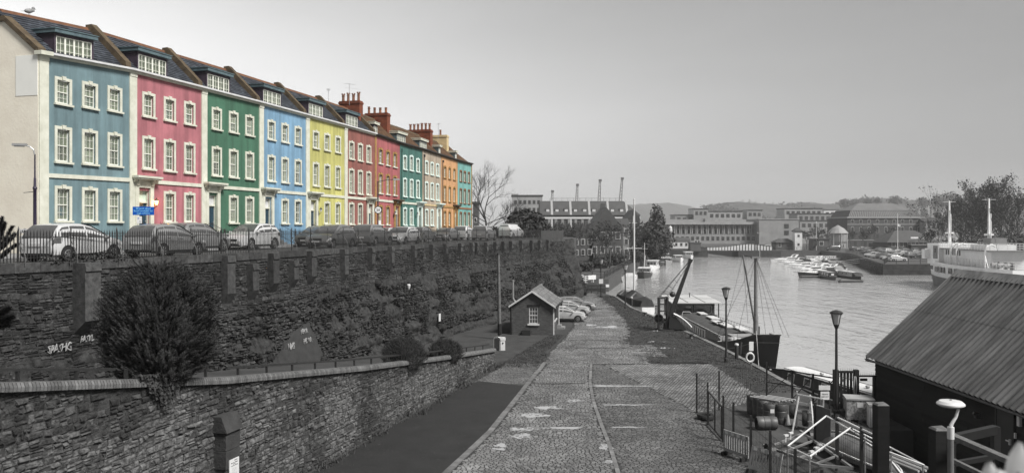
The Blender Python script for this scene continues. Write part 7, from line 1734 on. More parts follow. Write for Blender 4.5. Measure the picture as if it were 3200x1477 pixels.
br_ = thing('hoop_railing', 'dark low railing with pale caps at the end of the lane', 'railing', (0,0,0))
for k in range(5):
    x = 8.4+.9*k; ob('post', MB().box(x-.05,x+.05,111.7,111.8,0,1.1), M_iron, br_)
ob('rail', MB().bar((8.4,111.75,1.0),(12.0,111.75,1.0),.06).bar((8.4,111.75,.55),(12.0,111.75,.55),.05), M_iron, br_)
def path_rail(pts, z, label, step=2.6):
    t = thing('path_railing', label, 'railing', (0,0,0)); pp = []
    for a, b2 in zip(pts[:-1], pts[1:]):
        a, b2 = Vector((*a,z)), Vector((*b2,z)); n = int((b2-a).length/step)
        for i in range(n): p = a.lerp(b2,i/n); ob('post', MB().box(p.x-.06,p.x+.06,p.y-.06,p.y+.06,z,z+1.2), M_iron, t)
        ob('rail', MB().bar(a+Vector((0,0,1.15)),b2+Vector((0,0,1.15)),.1).bar(a+Vector((0,0,.65)),b2+Vector((0,0,.65)),.07), M_iron, t)
    return t
path_rail([(15.7,136),(32.7,211),(53,296)], .6, 'dark railing running along the left bank path to the bridge')
path_rail([(8,137),(16.5,136.2)], .6, 'dark railing across the far side of the lock')
M_lawn = pm('park_grass', .06, .035, .5, .95)
ob('park_lawn', MB().quad((-20,150,.604),(12,145,.604),(20,190,.604),(22,230,.604),(-20,230,.604)), M_lawn, kind='structure')
for k, (px, py, lab) in enumerate(((1876,785,'distant lamp post left of the yacht mast'),(1941,775,'distant lamp post on the left bank lawn'),(2003,763,'distant lamp post beside the leafy tree'),(2046,756,'distant lamp post nearest the bridge'),(1975,768,'distant lamp post just left of the leafy tree'))):
    Z = (155,190,225,265,208)[k]; p = P(px, py, Z); quay_lamp((p.x, p.y, .6), lab, (p.z-.6)/5.0, 'distant lamps on the left bank')
# trees and shrubs
bare_tree('bare_tree', 'bare winter tree standing past the end of the terrace', P(1522,715,128)*1-Vector((0,0,1.3)), 12.5, .8, 6, .2, 3, group='winter trees', up=.4, low=6)
bare_tree('bare_tree', 'smaller bare tree behind the evergreen at the parade end', P(1580,715,138)-Vector((0,0,1.3)), 7.0, .8, 5, .14, 11, group='winter trees')
M_ever = pm('evergreen_leaf', .035, .014, 1., .7, tone=.7)
def shrub(name, label, base, rx, ry, rz_, n, size, mat, cat='shrub', group=None, trunk=True):
    t = thing(name, label, cat, base, 0, group); pts = []; ph = ru(0,9)
    for i in range(n):
        d = Vector((random.gauss(0,1), random.gauss(0,1), random.gauss(0,1))).normalized()
        r_ = (1-.5*rnd()**2.2)*(1+.32*mn.noise(d*2.1+Vector((ph,0,0)))+.16*mn.noise(d*5+Vector((ph,3,0))))
        p = Vector((d.x*rx*r_, d.y*ry*r_, rz_+d.z*rz_*r_)); pts.append((p, d+Vector((ru(-.6,.6),ru(-.6,.6),ru(-.2,.7)))))
    leaves('foliage', pts, size, mat, parent=t)
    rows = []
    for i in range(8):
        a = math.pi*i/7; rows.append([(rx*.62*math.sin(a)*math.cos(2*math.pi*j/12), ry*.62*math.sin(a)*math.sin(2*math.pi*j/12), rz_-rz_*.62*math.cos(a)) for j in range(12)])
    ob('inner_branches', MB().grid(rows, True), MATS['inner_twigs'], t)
    if trunk: ob('stem', MB().tube((0,0,-.3),(0,0,rz_),.12,.06,6), M_bark, t)
    return t
p = P(1645,715,120); shrub('evergreen_tree', 'big dark evergreen at the far end of the parade', (p.x,p.y,ROAD), 2.9, 2.6, 2.0, 2600, .3, M_ever, 'tree')
p = P(1560,715,122); shrub('hedge', 'dark hedge below the bare tree at the parade end', (p.x,p.y,ROAD), 3.2, 1.2, .8, 900, .22, M_ever)
p = P(1716,745,108); shrub('hedge', 'scrubby hedge on the end of the cliff top', (p.x,p.y,ROAD-.2), 1.6, 1.4, .9, 900, .16, M_ever)
shrub('hedge', 'leafy scrub at the foot of the headland beside the lock', (9.3,108.5,0), 1.1, 1.6, .9, 700, .14, M_grass, trunk=False)
p = P(2045,770,215); shrub('evergreen_tree', 'tall dark leafy tree beside the left bank path', (p.x,p.y,.6), 4.8, 4.5, 5.3, 3600, .42, M_ever, 'tree')
p = P(2068,770,222); shrub('evergreen_tree', 'narrow pointed treetop rising from the leafy tree', (p.x-1.4,p.y,4.6), 2.0, 2.0, 5.6, 1200, .35, M_ever, 'tree')
for k, (px, py, Z, rx, rz_, lab) in enumerate(((1925,812,185,3.4,1.6,'clipped dark hedge on the left bank lawn, furthest'),(1872,820,172,3.0,1.1,'low dark bush left of the furthest hedge'),(1818,833,160,2.6,1.0,'low dark bush nearest the headland'),(1998,800,200,2.2,1.4,'dark bush beside the path lamps'),(1765,838,150,2.4,1.2,'dark bush half hidden by the headland'))):
    p = P(px, py, Z); shrub('garden_bush', lab, (p.x,p.y,.6), rx, 2.0, rz_, 700, .24, M_ever, group='bushes on the left bank', trunk=False)
for k, (px, Z, h, sd_, lab) in enumerate(((1800,165,8.5,21,'bare tree before the brick houses, leftmost'),(1850,170,8,22,'bare tree before the brick houses, second from the left'),(1905,172,10,23,'bare tree with a pale leaning trunk before the gabled house'),(1960,185,9,24,'bare tree behind the yacht mast'),(1780,185,9,25,'bare tree close to the headland'))):
    p = P(px, 820, Z); bare_tree('park_tree', lab, (p.x,p.y,.6), h*1.3, .85, 5, .2, sd_, group='bare trees on the left bank', leaf=M_leafd, nleaf=500, lsize=.2)
# buildings
M_bk = pm('dark_brick', .085, .055, .5, .9); M_bk2 = pm('brown_brick', .085, .05, .6, .9); M_roofd = pm('dark_slate_roof', .06, .04, .8, .7); M_pale = pm('pale_stone', .27, .19, .3, .8); M_conc = pm('pale_concrete', .34, .25, .3, .8); M_wing = flat('far_glass', .05, .15, spec=.7); M_roofp = pm('pale_roof', .27, .2, .2, .6)
def windows(par, x0, x1, z0, z1, nx, nz_, y, w, h, frame=M_whiteg, fr=.12, glass=None):
    me = MB().box(-w/2,w/2,-.03,.03,0,h).mesh('pane'); fm_ = MB().box(-w/2-fr,w/2+fr,-.02,.02,-fr,h+fr).mesh('window')
    for i in range(nx):
        for j in range(nz_):
            x = x0+(x1-x0)*(i+.5)/nx; z = z0+(z1-z0)*(j+.5)/nz_-h/2
            o = put('window', fm_, frame, par, (x,y,z)); put('pane', me, glass or M_wing, o, (0,-.03,0))
def block(name, label, x0, x1, y0, y1, z0, z1, wall, roof=None, rtype='flat', rh=2., group=None, cat='building', ov=.3):
    t = thing(name, label, cat, ((x0+x1)/2, y0, z0), 0, group); w_ = x1-x0; d_ = y1-y0; h_ = z1-z0
    ob('wall', MB().box(-w_/2,w_/2,0,d_,-.5,h_), wall, t)
    a, b2, c, d = -w_/2-ov, w_/2+ov, -ov, d_+ov
    if rtype == 'hip':
        i_ = min(w_,d_)/2; mb = MB().add([(a,c,h_),(b2,c,h_),(b2,d,h_),(a,d,h_),(a+i_,(c+d)/2,h_+rh),(b2-i_,(c+d)/2,h_+rh)], [(0,1,5,4),(1,2,5),(2,3,4,5),(3,0,4)])
    elif rtype == 'gablex':
        mb = MB().add([(a,c,h_),(b2,c,h_),(b2,d,h_),(a,d,h_),(a,(c+d)/2,h_+rh),(b2,(c+d)/2,h_+rh)], [(0,1,5,4),(2,3,4,5),(1,2,5),(3,0,4)])
    elif rtype == 'gabley':
        mb = MB().add([(a,c,h_),(b2,c,h_),(b2,d,h_),(a,d,h_),((a+b2)/2,c,h_+rh),((a+b2)/2,d,h_+rh)], [(3,0,4,5),(1,2,5,4),(0,1,4),(2,3,5)])
    else: mb = MB().box(a,b2,c,d,h_+.002,h_+.4)
    ob('roof', mb, roof or M_roofd, t); return t
def px_block(name, label, px0, px1, ytop, Z, d, z0, wall, **k):
    a, b2 = P(px0,ytop,Z), P(px1,ytop,Z); return block(name, label, a.x, b2.x, Z, Z+d, z0, a.z, wall, **k), a, b2
t, a, b2 = px_block('office_block', 'plain grey tower block behind the evergreen', 1600, 1695, 612, 320, 12, 1.2, M_conc); windows(t, -5.5,5.5,8,20,6,4,-.05,1.0,1.4,M_pale)
ob('stair_tower', MB().box(-6.2,-3.5,.5,6,20,21.8), M_conc, t)
# warehouse with dormers
t = thing('warehouse', 'long brick warehouse with a dormered slate roof and rooftop rail', 'building', (P(1845,715,255).x,255,1.2)); W_ = 31.5
ob('wall', MB().box(-W_/2,W_/2,0,16,-.5,12.2), M_bk, t); ob('string_band', MB().box(-W_/2-.2,W_/2+.2,-.25,0,11.0,11.6), M_whiteg, t)
ob('roof', MB().add([(-W_/2-.3,-.3,12.2),(W_/2+.3,-.3,12.2),(W_/2+.3,16.3,12.2),(-W_/2-.3,16.3,12.2),(-W_/2-.3,3.2,16.8),(W_/2-4.8,3.2,16.8),(W_/2-4.8,13,16.8),(-W_/2-.3,13,16.8)], [(0,1,5,4),(1,2,6,5),(2,3,7,6),(3,0,4,7),(4,5,6,7)]), M_roofd, t)
for k in range(9):
    x = -W_/2+2.2+k*2.95; d_ = thing('dormer', None, None, (x,.6,12.8), parent=t); ob('dormer_box', MB().box(-.75,.75,0,2,0,1.5), M_bk, d_); ob('pane', MB().box(-.5,.5,-.04,0,.25,1.25), M_whiteg, d_)
for k in range(5): x = -W_/2+3.5+k*6; ob('party_coping', MB().add([(x-.35,-.35,12.3),(x+.35,-.35,12.3),(x+.35,3.2,17.05),(x-.35,3.2,17.05),(x-.35,.3,12.3),(x+.35,.3,12.3)], [(0,1,2,3),(0,3,4),(1,5,2)]), M_deckg, t)
windows(t, -W_/2+.5, W_/2-.5, 8.2, 10.8, 13, 1, -.06, 1.1, 1.7, M_bk2, .05)
for k in range(5): x = -W_/2+3.5+k*6; ob('pilaster', MB().box(x-.25,x+.25,-.2,0,3,11), M_whiteg, t)
mb = MB().bar((-W_/2+3,3.4,17.8),(W_/2-5,3.4,17.8),.1).bar((-W_/2+3,3.4,17.35),(W_/2-5,3.4,17.35),.08)
for k in range(13): x = -W_/2+3+k*1.93; mb.box(x-.06,x+.06,3.35,3.45,16.8,17.8)
ob('roof_rail', mb, M_deckg, t)
# brick town houses
gh = 'brick town houses on the left bank'
for k in range(8):
    px = 1705+k*21; a = P(px,700,190+k*2.5); h = block('brick_house', ('brick town house with a steep roof, %s of the row behind the trees' % ('first','second','third','fourth','fifth','sixth','seventh','eighth')[k]), a.x, a.x+1.9, 190+k*2.5, 199+k*2.5, .6, 7.2, M_bk2, M_roofd, 'gabley', 3.4, gh, 'house', .1)
    windows(h, -.8,.8,1.2,6.4,1,2,-.12,.8,1.3); ob('chimney', MB().box(-.3,.3,1.2,1.8,9.2,10.8), M_pale, h)
a = P(1842,700,205); h = block('brick_house', 'tall brick house with a broad dark gable behind the bare trees', a.x, a.x+8.6, 205, 220, .6, 9.0, M_bk, M_roofd, 'gabley', 5.6, gh, 'house', .2); windows(h,-4,4,1.2,8.5,4,2,-.1,1.0,1.6)
ob('chimney', MB().box(-.6,.6,7,8,12.5,15.2), M_bk, h)
a = P(1925,700,208); h = block('pale_house', 'pale fronted house right of the broad gable', a.x, a.x+3.5, 207, 216, .6, 9.6, M_pale, M_roofd, 'gablex', 2.2, gh, 'house', .1); windows(h,-1.6,1.6,1.2,9,2,3,-.1,.8,1.4)
a = P(1962,700,228); h = block('brick_house', 'dark brick house end behind the yacht mast', a.x, a.x+3.4, 228, 240, .6, 12, M_bk, M_roofd, 'gabley', 2.5, gh, 'house', .1); windows(h,-1.5,1.5,1.2,11,2,3,-.1,.8,1.4)
t = block('dark_tower', 'narrow dark building beside the turquoise house', P(1478,640,165).x, P(1494,640,165).x, 165, 172, ROAD, P(1480,636,165).z, M_bk, M_roofd); windows(t,-.4,.4,.5,4,1,2,-.05,.4,.8)
# crane jibs of the old dock
for k, (px, ytop, lean, lab) in enumerate(((1724,600,2,'lattice crane jib, furthest left over the warehouse'),(1799,580,5,'lattice crane jib, second from the left over the warehouse'),(1868,566,7,'lattice crane jib, third from the left over the warehouse'),(1932,560,12,'lattice crane jib, tallest and furthest right over the warehouse'))):
    a = P(px, 640, 430); b2 = P(px+lean, ytop, 430); t = thing('dock_crane', lab, 'crane', (a.x,a.y,1.2), 0, 'lattice cranes beyond the warehouse')
    a = a-Vector((a.x,a.y,1.2)) ; b2 = b2-Vector((P(px,640,430).x,430,1.2)); mb = MB()
    for sx_ in (-1,1):
        for sy in (-1,1): mb.bar(Vector((sx_*1.0,sy*1.0,a.z-12)), b2+Vector((sx_*.4,sy*.4,0)), .22)
    for i in range(14):
        f0, f1 = i/14, (i+1)/14; c0 = Vector((0,0,a.z-12)).lerp(b2,f0); c1 = Vector((0,0,a.z-12)).lerp(b2,f1); s0, s1 = 1-.6*f0, 1-.6*f1
        mb.bar(c0+Vector((-s0,-s0,0)), c1+Vector((s1,-s1,0)), .14).bar(c0+Vector((s0,-s0,0)), c1+Vector((-s1,-s1,0)), .14)
    ob('jib', mb, M_boatg if False else pm('crane_steel', .12, .09, 1., .6), t); ob('jib_head', MB().cbox(b2+Vector((.1,0,.4)),(1.6,.9,1.2)), MATS['crane_steel'], t)
    ob('cab', MB().box(-2,2,-2,2,0,14), MATS['crane_steel'], t)
# ------------------------------------------------------------------ swing bridge and far harbourside
sb = thing('swing_bridge', 'low steel swing bridge with pale panels across the harbour', 'bridge', (0,0,0)); n = 22
x0, x1 = 73.0, 97.5
def gtop(x): return 2.35+1.1*math.exp(-((x-89)/6.5)**2)-.1*((x-85)/12)**2
for k in range(n):
    a, b2 = x0+(x1-x0)*k/n, x0+(x1-x0)*(k+1)/n
    ob('girder_panel', MB().add([(a+.06,299.5,.95),(b2-.06,299.5,.95),(b2-.06,299.5,gtop(b2)),(a+.06,299.5,gtop(a)),(a+.06,299.8,.95),(b2-.06,299.8,.95),(b2-.06,299.8,gtop(b2)),(a+.06,299.8,gtop(a))], [(0,1,2,3),(7,6,5,4),(3,2,6,7),(0,4,5,1)]), M_whiteg if k != 16 else M_boatg, sb)
mb = MB()
for k in range(n+1): a = x0+(x1-x0)*k/n; mb.box(a-.1,a+.1,299.35,299.85,.85,gtop(a)+.06)
for k in range(n): a, b2 = x0+(x1-x0)*k/n, x0+(x1-x0)*(k+1)/n; mb.bar((a,299.6,gtop(a)+.06),(b2,299.6,gtop(b2)+.06),.5,.12)
mb.box(x0,x1,299.3,299.9,.75,.95); ob('ribs', mb, M_boatd, sb); ob('deck', MB().box(x0,x1,299.9,305,.8,1.2), M_road, sb)
ob('pivot_pier', MB().box(84.2,100,297.5,306,-3,.74), M_qwall, sb)
t, a, b2 = px_block('bridge_cabin', 'dark flat roofed cabin at the left end of the swing bridge', 2158, 2190, 760, 297, 4, 1.25, M_bk, ov=.2); windows(t,-.4,1.6,2.2,3.8,2,1,-.05,.8,.9)
t, a, b2 = px_block('bridge_office', 'low brick bridge office with a hipped roof beside the white tower', 2424, 2484, 757, 305, 5, 1.0, M_bk2, rtype='hip', rh=1.5, ov=.5); windows(t,-3.2,-1.2,1,3,1,1,-.05,1.0,1.6)
t, a, b2 = px_block('white_tower', 'narrow white tower with a dark pyramid roof by the swing bridge', 2484, 2507, 722, 303, 2.8, 1.0, M_whiteg, rtype='hip', rh=1.3, ov=.4); windows(t,-.7,.7,.5,7,1,2,-.05,.6,.7,M_boatg)
ob('cornice', MB().box(-1.65,1.65,-.25,3.0,6.9,7.3), M_boatd, t)
# colonnaded office beyond the bridge
a, b2 = P(2085,700,430), P(2372,700,430); t = thing('colonnade_office', 'long pale office with paired columns and a flat roof beyond the bridge', 'building', ((a.x+b2.x)/2,430,1.2)); W_ = b2.x-a.x
ob('wall', MB().box(-W_/2,W_/2,3,30,-.5,10.2), M_pale, t); ob('base', MB().box(-W_/2,W_/2,.5,3,-.5,5.0), M_pale, t); ob('fascia', MB().box(-W_/2-1.5,W_/2+1,-1,31,10.2,11.6), M_conc, t); ob('roof', MB().box(-W_/2-.5,W_/2-6,3,29,11.6,13.0), M_roofp, t); ob('balustrade', MB().box(-4,4,1,8,11.6,13.4), M_pale, t)
for k in range(17):
    x = -W_/2+1.5+(W_-3)*k/16
    for o in (-.45,.45): ob('column', MB().lathe([(.3,5.0),(.26,10.2)], 8, (x+o,.6,0)), M_conc, t)
windows(t, -W_/2+2.9, W_/2-2.9, 5.2, 10, 16, 2, 2.93, 1.5, 1.9, M_boatg, .1); windows(t, -W_/2+1.5, W_/2-1.5, 1.2, 4.2, 17, 1, .44, 1.5, 2.0, M_pale, .1)
a, b2 = P(2372,700,425), P(2496,700,425); t2 = block('colonnade_wing', 'blank pale stone wing at the right end of the colonnade', a.x, b2.x, 425, 450, 1.2, 14, M_pale, M_conc); windows(t2, 2,6,4,11,1,2,-.06,2.5,2.4,M_conc)
for lab, p0, p1, yt, Z, zb, m_ in (('dark box on the roofs behind the colonnade',2168,2213,653,475,1.2,M_boatg),('long pale glazed roof block behind the colonnade',2213,2320,661,480,1.2,M_conc),('low grey roof block left of the dark box',2110,2168,672,478,1.2,M_pale),('wedge roofed grey block behind the right of the colonnade',2335,2382,657,480,1.2,M_boatg),('pale flats with a curved roof line beyond the trees',2452,2570,652,490,1.2,M_conc),('low pale terrace of flats before the curved roof',2492,2650,668,470,1.2,M_pale),('grey office filling the gap behind the tent roof',2500,2650,690,440,1.2,M_boatg),('thin pale block with roof lights left of the big brick building',2575,2660,656,520,1.2,M_whiteg)):
    t, a, b2 = px_block('far_block', lab, p0, p1, yt, Z, 15, zb, m_, group='roofs beyond the harbour'); w_ = b2.x-a.x; h_ = a.z-zb
    windows(t, -w_/2+.5, w_/2-.5, h_-4.5, h_-.3, max(3,int(w_/3)), 1, -.08, max(.8,w_/max(3,int(w_/3))*.55), 2.0, M_pale, .1)
t = thing('tent_pavilion', 'round pavilion with a pale pointed roof behind the trees', 'pavilion', P(2618,700,335)*1); t.location.z = 1
ob('roof', MB().lathe([(4.3,6.2),(2.5,8.2),(.2,9.6)], 14), M_roofp, t); ob('wall', MB().lathe([(3.8,2.6),(3.9,6.2)], 14), M_boatg, t); ob('ground_floor', MB().lathe([(3.4,0),(3.4,2.6)], 14), M_boatg, t)
for k in range(8): ob('column', MB().tube((4*math.cos(k*.785),4*math.sin(k*.785),0),(4*math.cos(k*.785),4*math.sin(k*.785),6.2),.12), M_whiteg, t)
# ------------------------------------------------------------------ right bank
a, b2 = P(2648,690,345), P(2888,690,345); W_ = b2.x-a.x; t = thing('brick_warehouse', 'big old brick warehouse with round arched windows and a glazed mansard', 'building', ((a.x+b2.x)/2,345,1.0)); t.scale = (1,1,1.1)
ob('wall', MB().box(-W_/2,W_/2,0,22,-.5,11.5), M_bk2, t); ob('cornice', MB().box(-W_/2-.3,W_/2+.3,-.35,22.3,11.5,12.0), M_deckg, t); ob('string_band', MB().box(-W_/2-.1,W_/2+.1,-.15,0,8.9,9.2), M_deckg, t); ob('string_band', MB().box(-W_/2-.1,W_/2+.1,-.15,0,2.8,3.05), M_deckg, t)
ob('mansard', MB().add([(-W_/2+.8,.6,12.0),(W_/2-.8,.6,12.0),(W_/2-.8,21,12.0),(-W_/2+.8,21,12.0),(-W_/2+2.6,2.4,14.6),(W_/2-2.6,2.4,14.6),(W_/2-2.6,19,14.6),(-W_/2+2.6,19,14.6)], [(0,1,5,4),(1,2,6,5),(2,3,7,6),(3,0,4,7)]), M_roofd, t)
mb = MB()
for k in range(40): f_ = k/39; mb.bar((-W_/2+.8+(W_-1.6)*f_,.55,12.0),(-W_/2+2.6+(W_-5.2)*f_,2.35,14.6),.1)
ob('mansard_bars', mb, M_deckg, t); ob('roof', MB().add([(-W_/2+2.4,2.2,14.6),(W_/2-2.4,2.2,14.6),(W_/2-2.4,19.2,14.6),(-W_/2+2.4,19.2,14.6),(-W_/2+9,10,17.6),(W_/2-9,10,17.6)], [(0,1,5,4),(1,2,5),(2,3,4,5),(3,0,4)]), pm('warehouse_roof', .15, .1, .3, .8), t)
def arch_window(par, x, z, w_, h_, y):
    pts = [(x-w_/2,z),(x+w_/2,z)]+[(x+w_/2*math.cos(a), z+h_+w_/2*math.sin(a)) for a in np.linspace(0,math.pi,7)]
    o = ob('window', MB().prism([(q[0]*1.0+(q[0]-x)*.25, q[1]+(.2 if q[1] > z else -.1)) for q in pts], y-.05, y, 'y'), M_deckg, par); ob('pane', MB().prism(pts, y-.09, y-.05, 'y'), M_wing, o)
for k in range(9): x = -W_/2+2.2+(W_-4.4)*k/8; arch_window(t, x, 6.0, 1.1, 1.5, 0); arch_window(t, x, 9.6, 1.1, .8, 0)
windows(t, -W_/2+.6, W_/2-.6, 3.2, 5.6, 9, 1, -.05, 1.0, 1.6, M_bk, .1); windows(t, -W_/2+1.2, W_/2-1.2, .2, 2.7, 7, 1, -.05, 1.2, 1.9, M_bk, .1)
a, b2 = P(2775,757,282), P(2932,757,282); W_ = b2.x-a.x; t = block('hipped_hall', 'low hall with a big dark hipped roof behind the parked cars', a.x, b2.x, 282, 294, 1, a.z, M_bk, M_roofd, 'hip', 4.2, ov=.7)
windows(t, -W_/2+.6, W_/2-.6, 1.4, 3.8, 6, 1, -.05, 1.1, 1.5); ob('sign_board', MB().box(-1.2,1.4,-.8,-.72,4.6,5.2), M_sign, t); ob('sign_board', MB().box(2.6,4.6,-.8,-.72,4.6,5.1), M_sign, t); ob('porch', MB().box(-2,4,-2.5,-.1,2.4,2.6), M_deckg, t); ob('porch_wall', MB().box(-1.8,3.8,-2.3,-.1,0,2.4), M_boatd, t)
t, a, b2 = px_block('ticket_hut', 'small hut with a hipped roof before the brick warehouse', 2732, 2770, 760, 325, 5, 1, M_bk2, rtype='hip', rh=1.6, ov=.4); windows(t,-1.4,1.4,.8,2.6,2,1,-.05,.7,1.0)
t, a, b2 = px_block('pale_terrace', 'pale georgian terrace with a dark roof right of the brick warehouse', 2892, 2985, 694, 340, 12, 1, M_conc, rtype='gablex', rh=2.0, roof=M_roofd); windows(t,-5.8,5.8,1.5,10.5,6,3,-.06,.9,1.5,M_conc); ob('chimney', MB().box(1.5,3.2,5,7,11,15), M_bk, t)
t, a, b2 = px_block('container_kiosk', 'boxy kiosk with a sign on the far quay before the trees', 2542, 2592, 748, 300, 5, 1, M_bk2); windows(t,-1.5,1.5,1.5,3.6,1,1,-.05,1.4,1.4); ob('canopy', MB().box(-3,-2,-1,0,1.6,3.6), M_boatd, t)
p = P(2805,785,275); t = thing('flagpole', 'tall white flagpole on the right quay', 'flagpole', (p.x,p.y,1.0)); ob('pole', MB().tube((0,0,0),(0,0,13.4),.18,.1,8), M_whiteg, t); ob('flag', MB().grid([[(.1+.22*i, .1*math.sin(i), 9.0-.1*i),(.1+.22*i,.1*math.sin(i),9.9-.12*i)] for i in range(5)]), M_whiteg, t)
p = P(2551,770,300); t = thing('flagpole', 'thin mast among the trees by the kiosk', 'flagpole', (p.x,p.y,1.0)); ob('pole', MB().tube((0,0,0),(0,0,10.5),.14,.07,8), M_whiteg, t); ob('finial', MB().ball((0,0,10.6),.2), M_whiteg, t)
p = P(2374,775,292); t = thing('lamp_mast', 'tall mast with lights standing by the swing bridge', 'lamp mast', (p.x,p.y,-1.6)); ob('pole', MB().tube((0,0,0),(0,0,10.5),.16,.1,8), M_steel, t); ob('light_bar', MB().box(-.9,.9,-.1,.1,9.0,9.15).box(-.9,-.6,-.15,.15,9.15,9.45).box(.6,.9,-.15,.15,9.15,9.45), M_steel, t)
path_rail([(84.9,182.4),(120,181.6)], 1.0, 'railing along the front of the car park quay'); path_rail([(84.9,182.5),(101,213),(109,262)], 1.0, 'railing along the boat side of the car park quay', 1.6); path_rail([(101,300),(124,299)], 1.0, 'railing on the quay behind the trip boat')
# quay wall stone blocks, visible joints
qs = thing('car_park_wall', 'dark stone harbour wall below the parked cars', 'wall', (0,0,0)); M_qs = pm('harbour_block', .03, .01, 1., .9, .6, 6., rand=.35)
for j in range(4):
    x = 84.4-rnd()
    while x < 108: w_ = ru(1.0,1.8); ob('stone', MB().box(max(x,84.3)+.02,x+w_-.02,181.85+ru(-.03,.03)+.03*j,182.1,-1.6+.65*j,-.98+.65*j), M_qs, qs); x += w_
pts = []
for i in range(1500):
    t_ = rnd(); x, y = 84.6+24*t_, 182+80*t_; pts.append((Vector((x-.4-rnd()*.5, y-.2, ru(-1.3,.8))), (-1,-.3,.3+rnd())))
leaves('wall_growth', pts, .3, M_leafd, 'bushy growth hanging on the side of the car park wall', kind='stuff')
# parked cars
gc = 'cars parked on the right quay'
cl = [(2722,802,.5),(2735,804,.35),(2748,806,.3),(2760,807,.05),(2771,810,.3),(2783,813,.45),(2793,816,.55),(2815,800,.4),(2835,800,.1),(2850,803,.25),(2868,806,.02),(2852,797,.5),(2890,803,.4),(2905,801,.45),(2880,793,.5),(2915,800,.3),(2688,783,.3),(2703,784,.12),(2728,783,.25),(2745,787,.06),(2764,788,.2),(2778,789,.5),(2800,791,.3),(2822,790,.06),(2862,787,.05),(2890,789,.4),(2940,787,.15),(2672,783,.08),(2935,792,.4),(2713,793,.03)]
word = ['silver','white','grey','black','dark grey']
kinds = ['hatch','estate','saloon','suv']
for k, (px, py, v) in enumerate(cl):
    p = G(px, py, 1.0); c_ = 'black' if v < .04 else 'dark' if v < .15 else 'grey' if v < .32 else 'silver' if v < .46 else 'white'
    row = 'along the railing' if k < 7 else 'in the middle rows' if k < 16 else 'at the back'
    side = ('%s from the left' % ('first','second','third','fourth','fifth','sixth','seventh','eighth','ninth','tenth','eleventh','twelfth','thirteenth','fourteenth')[k if k < 7 else k-7 if k < 16 else k-16])
    car(kinds[k % 4], v, (p.x, p.y, 1.004), R(205 if k < 7 else 195 if k % 3 else 20)+ru(-.08,.08), '%s car parked %s of the far car park, %s' % (c_, row, side), gc, 0)
p = G(2804,817,1.0); car('suv', .6, (p.x,p.y,1.004), 0, 'white off-roader parked side on at the quay railing corner', gc, 1)
p = G(2603,783,1.0); car('van', .06, (p.x,p.y,1.004), math.pi, 'dark van driving on the far quay behind the boats', 'cars parked on the right quay', 1, 'van')
# trees
for k, (px, Z, h, sd_, lab) in enumerate(((3040,232,19,31,'tallest bare tree behind the white ship'),(3130,236,16,32,'bare tree behind the ship, right of the tallest'),(3180,228,15,33,'bare tree at the right edge of the picture'),(3000,245,13,34,'bare tree left of the tallest one behind the ship'),(3085,240,13,35,'thin bare tree between the ship masts'))):
    p = P(px,760,Z); bare_tree('tall_tree', lab, (p.x,p.y,1.0), h*1.35, .6, 6, .34, sd_, group='tall trees behind the ship', leaf=pm('winter_leaf', .075, .035, 1., .9, tone=.5), nleaf=2600, lsize=.26, up=.6, low=7)
p = P(3100,770,222); shrub('evergreen_mass', 'dark hedge mass below the trees behind the ship', (p.x+3,p.y,1), 17, 3, 3.2, 2600, .5, M_ever, trunk=False)
for k, (px, Z, h, sd_, lab) in enumerate(((2520,315,7,41,'small bare tree beside the white tower'),(2548,318,8,42,'small bare tree left of the kiosk'),(2575,322,7.5,43,'small bare tree right of the kiosk'),(2660,338,8,44,'bare tree at the left corner of the brick warehouse'),(2735,335,9,45,'bare tree before the middle of the brick warehouse'),(2690,336,8,46,'bare tree before the left windows of the brick warehouse'),(2915,250,6.5,47,'bare tree by the low hall'),(2930,330,9,48,'bare tree before the pale terrace'),(2790,332,8.5,49,'bare tree behind the flagpole'))):
    p = P(px,780,Z); bare_tree('quay_tree', lab, (p.x,p.y,1.0), h*1.25, .8, 5, .16, sd_, group='bare trees on the right bank', leaf=M_leafd, nleaf=350, lsize=.24)
# hill houses and wood
for k, (px, py, w_) in enumerate(((2872,640,9),(2884,646,7),(2898,641,12),(2915,647,8),(2928,652,10),(2946,655,9),(2890,655,9),(2860,652,8),(2935,644,7),(2745,652,8),(2560,652,9))):
    p = P(px,py,1180); t = block('hill_house', 'pale house on the wooded hillside, %s' % ('top left of the cluster','left below the first','widest of the cluster','right of the widest','lower right of the cluster','lowest right of the cluster','lowest middle of the cluster','furthest left of the cluster','highest right of the cluster','alone behind the brick warehouse','alone left of the brick warehouse')[k], p.x-w_/2, p.x+w_/2, 1180, 1190, p.z-18, p.z, M_conc, M_roofd, 'gablex', 3., 'houses on the hill', 'house', .3); windows(t,-w_/2,w_/2,13,17,3,1,-.1,1.2,1.8)
pts = []; HP = [(2215,645),(2240,640),(2290,634),(2360,640),(2420,646),(2500,636),(2600,643),(2640,630),(2700,622),(2770,628),(2860,632),(2930,640),(2990,622),(3060,632),(3200,622)]
for i in range(5200):
    px = ru(2200,3220); yt = float(np.interp(px, [a for a, c in HP], [c for a, c in HP])); f_ = rnd()**1.6; Z = 1500-330*f_
    b0_ = P(px, yt+2+f_*42 + ru(-3,3), Z); s_ = ru(1.5,4.5)*(2.2 if mn.noise(Vector((px*.03,0,0))) > .25 else 1)
    for q in range(5): pts.append((b0_+Vector((random.gauss(0,s_), random.gauss(0,s_), abs(random.gauss(0,s_))*.45)), (ru(-1,1),-1,ru(0,1))))
leaves('hill_wood', pts, 1.9, pm('far_wood', .06, .022, .02, .95, tone=.55), 'distant winter wood covering the hillside', kind='stuff')
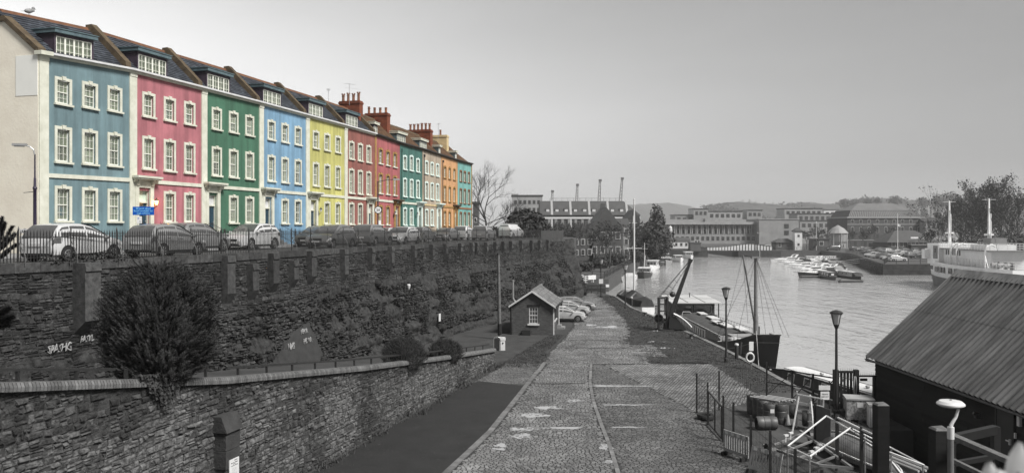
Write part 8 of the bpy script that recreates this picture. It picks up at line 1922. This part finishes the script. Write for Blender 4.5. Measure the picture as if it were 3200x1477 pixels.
for k, (px, yb, yt, lab) in enumerate(((2640,640,616,'round hilltop tree left of the brick warehouse ridge'),(2712,630,612,'loose hilltop tree over the brick warehouse'),(2742,628,610,'small hilltop tree over the brick warehouse'),(2797,632,607,'broad hilltop tree right of the warehouse ridge'),(2885,640,612,'thin hilltop tree over the hill houses'),(2945,640,606,'broad hilltop tree right of the hill houses'),(2975,640,600,'cedar on the hilltop left of the tall trees'),(2670,634,618,'dense hilltop tree left of the ridge'))):
    p = P(px, yb+6, 1150); h_ = (yb-yt)*1150/F; shrub('hilltop_tree', lab, (p.x,p.y,p.z-2), h_*(.95 if k % 2 else .7), h_*.7, h_*.62, 420, h_*.11, MATS['far_wood'], 'tree', 'trees on the hilltop')
# ------------------------------------------------------------------ the white ship
hd = Vector((.15,.989,0)); bow = Vector((83.6,158.5,0)); LS = 40.; c_ = bow-hd*LS/2
sp = thing('white_ship', 'white steel ship with two pale masts moored at the right edge', 'ship', (c_.x,c_.y,WATER), math.atan2(hd.y,hd.x))
M_ship = pm('ship_white', .86, .66, .7, .5, contrast=.3); M_shipg = pm('ship_grey', .22, .12, .6, .6, contrast=.3)
rows = hull_rows(LS, 8.4, 4.3, 4.2, 5.0, tr=.7, rake=2.2, low=-1.2, n=26, pw=2.4, mid=.5)
mb = MB().grid([[q for q in r_] for r_ in rows]); mb.quad(*rows[0]); ob('hull', mb, M_ship, sp, smooth=40)
low = [[(x, y*1.006+(.02 if y > 0 else -.02), min(z, 1.6)) for x, y, z in r_] for r_ in rows]; low = [[q for q in r_] for r_ in low]
lowr = []
for r_ in rows:
    out = []
    for sg in (0,-1):
        a, b2, c2 = (r_[0], r_[1], r_[2]) if sg == 0 else (r_[-1], r_[-2], r_[-3]); k_ = (1.7-b2[2])/(a[2]-b2[2]); m_ = Vector(b2).lerp(Vector(a), max(0,min(1,k_)))
        out.append([m_+Vector((0,-.03 if sg == 0 else .03,0)), Vector(b2)+Vector((0,-.03 if sg == 0 else .03,0)), Vector(c2)+Vector((0,-.03 if sg == 0 else .03,0))])
    lowr.append(out)
ob('boot_topping', MB().grid([o[0] for o in lowr]).grid([o[1][::-1] for o in lowr]), M_shipg, sp, smooth=40, label='grey lower hull')
ob('deck', MB().grid([[(r_[0][0], r_[0][1]*.96, r_[0][2]-.5), (r_[-1][0], r_[-1][1]*.96, r_[-1][2]-.5)] for r_ in rows]), M_shipg, sp)
# raised bridge block and decks; x runs towards the bow
ob('fore_house', MB().box(7.8,13.6,-3.4,3.4,4.0,7.8), M_ship, sp); ob('wing', MB().box(12.4,14.0,3.3,4.3,4.9,6.6).box(12.4,14.0,-4.3,-3.3,4.9,6.6), M_ship, sp)
ob('fore_house_recess', MB().box(8.4,10.6,3.4,3.44,5.0,7.4), M_shipg, sp); ob('recess_window', MB().box(9.2,9.8,3.44,3.48,6.1,6.9), M_wing, sp)
ob('upper_house', MB().box(-12,7.8,-2.6,2.6,4.0,6.9), M_ship, sp); ob('boat_deck', MB().box(-13,7.9,-3.3,3.3,6.9,7.05), M_shipg, sp); ob('wheelhouse', MB().box(-9.5,-3,-2.2,2.2,4.0,7.9), M_ship, sp)
for k in range(7): x = .4+1.0*k; ob('window', MB().cbox((x,2.62,6.3),(.5,.06,.9)), M_wing, sp)
for x, w_ in ((6.9,1.3),(4.9,1.0),(3.2,.8),(.4,1.6),(-2.6,2.6),(-6.4,3.2),(-10.5,3.0)): ob('hull_opening', MB().cbox((x,4.2,3.15),(w_,.1,1.0)), M_wing, sp)
for k in range(3): ob('scupper', MB().cbox((8.8+.5*k,4.12,3.4),(.2,.1,.7)), M_wing, sp)
for x in (-5.2,-8.0): ob('wheelhouse_window', MB().cbox((x,2.22,5.7),(1.4,.06,1.3)), M_wing, sp)
for k in range(7): x = 13.9+.62*k; ob('hatch_slat', MB().box(x,x+.42,-2.6+.2*k,2.6-.2*k,4.4,6.0-.08*k), M_whiteg, sp)
def ship_rail(pts, z, h=1.0):
    mb = MB()
    for q in (.33,.66,1.0): mb.path([(x,y,z+h*q) for x,y in pts], .035, 4)
    for (xa,ya),(xb,yb) in zip(pts[:-1],pts[1:]):
        n = max(1,int(math.hypot(xb-xa,yb-ya)/1.1))
        for i in range(n+1): mb.tube((xa+(xb-xa)*i/n,ya+(yb-ya)*i/n,z),(xa+(xb-xa)*i/n,ya+(yb-ya)*i/n,z+h),.035,n=4)
    ob('rail', mb, M_whiteg, sp)
ship_rail([(7.8,3.2),(-13,3.2),(-13,-3.2),(7.8,-3.2)], 7.05, 1.1); ship_rail([(2.5,4.1),(-19,3.2),(-19,-3.2)], 4.3, 1.2); ship_rail([(14.2,3.7),(17,2.7),(20.2,.9),(20.2,-.9),(17,-2.7),(14.2,-3.7)], 4.8, .8)
for x, top in ((12.2,15.8),(-4.8,15.6)): ob('mast', MB().tube((x,0,6),(x,0,top),.28,.13,10).bar((x,-1.1,top-.2),(x,1.1,top-.2),.05).tube((x-.7,0,7),(x-.7,0,top-2.5),.1).box(x-.5,x+.5,-.6,.6,top-6.2,top-5.9), M_ship, sp, smooth=40)
rg = MB()
for q in ((4,2.5,7),(4,-2.5,7),(19,0,5.2)): rg.tube((12.2,0,14),q,.04,n=4)
for q in ((-14,2.5,7),(4,2.5,7),(-14,-2.5,7)): rg.tube((-4.8,0,14),q,.04,n=4)
ob('rigging', rg, M_iron, sp)
for x in (1.4,-1.2,-12.5): ob('davit', MB().path([(x,3.7,4.3),(x,3.8,6.6),(x+.1,3.5,7.6),(x+.25,2.7,8.0),(x+.35,2.1,7.7)], .14, 6).bar((x-1.1,3.7,4.3),(x,3.8,6.6),.1), M_ship, sp)
ob('tripod', MB().bar((-4.8,2.6,4.3),(-4.8,1.4,7.6),.14).bar((-6.0,2.8,4.3),(-4.8,1.4,7.6),.12).bar((-3.6,2.8,4.3),(-4.8,1.4,7.6),.12), M_ship, sp); ob('funnel', MB().box(-8.5,-5.5,-1.2,1.2,7.9,9.0), M_shipg, sp)
for k in range(4): ob('deck_winch', MB().lathe([(.35,-.5),(.35,.5)], 10, (-10-2.2*k,2.2,4.8), Matrix.Rotation(R(90),4,'X')).box(-10.6-2.2*k,-9.4-2.2*k,1.4,1.6,4.2,5.3), M_deckg, sp)
# ------------------------------------------------------------------ people
def person(loc, rz, tone_, label, h=1.72, stride=.25):
    me = bpy.data.meshes.new('person'); V = [(0,0,.95),(0,0,1.2),(0,0,1.42),(0,0,1.52),(0,0,1.66),(.1,.02,.92),(.12,stride,.5),(.12,stride*1.2,.06),(.12,stride*1.2+.14,.03),(-.1,-.02,.92),(-.12,-stride*.6,.5),(-.12,-stride*1.3,.08),(-.12,-stride*1.3+.13,.03),(.2,0,1.4),(.26,-.08,1.12),(.25,.06,.86),(-.2,0,1.4),(-.26,.08,1.12),(-.25,.14,.86)]
    E_ = [(0,1),(1,2),(2,3),(3,4),(0,5),(5,6),(6,7),(7,8),(0,9),(9,10),(10,11),(11,12),(2,13),(13,14),(14,15),(2,16),(16,17),(17,18)]
    RR = [.15,.15,.16,.07,.11,.1,.075,.05,.045,.1,.075,.05,.045,.08,.06,.045,.08,.06,.045]
    me.from_pydata(V, E_, []); o = bpy.data.objects.new('p', me); C.objects.link(o); md = o.modifiers.new('s','SKIN'); o.modifiers.new('u','SUBSURF').levels = 1
    for i, r_ in enumerate(RR): me.skin_vertices[0].data[i].radius = (r_, r_)
    me.skin_vertices[0].data[0].use_root = True
    bpy.context.view_layer.update(); m2 = bpy.data.meshes.new_from_object(o.evaluated_get(bpy.context.evaluated_depsgraph_get())); bpy.data.objects.remove(o)
    t = thing('person', label, 'person', loc, rz, 'people on the quays'); t.scale = (h/1.76,)*3
    m2.materials.clear(); m2.materials.append(pm('clothes_%d' % int(tone_*100), tone_, tone_*.7, 6., .9)); ob('body', m2, None, t)
    ob('hair', MB().ball((0,-.015,1.72),.105,.115,.085,8,5), M_boatd, t)
for px, py, Z, tn, lab, rz in ((2004,797,226,.03,'person in dark clothes walking on the left bank path',.2),(2014,793,240,.08,'person in grey walking beside the dark figure on the left path',.4),(1892,820,172,.02,'person in black standing by the low bush on the lawn',1.2),(2052,785,275,.05,'person in dark clothes further along the left path',.1),(2622,771,332,.04,'person in dark clothes on the far quay, left of a group',.3),(2628,771,330,.1,'person in grey on the far quay, middle of a group',-.2),(2636,771,331,.03,'person in black on the far quay, right of a group',.9),(2690,776,290,.15,'person in pale clothes before the brick warehouse door',0),(2394,776,302,.04,'person in dark clothes at the right end of the bridge',1.5)):
    p = P(px,py,Z); person((p.x,p.y,.62 if px < 2200 else 1.02), rz, tn, lab)
# small craft beyond the bridge
for k, (px, py, L_, lab) in enumerate(((2340,765,9,'white motor boat moored beyond the swing bridge'),(2400,768,8,'white boat among masts beyond the right end of the bridge'),(2420,762,8,'second white boat beyond the right end of the bridge'))):
    p = P(px, 775, 330+8*k); cruiser((p.x,p.y,.2 if k == 0 else 1.0), math.pi, L_, lab, group='boats beyond the bridge')
p = P(2095,745,320); t = thing('light_vessel', 'boat with a lantern tower moored beyond the bridge', 'boat', (p.x,p.y,1.0), math.pi); hull_obj(t, 10, 4, 2.0, 1.8, 2.6, M_boatw, M_deckg); ob('tower', MB().tube((0,0,1.8),(0,0,7.2),1.1,.8,10), M_boatg, t); ob('lantern', MB().lathe([(.8,7.2),(.7,8.6),(.2,9.2)], 10), M_whiteg, t)
p = P(2130,775,318); t = block('white_cabin', 'low white building with small windows left of the bridge cabin', p.x-5.5, p.x+3.3, 318, 323, 1.25, 4.2, M_whiteg, M_roofd, 'gablex', 1.4); windows(t,-4,4,.6,2.6,4,1,-.05,.7,1.0,M_boatg)
# haze over the far side of the harbour
hz = bpy.data.materials.new('haze_air'); hz.use_nodes = True; t = hz.node_tree; t.nodes.clear(); o_ = t.nodes.new('ShaderNodeOutputMaterial'); pv_ = t.nodes.new('ShaderNodeVolumePrincipled')
pv_.inputs['Color'].default_value = (.8,.8,.8,1); pv_.inputs['Density'].default_value = .00025; pv_.inputs['Anisotropy'].default_value = .2; t.links.new(pv_.outputs[0], o_.inputs['Volume'])
ob('haze', MB().box(-3500,3500,-60,3200,-8,140), hz, kind='stuff')
